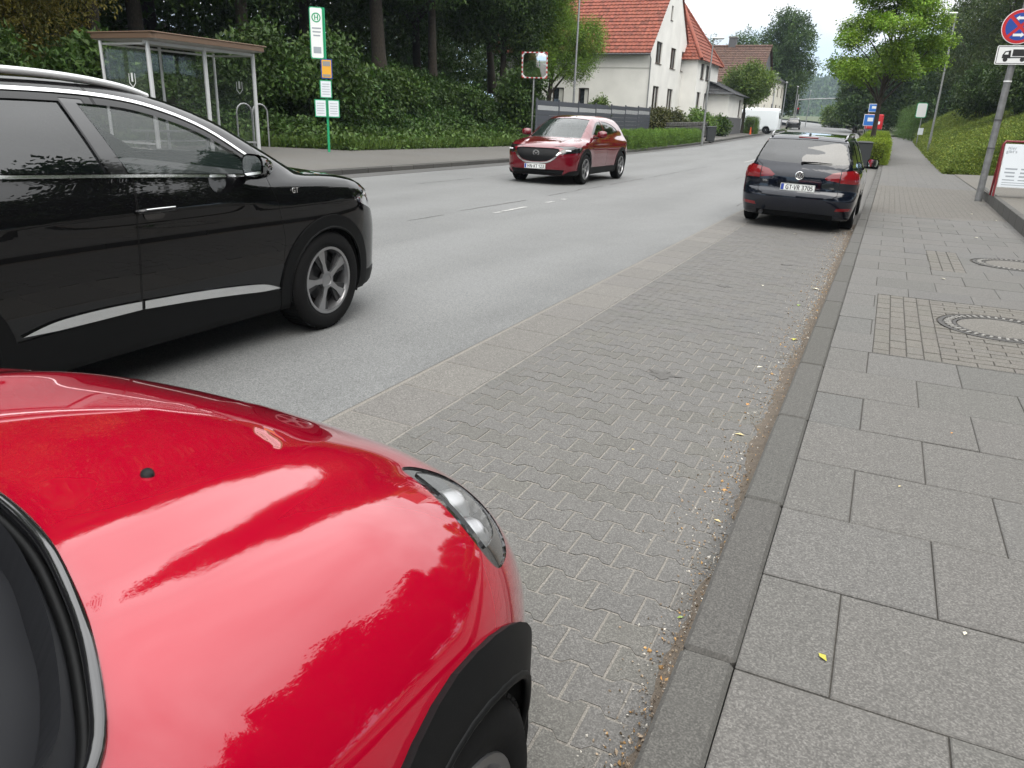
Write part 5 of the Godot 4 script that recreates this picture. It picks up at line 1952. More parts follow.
	cut_panel(car, "front_door", "s", poly([[-0.55, 0.32], [-0.52, 0.75], [-0.62, 1.0], [-0.66, 1.5], [-1.64, 1.5], [-1.64, 0.32]]), M.paint_red)
	cut_panel(car, "rear_door", "s", poly([[-1.65, 0.32], [-1.65, 1.5], [-2.55, 1.5], [-2.5, 0.9], [-2.2, 0.6], [-2.12, 0.32]]), M.paint_red)
	part("body", soup_mesh(car.soup), M.paint_red, nd)
	# washer jets on the hood
	for e in [[0.29, -0.05], [-0.20, 0.0]]:
		var lo := 0.7
		var hi := 1.4
		for it in 20:
			var m := (lo + hi) / 2
			if sh.f(absf(e[0]), m, e[1]) < 0.0: lo = m
			else: hi = m
		var mb := MB.new()
		var rows := []
		for i in 7:
			var rr := []
			for j in 13:
				var a := PI * j / 12
				var t := i / 6.0
				var k := sqrt(maxf(0.0, 1.0 - pow(t * 2.0 - 1.0, 4.0)))
				rr.append(Vector3(cos(a) * 0.011 * k, sin(a) * 0.010 * k - 0.002, (t - 0.5) * 0.034))
			rows.append(rr)
		mb.grid(rows, Vector3.UP)
		var o := part("washer_jet", mb.mesh(), M.black_plastic, nd)
		o.position = Vector3(e[0], lo, -e[1])
		o.rotation.y = 0.9
	door_mirror(car, Vector3(1.0, 1.05, -0.95), Vector3(0.21, 0.16, 0.16), M.paint_red)
	add_seats(car, -1.45, -2.2, 0.6)
	mb_box(nd, "dashboard", Vector3(0, 0.90, 0.72), Vector3(1.2, 0.2, 0.4), M.seat, 0.06)

# ---------------------------------------------------------------- plants
var clumps := {}

func clump(kind: String) -> ArrayMesh:
	if clumps.has(kind): return clumps[kind]
	var spec: Array = {"broad": [18, 0.34, 0.15, 0.62], "big": [22, 0.62, 0.30, 0.62], "fine": [26, 0.17, 0.055, 0.5], "ivy": [12, 0.17, 0.095, 0.85], "maple": [20, 0.30, 0.15, 0.9], "maple_small": [22, 0.26, 0.105, 0.9], "needle": [34, 0.30, 0.16, 0.14], "grass": [16, 0.09, 0.24, 0.06], "compound": [30, 0.36, 0.10, 0.40]}[kind]
	var r := RandomNumberGenerator.new()
	r.seed = hash(kind)
	var mb := MB.new()
	for k in spec[0]:
		var d := Vector3(r.randfn(), r.randfn(), r.randfn()).normalized()
		if kind == "grass": d = Vector3(r.randfn() * 0.5, absf(r.randfn()) + 0.8, r.randfn() * 0.5).normalized()
		var o: Vector3 = d * spec[1] * pow(r.randf(), 0.5)
		if kind == "grass": o = Vector3(r.randfn(), 0, r.randfn()) * spec[1]
		var l: float = spec[2] * r.randf_range(0.7, 1.2)
		# leaves lie roughly flat, tips out and a little down
		var tip := (d + Vector3(r.randfn(), r.randfn() * 0.5 - 0.25, r.randfn()) * 0.6).normalized()
		if kind == "grass": tip = d
		if kind == "maple_small": tip = (tip * Vector3(1, 0.35, 1)).normalized()
		var sd := tip.cross(Vector3(r.randfn() * 0.35, 1, r.randfn() * 0.35)).normalized()
		var up := sd.cross(tip).normalized()
		var w: float = l * spec[3] * 0.5
		var mid := o + tip * l * 0.42
		var fold := up * w * r.randf_range(0.1, 0.5)
		var k1 := r.randf_range(0.8, 1.2)
		mb.col = Color(k1 * r.randf_range(0.94, 1.06), k1, k1 * r.randf_range(0.9, 1.05))
		mb.tri(o, mid + sd * w + fold, o + tip * l - up * l * 0.1, up)
		mb.tri(o, mid - sd * w + fold, o + tip * l - up * l * 0.1, up)
	clumps[kind] = mb.mesh()
	return clumps[kind]

func scatter(called: String, kind: String, xf: Array, cols: PackedColorArray, m: Material, parent: Node) -> MultiMeshInstance3D:
	var mm := MultiMesh.new()
	mm.transform_format = MultiMesh.TRANSFORM_3D
	mm.use_colors = true
	mm.mesh = clump(kind)
	mm.instance_count = xf.size()
	for i in xf.size():
		mm.set_instance_transform(i, xf[i])
		mm.set_instance_color(i, cols[i])
	var o := MultiMeshInstance3D.new()
	o.name = called
	o.multimesh = mm
	o.material_override = m
	parent.add_child(o, true)
	return o

func leaf_col(c: Color, v: float) -> Color:
	var k := exp(rng.randfn() * v)
	var h := rng.randfn() * 0.06
	return Color(clampf(c.r * k * (1.0 + h), 0, 1), clampf(c.g * k, 0, 1), clampf(c.b * k * (1.0 - h), 0, 1))

func turn_basis(s: float, tilt := 0.5) -> Basis:
	return Basis.from_euler(Vector3(rng.randfn() * tilt, rng.randf() * TAU, rng.randfn() * tilt)).scaled(Vector3.ONE * s)

# crown of lobes [centre, radii]; clumps crowd towards the surface of each lobe and leave gaps
func crown(parent: Node, lobes: Array, n: int, kind: String, col: Color, v := 0.25, smin := 0.7, smax := 1.25, m: Material = null, called := "crown") -> void:
	var wsum := 0.0
	for l in lobes: wsum += l[1].x * l[1].y + l[1].x * l[1].z
	var xf := []
	var cols := PackedColorArray()
	for l in lobes:
		var k := int(n * (l[1].x * l[1].y + l[1].x * l[1].z) / wsum)
		var lt := exp(rng.randfn() * 0.10)
		for i in k:
			var d := Vector3(rng.randfn(), rng.randfn(), rng.randfn()).normalized()
			var r := 0.35 + 0.65 * pow(rng.randf(), 0.45)
			r *= 1.0 + 0.16 * sin(d.x * 5.0 + l[0].x) * sin(d.y * 6.0 + l[0].y * 2.0) * 2.0 * sin(d.z * 5.0 + 1.0) + 0.08 * rng.randfn()
			xf.append(Transform3D(turn_basis(rng.randf_range(smin, smax)), l[0] + d * l[1] * r))
			cols.append(leaf_col(col * lt, v))
	scatter(called, kind, xf, cols, m if m else M.leaf, parent).set_meta("kind", "stuff")

func lobes_for(h0: float, h1: float, r: float, n: int, lean := Vector3.ZERO) -> Array:
	var out := []
	for k in n:
		var t := (k + 0.5) / n
		var a := k * 2.4 + rng.randf() * 0.8
		var y := lerpf(h0, h1, t)
		var prof := sin(clampf(0.15 + 0.85 * t, 0, 1) * PI * 0.86) + 0.12
		var off := r * 0.55 * prof * rng.randf_range(0.6, 1.1)
		var s := r * rng.randf_range(0.42, 0.62) * (0.65 + 0.45 * prof)
		out.append([Vector3(cos(a) * off, y, sin(a) * off) + lean * t, Vector3(s, s * rng.randf_range(0.62, 0.85), s)])
	return out

func tree(called: String, label: String, at: Vector3, h: float, tr: float, lobes: Array, n: int, kind: String, col: Color, group := "", v := 0.25, m: Material = null, fork := 0.45) -> Node3D:
	var t := thing(called, label, "tree", at, 0.0, group)
	var mb := MB.new()
	var top := h * 0.86
	var path := []
	var rad := []
	var bx := clampf(rng.randfn(), -1.5, 1.5) * (0.03 if called != "young_maple" else 0.006) * h
	var bz := clampf(rng.randfn(), -1.5, 1.5) * 0.025 * h
	for k in 10:
		var s := k / 9.0
		path.append(Vector3(bx * sin(s * 2.4), -0.3 + (top + 0.3) * s, bz * sin(s * 2.0)))
		rad.append(tr * (1.0 - 0.86 * s) * (1.35 if k == 0 else 1.0))
	mb.tube(path, rad, 9)
	part("trunk", mb.mesh(), M.bark, t)
	for l in lobes:
		var c: Vector3 = l[0]
		var y0 := clampf(c.y - Vector2(c.x, c.z).length() * 0.9 - 0.4, h * fork * 0.8, top * 0.95)
		var s := (y0 + 0.3) / (top + 0.3)
		var p0 := Vector3(bx * sin(s * 2.4), y0, bz * sin(s * 2.0))
		var r0 := tr * (1.0 - 0.86 * s) * 0.6
		mb = MB.new()
		var mid := p0.lerp(c, 0.5) + Vector3(rng.randfn() * 0.1, 0.15, rng.randfn() * 0.1)
		mb.tube(curve3([p0, mid, c, c + (c - mid) * 0.4], 3), [r0, r0 * 0.85, r0 * 0.75, r0 * 0.6, r0 * 0.5, r0 * 0.42, r0 * 0.35, r0 * 0.25, r0 * 0.18, r0 * 0.1], 6)
		part("limb", mb.mesh(), M.bark, t)
	crown(t, lobes, n, kind, col, v, 0.7, 1.3, m)
	return t

func shrub(called: String, label: String, at: Vector3, lobes: Array, n: int, kind: String, col: Color, group := "", v := 0.25, cat := "shrub", m: Material = null) -> Node3D:
	var t := thing(called, label, cat, at, 0.0, group)
	var mb := MB.new()
	for l in lobes:
		mb.tube([Vector3(l[0].x * 0.3, -0.15, l[0].z * 0.3), l[0] * 0.6, l[0] + Vector3(0, l[1].y * 0.4, 0)], [0.03, 0.02, 0.008], 5)
	var st := part("stem", mb.mesh(), M.bark, t)
	st.set_meta("kind", "stuff")
	crown(t, lobes, n, kind, col, v, 0.7, 1.25, m, "foliage")
	return t

# clipped hedge along a line from a to b
func hedge(called: String, label: String, a: Vector3, b: Vector3, w: float, h: float, n: int, col: Color, group := "", kind := "fine", v := 0.22) -> Node3D:
	var t := thing(called, label, "hedge", a, 0.0, group)
	var d := b - a
	var sd := Vector3(d.z, 0, -d.x).normalized()
	var mb := MB.new()
	mb.box(d * 0.5 + Vector3(0, h * 0.5 - 0.08, 0), Vector3(w - 0.24, h - 0.2, Vector2(d.x, d.z).length() - 0.2), 0.05, Basis(sd, Vector3.UP, Vector3(d.x, 0, d.z).normalized()))
	var core := part("twigs", mb.mesh(), M.soil, t)
	var xf := []
	var cols := PackedColorArray()
	var ph := rng.randf() * 9.0
	for i in n:
		var s := rng.randf()
		var f := rng.randf() * (h * 2.0 + w)
		var p := Vector3.ZERO
		if f < h: p = Vector3(-w / 2, f, 0)
		elif f < h + w: p = Vector3(f - h - w / 2, h, 0)
		else: p = Vector3(w / 2, h * 2 + w - f, 0)
		if rng.randf() < w / (d.length() * 1.3):   # end faces
			s = 0.0 if rng.randf() < 0.5 else 1.0
			p = Vector3(rng.randf_range(-w / 2, w / 2), rng.randf() * h, 0)
		p *= rng.randf_range(0.86, 1.05)
		p.y += 0.05 * sin(s * d.length() * 1.7 + ph)
		xf.append(Transform3D(turn_basis(rng.randf_range(0.7, 1.2), 0.9), d * s + sd * p.x + Vector3(0, p.y, 0)))
		cols.append(leaf_col(col, v))
	scatter("foliage", kind, xf, cols, M.leaf_matte, t).set_meta("kind", "stuff")
	return t

# ---------------------------------------------------------------- far side of the road: bank, wood, bus stop
func bank_x(z: float) -> float:
	return lerp_tab(-z, [-20.0, 17.2, 19.2, 31.0, 36.0], [-17.4, -17.4, -14.75, -14.55, -14.3])

func bank_y(x: float, z: float) -> float:
	var s := maxf(0.0, bank_x(z) - x)
	return left_y(maxf(x, bank_x(z))) - 0.03 + rise(z) + 2.5 * smoothstep(0.0, 6.5, s) * (0.75 + 0.25 * sin(z * 0.35)) + maxf(0.0, s - 5.0) * 0.16

func build_left_side():
	var mb := MB.new()
	var rows := []
	for i in 40:
		var z := 12.0 - i * 1.3
		var r := []
		for j in 22:
			var x := bank_x(z) + 0.3 - pow(j / 21.0, 1.6) * 34.0
			r.append(Vector3(x, bank_y(x, z), z))
		rows.append(r)
	mb.grid(rows)
	struct("bank", mb.mesh(), M.soil)
	# ivy over the bank face, grassy weeds at its foot
	var xf := []
	var cols := PackedColorArray()
	for i in 15000:
		var z := -rng.randf_range(6.0, 37.0)
		var s := pow(rng.randf(), 1.25) * 9.0
		var x := bank_x(z) - s + 0.15
		var y := bank_y(x, z)
		var bumpy := 0.5 + 0.5 * sin(z * 1.3 + s * 0.9) * sin(z * 0.47 - s * 1.7)
		xf.append(Transform3D(turn_basis(rng.randf_range(0.8, 1.7), 0.5), Vector3(x, y + rng.randf_range(0.0, 0.18) + 0.42 * bumpy * smoothstep(0.3, 2.0, s), z)))
		cols.append(leaf_col(Color(0.060, 0.105, 0.024) if s < 1.6 else Color(0.042, 0.082, 0.020), 0.28))
	var ivy := scatter(numbered("ivy"), "ivy", xf, cols, M.leaf, self)
	ivy.set_meta("kind", "stuff"); ivy.set_meta("label", "dense green ivy covering the roadside bank"); ivy.set_meta("category", "ivy")
	xf = []; cols = PackedColorArray()
	for i in 5200:
		var z := -rng.randf_range(16.6, 37.0)
		var s := absf(rng.randfn() * 0.42)
		var x := bank_x(z) - s + 0.1
		xf.append(Transform3D(turn_basis(rng.randf_range(0.7, 1.4), 0.2), Vector3(x, bank_y(x, z) + 0.02, z)))
		cols.append(leaf_col(Color(0.085, 0.135, 0.030), 0.25))
	var gr := scatter(numbered("grass"), "grass", xf, cols, M.leaf_matte, self)
	gr.set_meta("kind", "stuff"); gr.set_meta("label", "weedy green grass along the foot of the bank"); gr.set_meta("category", "grass")
	# shrubs on the bank
	var sg := "shrubs growing on the bank"
	var k := 0
	for a in [[-17.3, -21.0, 2.4, 1.7, "tall leafy green shrub on the bank behind the bus stop pole"], [-18.6, -19.6, 2.0, 1.4, "dark shrub on the bank directly behind the cycle stands"], [-17.9, -24.4, 1.5, 1.4, "broad dark shrub beside the bare trunk on the bank"], [-18.4, -27.6, 0.8, 1.3, "low spreading shrub halfway between bus stop and road mirror"], [-17.2, -31.0, 0.8, 1.2, "bushy shrub on the bank close to the road mirror"], [-16.0, -34.2, 2.6, 1.3, "upright dark shrub beside the pole of the road mirror"], [-18.8, -14.0, 1.8, 1.3, "shrub seen through the back panes of the shelter"], [-18.6, -11.0, 2.0, 1.3, "shrub at the shelter's roof end below the olive trees"]]:
		var y := bank_y(a[0], a[1])
		var lb := lobes_for(0.5, a[2], a[3], 6)
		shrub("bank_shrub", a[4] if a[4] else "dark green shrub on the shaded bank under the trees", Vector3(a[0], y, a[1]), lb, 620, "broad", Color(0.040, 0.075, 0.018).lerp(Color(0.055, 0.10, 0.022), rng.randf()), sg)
	# olive yellow trees by the shelter
	for a in [[-19.4, -9.6, 8.0, 2.6], [-21.0, -13.6, 9.0, 2.8], [-18.6, -5.6, 7.0, 2.5]]:
		var y := bank_y(a[0], a[1])
		tree("olive_tree", "bushy olive yellow tree overhanging the bus shelter from the bank", Vector3(a[0], y, a[1]), a[2], 0.16, lobes_for(1.0, a[2] - 0.6, a[3], 11), 2600, "compound", Color(0.135, 0.118, 0.022), "olive yellow trees on the bank", 0.30, null, 0.25)
	# the wood: tall trees, lower limbs hanging over the bank
	var wood := [[-20.2, -29.0, 15.0, 0.34, 4.6], [-23.0, -24.0, 15.0, 0.28, 4.8], [-24.5, -20.5, 16.0, 0.30, 5.0], [-25.0, -30.0, 15.0, 0.28, 5.0], [-20.4, -33.6, 13.0, 0.24, 3.8], [-27.0, -13.0, 16.0, 0.3, 5.2], [-29.0, -25.0, 16.0, 0.3, 5.2], [-30.0, -36.0, 16.0, 0.3, 5.2], [-24.6, -6.0, 14.0, 0.28, 4.8], [-34.0, -18.0, 17.0, 0.3, 5.6], [-22.6, -17.2, 13.0, 0.24, 4.2], [-25.6, -40.5, 15.0, 0.28, 4.6], [-23.0, 2.0, 15.0, 0.3, 5.0], [-22.0, 10.0, 15.0, 0.3, 5.0], [-19.6, -39.5, 11.0, 0.22, 3.4], [-23.5, -46.0, 14.0, 0.26, 4.4]]
	for a in wood:
		var y := bank_y(a[0], a[1])
		var lb := lobes_for(4.1, a[2] - 1.0, a[4], 13)
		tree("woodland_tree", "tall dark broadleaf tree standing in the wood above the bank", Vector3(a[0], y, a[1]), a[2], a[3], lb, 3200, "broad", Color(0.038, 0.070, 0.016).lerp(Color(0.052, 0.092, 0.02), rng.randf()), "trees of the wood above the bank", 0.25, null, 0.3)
	# holly-like undergrowth that closes the view under the crowns
	xf = []; cols = PackedColorArray()
	for i in 8200:
		var z := rng.randf_range(-66.0, 6.0)
		var x := -rng.randf_range(26.0, 40.0)
		var y := bank_y(x, maxf(z, -38.0))
		xf.append(Transform3D(turn_basis(rng.randf_range(1.2, 2.4)), Vector3(x, y + rng.randf() * 6.0, z)))
		cols.append(leaf_col(Color(0.042, 0.078, 0.018), 0.25))
	var ug := scatter(numbered("undergrowth"), "broad", xf, cols, M.leaf, self)
	ug.set_meta("kind", "stuff"); ug.set_meta("label", "dark undergrowth filling the wood behind the bank"); ug.set_meta("category", "undergrowth")
	# light green feathery tree beside the house
	var lb2 := [[Vector3(0.0, 4.4, 0.6), Vector3(1.2, 1.3, 1.3)], [Vector3(0.7, 5.6, 0.0), Vector3(1.3, 1.2, 1.4)], [Vector3(-0.3, 6.8, 0.2), Vector3(1.5, 1.3, 1.5)], [Vector3(1.5, 4.0, -0.7), Vector3(1.0, 0.9, 1.0)], [Vector3(1.9, 5.3, -1.3), Vector3(1.1, 1.0, 1.1)], [Vector3(0.4, 8.0, 0.0), Vector3(1.5, 1.3, 1.5)], [Vector3(-0.8, 3.0, 1.2), Vector3(0.9, 1.3, 0.9)], [Vector3(-0.6, 5.2, 1.4), Vector3(1.1, 1.2, 1.1)]]
	tree("feathery_tree", "light green feathery tree hanging beside the white gabled house", Vector3(-18.4, 0.5, -42.6), 9.5, 0.18, lb2, 3600, "compound", Color(0.150, 0.245, 0.034), "", 0.25, null, 0.3)
	build_bus_stop()
	build_road_mirror()
	street_lamp(Vector3(-15.6, 0.44, -40.0), 9.6, 0.0, "tall slim street lamp post in front of the white gabled house", true)
	street_lamp(Vector3(-10.9, 0.22, -50.8), 6.25, PI, "street lamp by the low hedge before the second house", false)
	hedge("low_hedge", "low clipped green hedge on the kerb below the grey fence", Vector3(-11.75, 0.2, -36.6), Vector3(-12.05, 0.34, -53.5), 0.9, 0.74, 4000, Color(0.105, 0.180, 0.036))

func glass_pane(parent: Node, called: String, cn: Vector3, s: Vector3):
	var mb := MB.new()
	mb.box(cn, s)
	part(called, mb.mesh(), M.glass, parent)

func build_bus_stop():
	var g := 0.345
	var t := thing("bus_shelter", "glass bus shelter with grey posts and flat brown edged roof", "bus shelter", Vector3(-15.4, g, -14.1))
	var posts := [Vector3(0.6, 0, 1.5), Vector3(0.6, 0, -0.06), Vector3(0.6, 0, -1.62), Vector3(-0.72, 0, 1.62), Vector3(-0.72, 0, 0.05), Vector3(-0.72, 0, -1.62)]
	for p in posts:
		var mb := MB.new()
		mb.cyl(p, p + Vector3(0, 2.36, 0), 0.05 if p.x > 0 else 0.035, 0.05 if p.x > 0 else 0.035, 12)
		mb.cyl(p, p + Vector3(0, 0.03, 0), 0.09, 0.09, 12)
		part("post", mb.mesh(), M.silver_paint, t)
	var rf := Node3D.new()
	rf.name = "roof"
	t.add_child(rf)
	mb_box(rf, "soffit", Vector3(0.0, 2.41, 0.0), Vector3(1.9, 0.06, 3.2), M.soffit)
	var mb := MB.new()
	var o := round_rect(2.0, 3.36, 0.12)
	mb.prism(o, 0.11, Basis(Vector3(1, 0, 0), Vector3(0, 0, -1), Vector3(0, 1, 0)), Vector3(0, 2.40, 0))
	part("fascia", mb.mesh(), M.wood_brown, rf)
	mb_box(rf, "gutter_lip", Vector3(0.0, 2.52, 0.0), Vector3(2.03, 0.03, 3.39), M.wood_brown, 0.01)
	# panes: back wall in two fields, both ends, a wind screen at the front
	for e in [[Vector3(-0.72, 1.25, 0.84), Vector3(0.012, 1.95, 1.46)], [Vector3(-0.72, 1.25, -0.79), Vector3(0.012, 1.95, 1.56)], [Vector3(-0.06, 1.25, 1.56), Vector3(1.2, 1.95, 0.012)], [Vector3(-0.06, 1.25, -1.62), Vector3(1.2, 1.95, 0.012)]]:
		glass_pane(t, "pane", e[0], e[1])
	for e in [[Vector3(-0.06, 2.30, 1.56), Vector3(1.24, 0.04, 0.04)], [Vector3(-0.06, 0.24, 1.56), Vector3(1.24, 0.04, 0.04)], [Vector3(-0.72, 2.30, 0.0), Vector3(0.04, 0.04, 3.2)], [Vector3(-0.72, 0.24, 0.0), Vector3(0.04, 0.04, 3.2)], [Vector3(-0.06, 2.30, -1.62), Vector3(1.24, 0.04, 0.04)], [Vector3(-0.06, 0.24, -1.62), Vector3(1.24, 0.04, 0.04)], [Vector3(0.6, 2.33, 0.0), Vector3(0.05, 0.06, 3.2)]]:
		mb_box(t, "rail", e[0], e[1], M.silver_paint)
	# bench
	mb_box(t, "bench", Vector3(-0.45, 0.48, 0.0), Vector3(0.36, 0.05, 2.4), M.pole_grey, 0.015)
	for z in [-0.9, 0.9]: mb_box(t, "bench_leg", Vector3(-0.45, 0.23, z), Vector3(0.06, 0.46, 0.06), M.pole_grey)
	# white crest stickers on the panes
	for e in [Vector3(0.1, 1.55, 1.57), Vector3(0.1, 1.55, -1.61)]:
		mb = MB.new()
		mb.prism(poly([[-0.10, 0.15], [-0.10, -0.05], [0.0, -0.15], [0.10, -0.05], [0.10, 0.15], [0.085, 0.15], [0.085, -0.04], [0.0, -0.125], [-0.085, -0.04], [-0.085, 0.15]]), 0.003, Basis.IDENTITY, e)
		mb.prism(rect_poly(-0.025, -0.02, 0.025, 0.16), 0.003, Basis.IDENTITY, e)
		part("crest_sticker", mb.mesh(), M.sign_white, t)
	# cycle stands
	for a in [Vector3(-16.3, 0.38, -17.45), Vector3(-16.5, 0.38, -17.05)]:
		var h := MB.new()
		var path := [Vector3(-0.24, -0.1, 0), Vector3(-0.24, 0.85, 0)]
		for k in 9:
			var an := PI - PI * k / 8
			path.append(Vector3(cos(an) * 0.24, 0.92 + sin(an) * 0.24, 0))
		path.append(Vector3(0.24, 0.85, 0)); path.append(Vector3(0.24, -0.1, 0))
		h.tube(path, 0.024, 10)
		var o2 := single("cycle_stand", h.mesh(), M.galvanised, "grey steel hoop cycle stand beside the bus shelter", "cycle stand", "cycle stands by the shelter")
		o2.position = a
		o2.rotation.y = 1.35
	# stop pole with its plates
	var p := thing("bus_stop_sign", "green bus stop pole with tall white plate and timetables by the bank", "bus stop sign", Vector3(-14.35, 0.33, -18.0))
	mb = MB.new()
	mb.cyl(Vector3(0, -0.1, 0), Vector3(0, 3.70, 0), 0.035, 0.035, 12)
	part("pole", mb.mesh(), M.sign_green, p)
	var face := Basis(Vector3.UP, 0.72)
	var plate := func(called: String, x: float, y: float, w: float, h: float, m: Material, frame: Material, r: float) -> Node3D:
		var q := Node3D.new()
		q.name = called
		p.add_child(q, true)
		q.transform = Transform3D(face, Vector3(0, y, 0) + face * Vector3(x, 0, 0.05))
		var b := MB.new()
		b.prism(round_rect(w, h, r), 0.02)
		part("frame", b.mesh(), frame, q)
		b = MB.new()
		b.prism(round_rect(w - 0.05, h - 0.05, r * 0.8), 0.004, Basis.IDENTITY, Vector3(0, 0, 0.02))
		part("face", b.mesh(), m, q)
		return q
	var main: Node3D = plate.call("stop_plate", -0.20, 3.06, 0.36, 1.28, M.sign_white, M.sign_green, 0.05)
	mb = MB.new()
	var ring := Geometry2D.offset_polyline(disc_poly(0, 0.38, 0.105, 0.105, 26), 0.014, Geometry2D.JOIN_ROUND, Geometry2D.END_JOINED)
	for k in 26:
		var a0 := TAU * k / 26
		var a1 := TAU * (k + 1) / 26
		mb.prism(PackedVector2Array([Vector2(cos(a0) * 0.09, 0.38 + sin(a0) * 0.09), Vector2(cos(a0) * 0.12, 0.38 + sin(a0) * 0.12), Vector2(cos(a1) * 0.12, 0.38 + sin(a1) * 0.12), Vector2(cos(a1) * 0.09, 0.38 + sin(a1) * 0.09)]), 0.003, Basis.IDENTITY, Vector3(0, 0, 0.024))
	part("ring", mb.mesh(), M.sign_green, main)
	var hh := part("letter", letters("H", 0.13, 0.003, "Droid Sans", 700), M.sign_green, main)
	hh.position = Vector3(0, 0.38, 0.026)
	for i in 3:
		mb_box(main, "text_line", Vector3(0, 0.12 - i * 0.09, 0.025), Vector3(0.24 - 0.03 * i, 0.035, 0.003), M.print_grey)
	mb_box(main, "line_number", Vector3(0, -0.42, 0.025), Vector3(0.20, 0.16, 0.003), M.print_grey)
	var yl: Node3D = plate.call("route_plate", 0.02, 2.18, 0.30, 0.50, M.sign_yellow, M.sign_blue, 0.02)
	mb_box(yl, "header", Vector3(0, 0.13, 0.026), Vector3(0.20, 0.12, 0.003), M.sign_grey)
	mb_box(yl, "footer", Vector3(0, -0.17, 0.026), Vector3(0.2, 0.06, 0.003), M.sign_grey)
	for e in [[-0.02, 1.66, 0.32, 0.46], [-0.18, 1.16, 0.32, 0.46], [0.17, 1.16, 0.32, 0.46]]:
		var q: Node3D = plate.call("timetable", e[0], e[1], e[2], e[3], M.paper, M.sign_green, 0.012)
		for i in 5: mb_box(q, "text_line", Vector3(0, 0.13 - i * 0.065, 0.0255), Vector3(0.2, 0.012, 0.003), M.print_grey)

func build_road_mirror():
	var t := thing("road_mirror", "square traffic mirror with red and white edge on a grey pole", "mirror", Vector3(-15.0, 0.42, -33.4))
	var mb := MB.new()
	mb.cyl(Vector3(0, -0.2, 0), Vector3(0, 3.4, 0), 0.04, 0.04, 10)
	part("pole", mb.mesh(), M.galvanised, t)
	var hd := Node3D.new()
	hd.name = "head"
	t.add_child(hd)
	hd.transform = Transform3D(Basis(Vector3.UP, 0.15) * Basis(Vector3.RIGHT, 0.10), Vector3(0.06, 3.28, 0.08))
	var rows := []
	for i in 9:
		var r := []
		for j in 9:
			var u := j / 8.0 - 0.5
			var w := i / 8.0 - 0.5
			r.append(Vector3(u * 1.06, w * 0.98, 0.09 - (u * u + w * w) * 0.16))
		rows.append(r)
	mb = MB.new()
	mb.grid(rows, Vector3(0, 0, 1))
	part("mirror_face", mb.mesh(), M.mirror, hd)
	mb_box(hd, "back_shell", Vector3(0, 0, 0.0), Vector3(1.16, 1.08, 0.05), M.sign_white, 0.02)
	var n := 11
	for k in n:
		for e in 4:
			var u := -0.58 + 1.16 * (k + 0.5) / n
			var c := Vector3(u, 0.52 if e == 0 else -0.52, 0.05) if e < 2 else Vector3(0.57 if e == 2 else -0.57, u * 0.9, 0.05)
			var s := Vector3(1.16 / n, 0.045, 0.03) if e < 2 else Vector3(0.045, 1.05 / n, 0.03)
			mb_box(hd, "edge_mark", c, s - Vector3(0.004, 0.004, 0), M.sign_red if k % 2 == 0 else M.sign_white)

func street_lamp(at: Vector3, h: float, turn: float, label: String, headless: bool):
	var t := thing("street_lamp", label, "street lamp", at, turn, "street lamps along the road")
	var mb := MB.new()
	mb.cyl(Vector3(0, -0.2, 0), Vector3(0, 1.2, 0), 0.075, 0.07, 12)
	mb.cyl(Vector3(0, 1.2, 0), Vector3(0, h, 0), 0.062, 0.038, 12)
	part("post", mb.mesh(), M.galvanised, t)
	mb = MB.new()
	mb.box(Vector3(0.0, 0.75, -0.068), Vector3(0.09, 0.4, 0.01), 0.004)
	part("service_door", mb.mesh(), M.pole_grey, t)
	var hd := Node3D.new()
	hd.name = "lamp_head"
	t.add_child(hd)
	hd.position = Vector3(0, h, 0)
	mb = MB.new()
	mb.box(Vector3(-0.28, 0.02, 0), Vector3(0.72, 0.10, 0.26), 0.04)
	part("housing", mb.mesh(), M.silver_paint, hd)
	mb = MB.new()
	mb.box(Vector3(-0.36, -0.04, 0), Vector3(0.44, 0.02, 0.2), 0.008)
	part("lamp_cover", mb.mesh(), M.lamp_white, hd)

# ---------------------------------------------------------------- houses
# wall: outline in (u, y) on the plane o + u*ax, with rectangular openings [u0, y0, u1, y1]
func wall_mesh(outline: PackedVector2Array, holes: Array, o: Vector3, ax: Vector3, out: Vector3, reveal := 0.16) -> ArrayMesh:
	var mb := MB.new()
	var xs := []
	var lo := 1e9
	var hi := -1e9
	for p in outline:
		lo = minf(lo, p.x); hi = maxf(hi, p.x)
	xs = [lo, hi]
	for h in holes:
		xs.append(h[0]); xs.append(h[2])
	xs.sort()
	var put := func(pl: PackedVector2Array):
		var t := Geometry2D.triangulate_polygon(pl)
		var i0 := mb.v.size()
		for p in pl: mb.vert(o + ax * p.x + Vector3(0, p.y, 0), out)
		for k in range(0, t.size(), 3): mb.tri_i(i0 + t[k], i0 + t[k + 1], i0 + t[k + 2])
	for k in xs.size() - 1:
		if xs[k + 1] - xs[k] < 1e-4: continue
		var pieces := Geometry2D.intersect_polygons(rect_poly(xs[k], -50, xs[k + 1], 80), outline)
		for h in holes:
			if h[0] <= xs[k] + 1e-5 and h[2] >= xs[k + 1] - 1e-5:
				var nxt: Array[PackedVector2Array] = []
				for q in pieces: nxt.append_array(Geometry2D.clip_polygons(q, rect_poly(xs[k] - 1, h[1], xs[k + 1] + 1, h[3])))
				pieces = nxt
		for q in pieces: put.call(q)
	for h in holes:
		var c := [Vector2(h[0], h[1]), Vector2(h[2], h[1]), Vector2(h[2], h[3]), Vector2(h[0], h[3])]
		for k in 4:
			var a: Vector3 = o + ax * c[k].x + Vector3(0, c[k].y, 0)
			var b: Vector3 = o + ax * c[(k + 1) % 4].x + Vector3(0, c[(k + 1) % 4].y, 0)
			mb.quad(a, b, b - out * reveal, a - out * reveal, (o + ax * (h[0] + h[2]) / 2 + Vector3(0, (h[1] + h[3]) / 2, 0)) - (a + b) / 2)
	return mb.mesh()

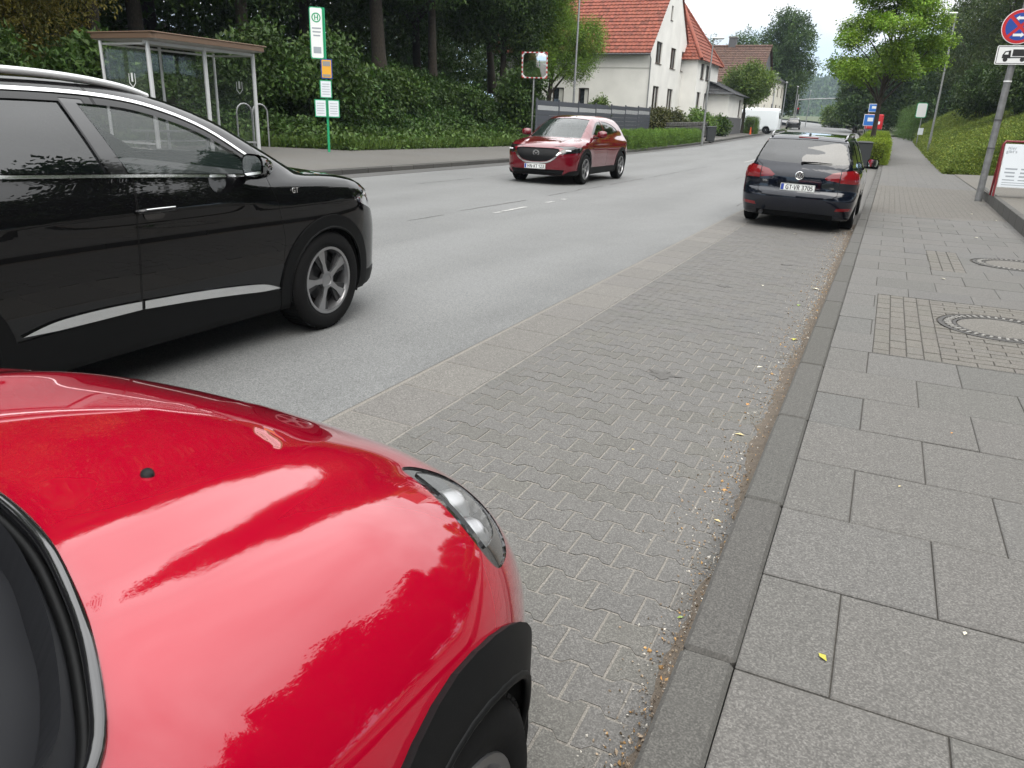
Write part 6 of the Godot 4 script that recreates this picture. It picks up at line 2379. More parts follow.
func add_window(parent: Node, h: Array, o: Vector3, ax: Vector3, out: Vector3, frame: Material, casements := 2, reveal := 0.13, curtain := false):
	var w := Node3D.new()
	w.name = "window"
	parent.add_child(w, true)
	var bs := Basis(ax, Vector3.UP, out)
	var c: Vector3 = o + ax * (h[0] + h[2]) / 2 + Vector3(0, (h[1] + h[3]) / 2, 0) - out * reveal
	w.position = c
	var W: float = h[2] - h[0]
	var H: float = h[3] - h[1]
	var mb := MB.new()
	var f := 0.07
	for e in [[Vector3(0, H / 2 - f / 2, 0), Vector3(W, f, 0.06)], [Vector3(0, -H / 2 + f / 2, 0), Vector3(W, f, 0.06)], [Vector3(-W / 2 + f / 2, 0, 0), Vector3(f, H - 2 * f, 0.06)], [Vector3(W / 2 - f / 2, 0, 0), Vector3(f, H - 2 * f, 0.06)]]:
		mb.box(bs * e[0], e[1], 0.0, bs)
	part("frame", mb.mesh(), frame, w)
	var cw := (W - 2 * f) / casements
	for k in casements:
		var cx := -W / 2 + f + cw * (k + 0.5)
		if k > 0:
			mb = MB.new()
			mb.box(bs * Vector3(cx - cw / 2, 0, 0), Vector3(0.07, H - 2 * f, 0.062), 0.0, bs)
			part("mullion", mb.mesh(), frame, w)
		mb = MB.new()
		mb.box(bs * Vector3(cx, 0, -0.015), Vector3(cw - 0.02, H - 2 * f, 0.012), 0.0, bs)
		part("pane", mb.mesh(), M.window_glass, w)
		if curtain:
			mb = MB.new()
			mb.box(bs * Vector3(cx - cw * 0.25, 0.0, -0.005), Vector3(cw * 0.4, H - 2.4 * f, 0.006), 0.0, bs)
			part("curtain", mb.mesh(), M.curtain, w)
	mb = MB.new()
	mb.box(bs * Vector3(0, -H / 2 - 0.025, reveal * 0.6), Vector3(W + 0.1, 0.04, reveal + 0.08), 0.0, bs)
	part("sill", mb.mesh(), frame, w)

# overlapping pantiles on the sloping quad el-er (eave) to rl-rr (ridge)
func tile_mesh(el: Vector3, er: Vector3, rl: Vector3, rr: Vector3, rows: int, cols: int, wave := 0.035) -> ArrayMesh:
	var mb := MB.new()
	var nn := (er - el).cross(rl - el).normalized()
	if nn.y < 0: nn = -nn
	for i in rows:
		var t0 := float(i) / rows
		var t1 := (i + 1.18) / rows
		var ids := []
		for j in cols * 4 + 1:
			var s := float(j) / (cols * 4)
			if j % 4 == 0:
				var k := 0.82 + 0.30 * rng.randf()
				if rng.randf() < 0.10: k *= 0.72
				mb.col = Color(k, k * rng.randf_range(0.92, 1.02), k * rng.randf_range(0.9, 1.0))
			var wv := wave * (0.5 + 0.5 * cos(s * cols * TAU))
			var a := el.lerp(er, s).lerp(rl.lerp(rr, s), t0) + nn * (wv + 0.055)
			var b := el.lerp(er, s).lerp(rl.lerp(rr, s), minf(t1, 1.0)) + nn * (wv * 0.8 + 0.0)
			ids.append(mb.vert(a, (nn + (er - el).normalized() * 0.35 * sin(s * cols * TAU)).normalized()))
			ids.append(mb.vert(b, (nn + (er - el).normalized() * 0.35 * sin(s * cols * TAU)).normalized()))
			ids.append(mb.vert(a - nn * 0.06, (el - rl).normalized()))
			ids.append(mb.vert(a, (el - rl).normalized()))
		for j in cols * 4:
			var q := j * 4
			mb.tri_i(ids[q], ids[q + 4], ids[q + 5]); mb.tri_i(ids[q], ids[q + 5], ids[q + 1])
			mb.tri_i(ids[q + 2], ids[q + 6], ids[q + 7]); mb.tri_i(ids[q + 2], ids[q + 7], ids[q + 3])
	return mb.mesh()

func roof_slope(parent: Node, el: Vector3, er: Vector3, rl: Vector3, rr: Vector3, m: Material, tile := 0.30):
	var rows := int(((rl + rr) / 2 - (el + er) / 2).length() / 0.34)
	var cols := int(maxf((er - el).length(), (rr - rl).length()) / tile)
	part("tiles", tile_mesh(el, er, rl, rr, rows, maxi(cols, 2)), m, parent).set_meta("kind", "stuff")

func ridge_cap(parent: Node, a: Vector3, b: Vector3, m: Material):
	var mb := MB.new()
	var n := int((b - a).length() / 0.4) + 1
	for k in n:
		var p := a.lerp(b, float(k) / n)
		var q := a.lerp(b, (k + 1.08) / n)
		mb.cyl(p, q, 0.13, 0.15, 8, false)
	part("ridge_tiles", mb.mesh(), m, parent).set_meta("kind", "stuff")

func chimney(parent: Node, at: Vector3, s: Vector3):
	var c := Node3D.new()
	c.name = "chimney"
	parent.add_child(c, true)
	mb_box(c, "stack", at, s, M.plinth)
	mb_box(c, "cap", at + Vector3(0, s.y / 2 + 0.05, 0), Vector3(s.x + 0.14, 0.1, s.z + 0.14), M.concrete)

func build_houses():
	var ZN := Vector3(0, 0, 1)
	var XP := Vector3(1, 0, 0)
	# 1: big white house, gable to the street, blank flank towards us
	var h1 := thing("white_gabled_house", "large white house with steep red tiled roof and brown windows", "house", Vector3(-16.0, 0.6, -55.1))
	var b := -0.6   # local y of world 0
	var eave := 6.33 + b
	var apex := 11.85 + b
	var wins := [[1.3, 5.5 + b, 2.8, 6.92 + b], [5.3, 5.43 + b, 6.8, 6.85 + b], [1.3, 2.35 + b, 2.9, 4.0 + b], [5.3, 2.35 + b, 6.9, 4.0 + b], [4.35, 8.6 + b, 4.85, 9.55 + b], [8.6, 5.43 + b, 9.6, 6.85 + b]]
	part("gable_wall", wall_mesh(poly([[0, -1.0], [11.1, -1.0], [11.1, eave], [5.55, apex], [0, eave]]), wins, Vector3.ZERO, Vector3(0, 0, -1), XP), M.render_white, h1)
	for h in wins: add_window(h1, h, Vector3.ZERO, Vector3(0, 0, -1), XP, M.window_brown if h[1] > 4.0 or true else M.window_frame, 2 if h[2] - h[0] > 0.7 else 1, 0.12, h[1] < 4.0)
	var fw := [[4.35, 2.5 + b, 5.15, 3.7 + b], [6.3, 2.3 + b, 7.2, 3.7 + b]]
	part("flank_wall", wall_mesh(poly([[0, -1.0], [12.0, -1.0], [12.0, eave], [0, eave]]), fw, Vector3.ZERO, Vector3(-1, 0, 0), ZN), M.render_white, h1)
	for h in fw: add_window(h1, h, Vector3.ZERO, Vector3(-1, 0, 0), ZN, M.window_brown, 1, 0.12, true)
	part("rear_wall", wall_mesh(poly([[0, -1.0], [12.0, -1.0], [12.0, eave], [0, eave]]), [], Vector3(0, 0, -11.1), Vector3(-1, 0, 0), -ZN), M.render_white, h1)
	part("back_gable", wall_mesh(poly([[0, -1.0], [11.1, -1.0], [11.1, eave], [5.55, apex], [0, eave]]), [], Vector3(-12, 0, 0), Vector3(0, 0, -1), -XP), M.render_white, h1)
	mb_box(h1, "storey_band", Vector3(-6.0, eave - 1.25, 0.012), Vector3(12.0, 0.05, 0.03), M.soffit)
	var rf := Node3D.new()
	rf.name = "roof"
	h1.add_child(rf)
	roof_slope(rf, Vector3(-12.3, eave - 0.35, 0.40), Vector3(0.12, eave - 0.35, 0.40), Vector3(-12.3, apex + 0.1, -5.55), Vector3(0.12, apex + 0.1, -5.55), M.tile_red)
	roof_slope(rf, Vector3(-12.3, eave - 0.35, -11.5), Vector3(0.12, eave - 0.35, -11.5), Vector3(-12.3, apex + 0.1, -5.55), Vector3(0.12, apex + 0.1, -5.55), M.tile_red)
	ridge_cap(rf, Vector3(-12.3, apex + 0.1, -5.55), Vector3(0.12, apex + 0.1, -5.55), M.tile_red)
	var mb := MB.new()
	mb.tube([Vector3(-12.2, eave - 0.42, 0.46), Vector3(0.1, eave - 0.42, 0.46)], 0.06, 8)
	part("gutter", mb.mesh(), M.plinth, h1)
	mb = MB.new()
	mb.tube([Vector3(0.05, eave - 0.45, 0.4), Vector3(0.06, eave - 0.7, 0.06), Vector3(0.06, -0.9, 0.06)], 0.045, 8)
	part("downpipe", mb.mesh(), M.galvanised, h1)
	chimney(h1, Vector3(-6.5, apex + 0.5, -6.2), Vector3(0.7, 1.4, 0.9))
	# 2: white house with hipped red roof nearer the kerb
	var h2 := thing("hipped_house", "white house with red hipped roof next to the big gabled one", "house", Vector3(-14.8, 0.6, -64.3))
	h2.scale = Vector3.ONE * 1.06
	var w2 := [[1.2, 4.75 + b, 2.4, 5.85 + b], [3.0, 4.75 + b, 4.3, 5.85 + b], [0.7, 2.6 + b, 1.9, 3.8 + b], [3.3, 2.6 + b, 4.6, 3.8 + b], [6.0, 2.6 + b, 6.9, 3.7 + b]]
	var e2 := 5.75 + b + 0.3
	part("front_wall", wall_mesh(rect_poly(0, -1.0, 7.6, e2 + 0.1), w2, Vector3.ZERO, Vector3(0, 0, -1), XP), M.render_white, h2)
	for h in w2: add_window(h2, h, Vector3.ZERO, Vector3(0, 0, -1), XP, M.window_brown, 1, 0.12)
	part("flank_wall", wall_mesh(rect_poly(0, -1.0, 8.0, e2 + 0.1), [], Vector3.ZERO, Vector3(-1, 0, 0), ZN), M.render_white, h2)
	part("far_wall", wall_mesh(rect_poly(0, -1.0, 8.0, e2 + 0.1), [], Vector3(0, 0, -7.6), Vector3(-1, 0, 0), -ZN), M.render_white, h2)
	var r2 := Node3D.new()
	r2.name = "roof"
	h2.add_child(r2)
	var top := Vector3(-2.6, 10.3 + b, -3.8)
	roof_slope(r2, Vector3(-8.2, e2 - 0.1, 0.3), Vector3(0.3, e2 - 0.1, 0.3), Vector3(-8.2, top.y, top.z), top, M.tile_red)
	roof_slope(r2, Vector3(0.3, e2 - 0.1, 0.3), Vector3(0.3, e2 - 0.1, -7.9), top + Vector3(0, 0, 0.05), top - Vector3(0, 0, 0.05), M.tile_red)
	roof_slope(r2, Vector3(-8.2, e2 - 0.1, -7.9), Vector3(0.3, e2 - 0.1, -7.9), Vector3(-8.2, top.y, top.z), top, M.tile_red)
	ridge_cap(r2, Vector3(0.3, e2 - 0.02, 0.3), top + Vector3(0, 0.1, 0), M.tile_red)
	ridge_cap(r2, Vector3(0.3, e2 - 0.02, -7.9), top + Vector3(0, 0.1, 0), M.tile_red)
	# 3: white bay with slate lean-to and dark plinth
	var h3 := thing("slate_roofed_bay", "white house bay with dark plinth and sloping slate roof", "house", Vector3(-12.9, 0.75, -68.7))
	var w3 := [[5.0, 1.55, 5.9, 3.0]]
	part("front_wall", wall_mesh(rect_poly(0, 1.45, 7.0, 3.25), w3, Vector3.ZERO, Vector3(0, 0, -1), XP), M.render_white, h3)
	for h in w3: add_window(h3, h, Vector3.ZERO, Vector3(0, 0, -1), XP, M.window_brown, 1, 0.1)
	mb_box(h3, "plinth", Vector3(-2.0, 0.4, -3.5), Vector3(4.06, 2.1, 7.06), M.plinth)
	part("flank_wall", wall_mesh(rect_poly(0, 1.45, 4.0, 3.25), [], Vector3.ZERO, Vector3(-1, 0, 0), ZN), M.render_white, h3)
	var r3 := Node3D.new()
	r3.name = "roof"
	h3.add_child(r3)
	roof_slope(r3, Vector3(0.5, 3.2, 0.5), Vector3(0.5, 3.2, -7.5), Vector3(-3.0, 4.7, 0.3), Vector3(-3.0, 4.7, -7.3), M.slate, 0.25)
	roof_slope(r3, Vector3(-4.0, 3.2, 0.5), Vector3(0.5, 3.2, 0.5), Vector3(-3.4, 4.7, -0.4), Vector3(-2.9, 4.7, -0.4), M.slate, 0.25)
	# upper storey with dormer behind it
	part("upper_wall", wall_mesh(rect_poly(0, 3.0, 6.6, 6.2), [[1.2, 4.4, 2.0, 5.7]], Vector3(-2.6, 0, -0.2), Vector3(0, 0, -1), XP), M.render_white, h3)
	add_window(h3, [1.2, 4.4, 2.0, 5.7], Vector3(-2.6, 0, -0.2), Vector3(0, 0, -1), XP, M.window_brown, 1, 0.1)
	roof_slope(r3, Vector3(-2.3, 6.1, 0.1), Vector3(-2.3, 6.1, -7.0), Vector3(-6.0, 8.6, 0.1), Vector3(-6.0, 8.6, -7.0), M.tile_red)
	part("upper_flank", wall_mesh(poly([[0, 3.0], [3.4, 3.0], [3.4, 8.4], [0, 6.2]]), [], Vector3(-2.6, 0, -0.2), Vector3(-1, 0, 0), ZN), M.render_white, h3)
	# 4: cream house, brown roof slope towards us, slate hung gable to the street
	var h4 := thing("brown_roofed_house", "house with broad brown tiled roof and slate hung gable", "house", Vector3(-14.4, 1.0, -92.0))
	var w4 := [[2.0, 1.6, 3.1, 3.1], [6.5, 1.6, 7.6, 3.1], [2.2, 4.6, 3.2, 5.9], [6.4, 4.6, 7.4, 5.9]]
	part("gable_wall", wall_mesh(poly([[0, -1], [10, -1], [10, 4.1], [0, 4.1]]), [w4[0], w4[1]], Vector3.ZERO, Vector3(0, 0, -1), XP), M.render_cream, h4)
	part("slate_gable", wall_mesh(poly([[0, 4.1], [10, 4.1], [10, 5.4], [5.0, 9.1], [0, 5.4]]), [w4[2], w4[3]], Vector3(0.05, 0, 0), Vector3(0, 0, -1), XP), M.slate, h4)
	for h in w4: add_window(h4, h, Vector3(0.03, 0, 0), Vector3(0, 0, -1), XP, M.window_frame, 2, 0.1)
	part("flank_wall", wall_mesh(rect_poly(0, -1, 11, 5.4), [], Vector3.ZERO, Vector3(-1, 0, 0), ZN), M.render_cream, h4)
	var r4 := Node3D.new()
	r4.name = "roof"
	h4.add_child(r4)
	roof_slope(r4, Vector3(-11, 5.1, 0.5), Vector3(0.3, 5.1, 0.5), Vector3(-11, 9.2, -5), Vector3(0.3, 9.2, -5), M.tile_brown)
	roof_slope(r4, Vector3(-11, 5.1, -10.5), Vector3(0.3, 5.1, -10.5), Vector3(-11, 9.2, -5), Vector3(0.3, 9.2, -5), M.tile_brown)
	ridge_cap(r4, Vector3(-11, 9.25, -5), Vector3(0.3, 9.25, -5), M.tile_brown)
	chimney(h4, Vector3(-4.2, 9.6, -5.3), Vector3(0.8, 1.1, 0.9))
	# 5: narrow cream house further on
	var h5 := thing("cream_house", "cream house with dark roof beyond the slate hung gable", "house", Vector3(-15.6, 1.6, -112.0))
	var w5 := [[1.5, 1.3, 2.7, 3.0], [5.6, 1.3, 6.8, 3.0], [1.6, 4.1, 2.6, 5.5], [5.6, 4.1, 6.6, 5.5], [9.5, 1.3, 10.7, 3.0], [9.6, 4.1, 10.6, 5.5]]
	part("front_wall", wall_mesh(rect_poly(0, -1, 12.5, 6.2), w5, Vector3.ZERO, Vector3(0, 0, -1), XP), M.render_cream, h5)
	for h in w5: add_window(h5, h, Vector3.ZERO, Vector3(0, 0, -1), XP, M.window_brown, 1, 0.1)
	part("flank_wall", wall_mesh(poly([[0, -1], [9, -1], [9, 6.2], [4.5, 9.3], [0, 6.2]]), [], Vector3.ZERO, Vector3(-1, 0, 0), ZN), M.render_cream, h5)
	var r5 := Node3D.new()
	r5.name = "roof"
	h5.add_child(r5)
	roof_slope(r5, Vector3(0.4, 6.0, 0.4), Vector3(0.4, 6.0, -12.9), Vector3(-4.5, 9.5, 0.4), Vector3(-4.5, 9.5, -12.9), M.slate)
	roof_slope(r5, Vector3(-9.4, 6.0, 0.4), Vector3(-9.4, 6.0, -12.9), Vector3(-4.5, 9.5, 0.4), Vector3(-4.5, 9.5, -12.9), M.slate)
	build_fence()

func build_fence():
	var f := thing("slat_fence", "dark grey garden fence with a pale band below its top", "fence", Vector3(-14.0, 0.0, -31.6))
	var n := 7
	var L := 2.5
	for k in n + 1:
		var z := -k * L
		var g := 0.36 + rise(-31.6 + z)
		mb_box(f, "post", Vector3(0, g + 0.93, z), Vector3(0.07, 1.96, 0.07), M.fence_slat, 0.008)
	var slat := MB.new()
	slat.box(Vector3.ZERO, Vector3(0.016, 0.19, L - 0.09), 0.003)
	var sm := slat.mesh()
	var rod := MB.new()
	for k in 24:
		for s in [-1.0, 1.0]:
			rod.box(Vector3(s * 0.012, 0, (k - 11.5) * 0.1), Vector3(0.008, 1.84, 0.008))
	var rm := rod.mesh()
	for k in n:
		var z := -(k + 0.5) * L
		var g := 0.36 + rise(-31.6 + z)
		for i in 9:
			var o := part("slat", sm, M.fence_pale if i == 7 else M.fence_slat, f)
			o.position = Vector3(0, g + 0.13 + i * 0.2, z)
		var ro := part("rods", rm, M.fence_slat, f)
		ro.position = Vector3(0, g + 0.93, z)
		ro.set_meta("kind", "stuff")
	# stone wall and planting in front of the houses
	var w := thing("stone_wall", "low grey stone garden wall in front of the hipped house", "wall", Vector3(-13.0, 0.3, -50.0))
	var ln := 16.0
	var sv := []
	for k in 6:
		var mb := MB.new()
		mb.col = vary(1.0, 0.3)
		mb.box(Vector3.ZERO, Vector3(0.3, 0.26, 0.56), 0.03)
		sv.append(mb.mesh())
	for r in 4:
		for k in int(ln / 0.58):
			var o := part("stone", sv[rng.randi() % 6], M.stone_wall, w)
			var z := -k * 0.58 - (0.29 if r % 2 else 0.0)
			o.position = Vector3(rng.randfn() * 0.01, 0.12 + r * 0.27 + rise(-50.0 + z), z)
			o.rotation.y = rng.randfn() * 0.02
	shrub("garden_shrub", "loose green shrub rising over the grey fence", Vector3(-14.7, 0.4, -41.0), lobes_for(0.7, 2.1, 0.7, 6), 380, "ivy", Color(0.10, 0.15, 0.035), "garden shrubs")
	shrub("garden_shrub", "brownish green bush behind the stone wall below the gable windows", Vector3(-14.6, 0.5, -52.6), lobes_for(0.4, 1.45, 1.0, 6), 480, "broad", Color(0.075, 0.078, 0.030), "garden shrubs")
	shrub("garden_shrub", "rounded dark bush behind the stone wall at the house corner", Vector3(-14.4, 0.5, -56.4), lobes_for(0.4, 1.5, 1.0, 6), 480, "broad", Color(0.065, 0.072, 0.032), "garden shrubs")
	shrub("garden_shrub", "light green low bush behind the stone wall by the lamp", Vector3(-13.6, 0.6, -62.0), lobes_for(0.4, 1.5, 1.2, 5), 420, "broad", Color(0.10, 0.17, 0.035), "garden shrubs")
	shrub("garden_shrub", "narrow dark green bush beside the slate roofed bay", Vector3(-12.6, 0.6, -65.6), lobes_for(0.4, 1.2, 0.7, 5), 320, "broad", Color(0.06, 0.10, 0.025), "garden shrubs")

# ---------------------------------------------------------------- near side: signs, hedge bank, trees
func round_sign_pole():
	var t := thing("parking_sign", "round no stopping sign with truck plate on a leaning grey pole", "sign", Vector3(2.02, 0.0, -20.77))
	var mb := MB.new()
	var top := Vector3(0.06, 4.3, 0.0)
	mb.cyl(Vector3(0, -0.1, 0), top, 0.075, 0.068, 16)
	part("pole", mb.mesh(), M.pole_grey, t)
	for y in [1.15, 1.75, 2.55]:
		mb = MB.new()
		var p: Vector3 = Vector3.ZERO.lerp(top, y / 4.3)
		mb.cyl(p, p + Vector3(0, 0.03, 0), 0.081, 0.081, 16)
		part("strap", mb.mesh(), M.plinth if y < 2.0 else M.sign_white, t)
	# the disc: red ring and cross on blue, white arrows
	var d := Node3D.new()
	d.name = "sign_disc"
	t.add_child(d)
	d.transform = Transform3D(Basis(Vector3.UP, 0.03), Vector3(0.02, 3.65, 0.085))
	var R := 0.345
	mb = MB.new()
	mb.prism(disc_poly(0, 0, R, R, 44), 0.012)
	part("rim", mb.mesh(), M.sign_white, d)
	mb = MB.new()
	mb.prism(disc_poly(0, 0, R - 0.014, R - 0.014, 44), 0.004, Basis.IDENTITY, Vector3(0, 0, 0.012))
	part("red_field", mb.mesh(), M.sign_red, d)
	var inner := disc_poly(0, 0, R - 0.075, R - 0.075, 40)
	var bars := []
	for a in [PI / 4, -PI / 4]:
		var u := Vector2(cos(a), sin(a))
		var n := Vector2(-u.y, u.x) * 0.031
		bars.append(PackedVector2Array([-u - n, u - n, u + n, -u + n]))
	var fields: Array = [inner]
	for bar in bars:
		var nx := []
		for q in fields: nx.append_array(Geometry2D.clip_polygons(q, bar))
		fields = nx
	for q in fields:
		mb = MB.new()
		mb.prism(q, 0.003, Basis.IDENTITY, Vector3(0, 0, 0.016))
		part("blue_field", mb.mesh(), M.sign_blue, d)
	for s in [1.0, -1.0]:
		mb = MB.new()
		var arrow := poly([[-0.13, 0.0], [-0.055, 0.058], [-0.055, 0.030], [0.12, 0.030], [0.12, -0.030], [-0.055, -0.030], [-0.055, -0.058]])
		var pl := PackedVector2Array()
		for p in arrow: pl.append(p * Vector2(s, 1.0) * 0.85 + Vector2(0, 0.165 * s))
		mb.prism(pl, 0.003, Basis.IDENTITY, Vector3(0, 0, 0.020))
		part("arrow", mb.mesh(), M.sign_white, d)
	# truck plate
	var q2 := Node3D.new()
	q2.name = "truck_plate"
	t.add_child(q2)
	q2.transform = Transform3D(Basis(Vector3.UP, 0.03), Vector3(0.10, 3.09, 0.085))
	mb = MB.new()
	mb.prism(round_rect(0.82, 0.38, 0.03), 0.012)
	part("plate", mb.mesh(), M.sign_white, q2)
	mb = MB.new()
	for e in [[0.0, 0.168, 0.77, 0.012], [0.0, -0.168, 0.77, 0.012], [0.384, 0.0, 0.012, 0.335], [-0.384, 0.0, 0.012, 0.335]]:
		mb.box(Vector3(e[0], e[1], 0.0125), Vector3(e[2], e[3], 0.003))
	part("border", mb.mesh(), M.ink, q2)
	mb = MB.new()
	mb.prism(poly([[-0.29, -0.065], [-0.29, 0.0], [-0.25, 0.075], [-0.14, 0.095], [-0.13, -0.065]]), 0.003, Basis.IDENTITY, Vector3(0, 0, 0.0122))
	part("cab", mb.mesh(), M.ink, q2)
	mb = MB.new()
	mb.prism(poly([[-0.255, 0.01], [-0.232, 0.055], [-0.185, 0.065], [-0.18, 0.01]]), 0.003, Basis.IDENTITY, Vector3(0, 0, 0.0155))
	part("cab_window", mb.mesh(), M.sign_white, q2)
	mb_box(q2, "load_box", Vector3(0.11, 0.045, 0.0135), Vector3(0.43, 0.135, 0.003), M.ink)
	mb_box(q2, "chassis", Vector3(0.07, -0.05, 0.0135), Vector3(0.52, 0.022, 0.003), M.ink)
	for x in [-0.22, 0.10, 0.22]:
		mb = MB.new()
		mb.prism(disc_poly(x, -0.09, 0.045, 0.045, 20), 0.003, Basis.IDENTITY, Vector3(0, 0, 0.0124))
		part("wheel_mark", mb.mesh(), M.ink, q2)

func a_board():
	var t := thing("pavement_board", "white pavement advertising board in a dark red tubular frame", "advertising board", Vector3(2.62, 0.22, -19.5), 0.05)
	for s in [1.0, -1.0]:
		var leaf := Node3D.new()
		leaf.name = "leaf"
		t.add_child(leaf, true)
		leaf.transform = Transform3D(Basis(Vector3.RIGHT, -0.14 * s) if s > 0 else Basis(Vector3.UP, PI) * Basis(Vector3.RIGHT, -0.14), Vector3(0, 0, 0.18 * s))
		var mb := MB.new()
		var path := [Vector3(-0.50, 0.0, 0), Vector3(-0.50, 1.06, 0), Vector3(-0.46, 1.12, 0), Vector3(0.46, 1.12, 0), Vector3(0.50, 1.06, 0), Vector3(0.50, 0.0, 0)]
		mb.tube(path, 0.022, 10)
		part("frame", mb.mesh(), M.frame_red, leaf)
		mb_box(leaf, "panel", Vector3(0, 0.63, 0.0), Vector3(0.93, 0.88, 0.012), M.sign_white)
		mb_box(leaf, "poster", Vector3(0, 0.63, 0.008), Vector3(0.91, 0.86, 0.003), M.paper)
		mb_box(leaf, "side_flap", Vector3(-0.485, 0.55, -0.02), Vector3(0.012, 0.7, 0.08), M.frame_red)
		for e in [["Hier", -0.33, 0.985, 0.055], ["gibt's", -0.33, 0.915, 0.055]]:
			var l := part("lettering", letters(e[0], e[3], 0.002, "Droid Sans", 700), M.print_grey, leaf)
			l.position = Vector3(e[1], e[2], 0.0105)
		var wl := part("lettering", letters("Wi", 0.085, 0.002, "Droid Sans", 400), M.print_grey, leaf)
		wl.position = Vector3(0.02, 0.955, 0.0105)
		mb_box(leaf, "name_box", Vector3(0.18, 0.82, 0.0095), Vector3(0.46, 0.13, 0.002), M.sign_white)
		var sl := part("lettering", letters("Su", 0.085, 0.002, "Droid Serif", 700), M.ink, leaf)
		sl.position = Vector3(0.03, 0.82, 0.012)
		for i in 4:
			for k in 3:
				mb_box(leaf, "text_line", Vector3(-0.27 + k * 0.27 - 0.02 * (i % 2), 0.57 - i * 0.075, 0.0105), Vector3(0.22 - 0.03 * ((i + k) % 3), 0.03 if i < 3 else 0.02, 0.002), M.print_grey)
		for i in 2: mb_box(leaf, "small_print", Vector3(0.0, 0.29 - i * 0.045, 0.0105), Vector3(0.8, 0.012, 0.002), M.print_grey)

func mound_y(x: float, z: float) -> float:
	var s := maxf(0.0, x - 2.15 - bend_w(z))
	var along := smoothstep(33.8, 35.6, -z)
	return rise(z) * 0.9 + (0.42 * smoothstep(0.0, 0.25, s) + minf(s, 1.5) * 0.42 + maxf(0.0, minf(s, 7.0) - 1.5) * 0.36) * along * (1.0 + 0.012 * maxf(0.0, -z - 40.0)) + 0.10 * sin(z * 0.8 + x * 0.6) * minf(s, 1.0) * along

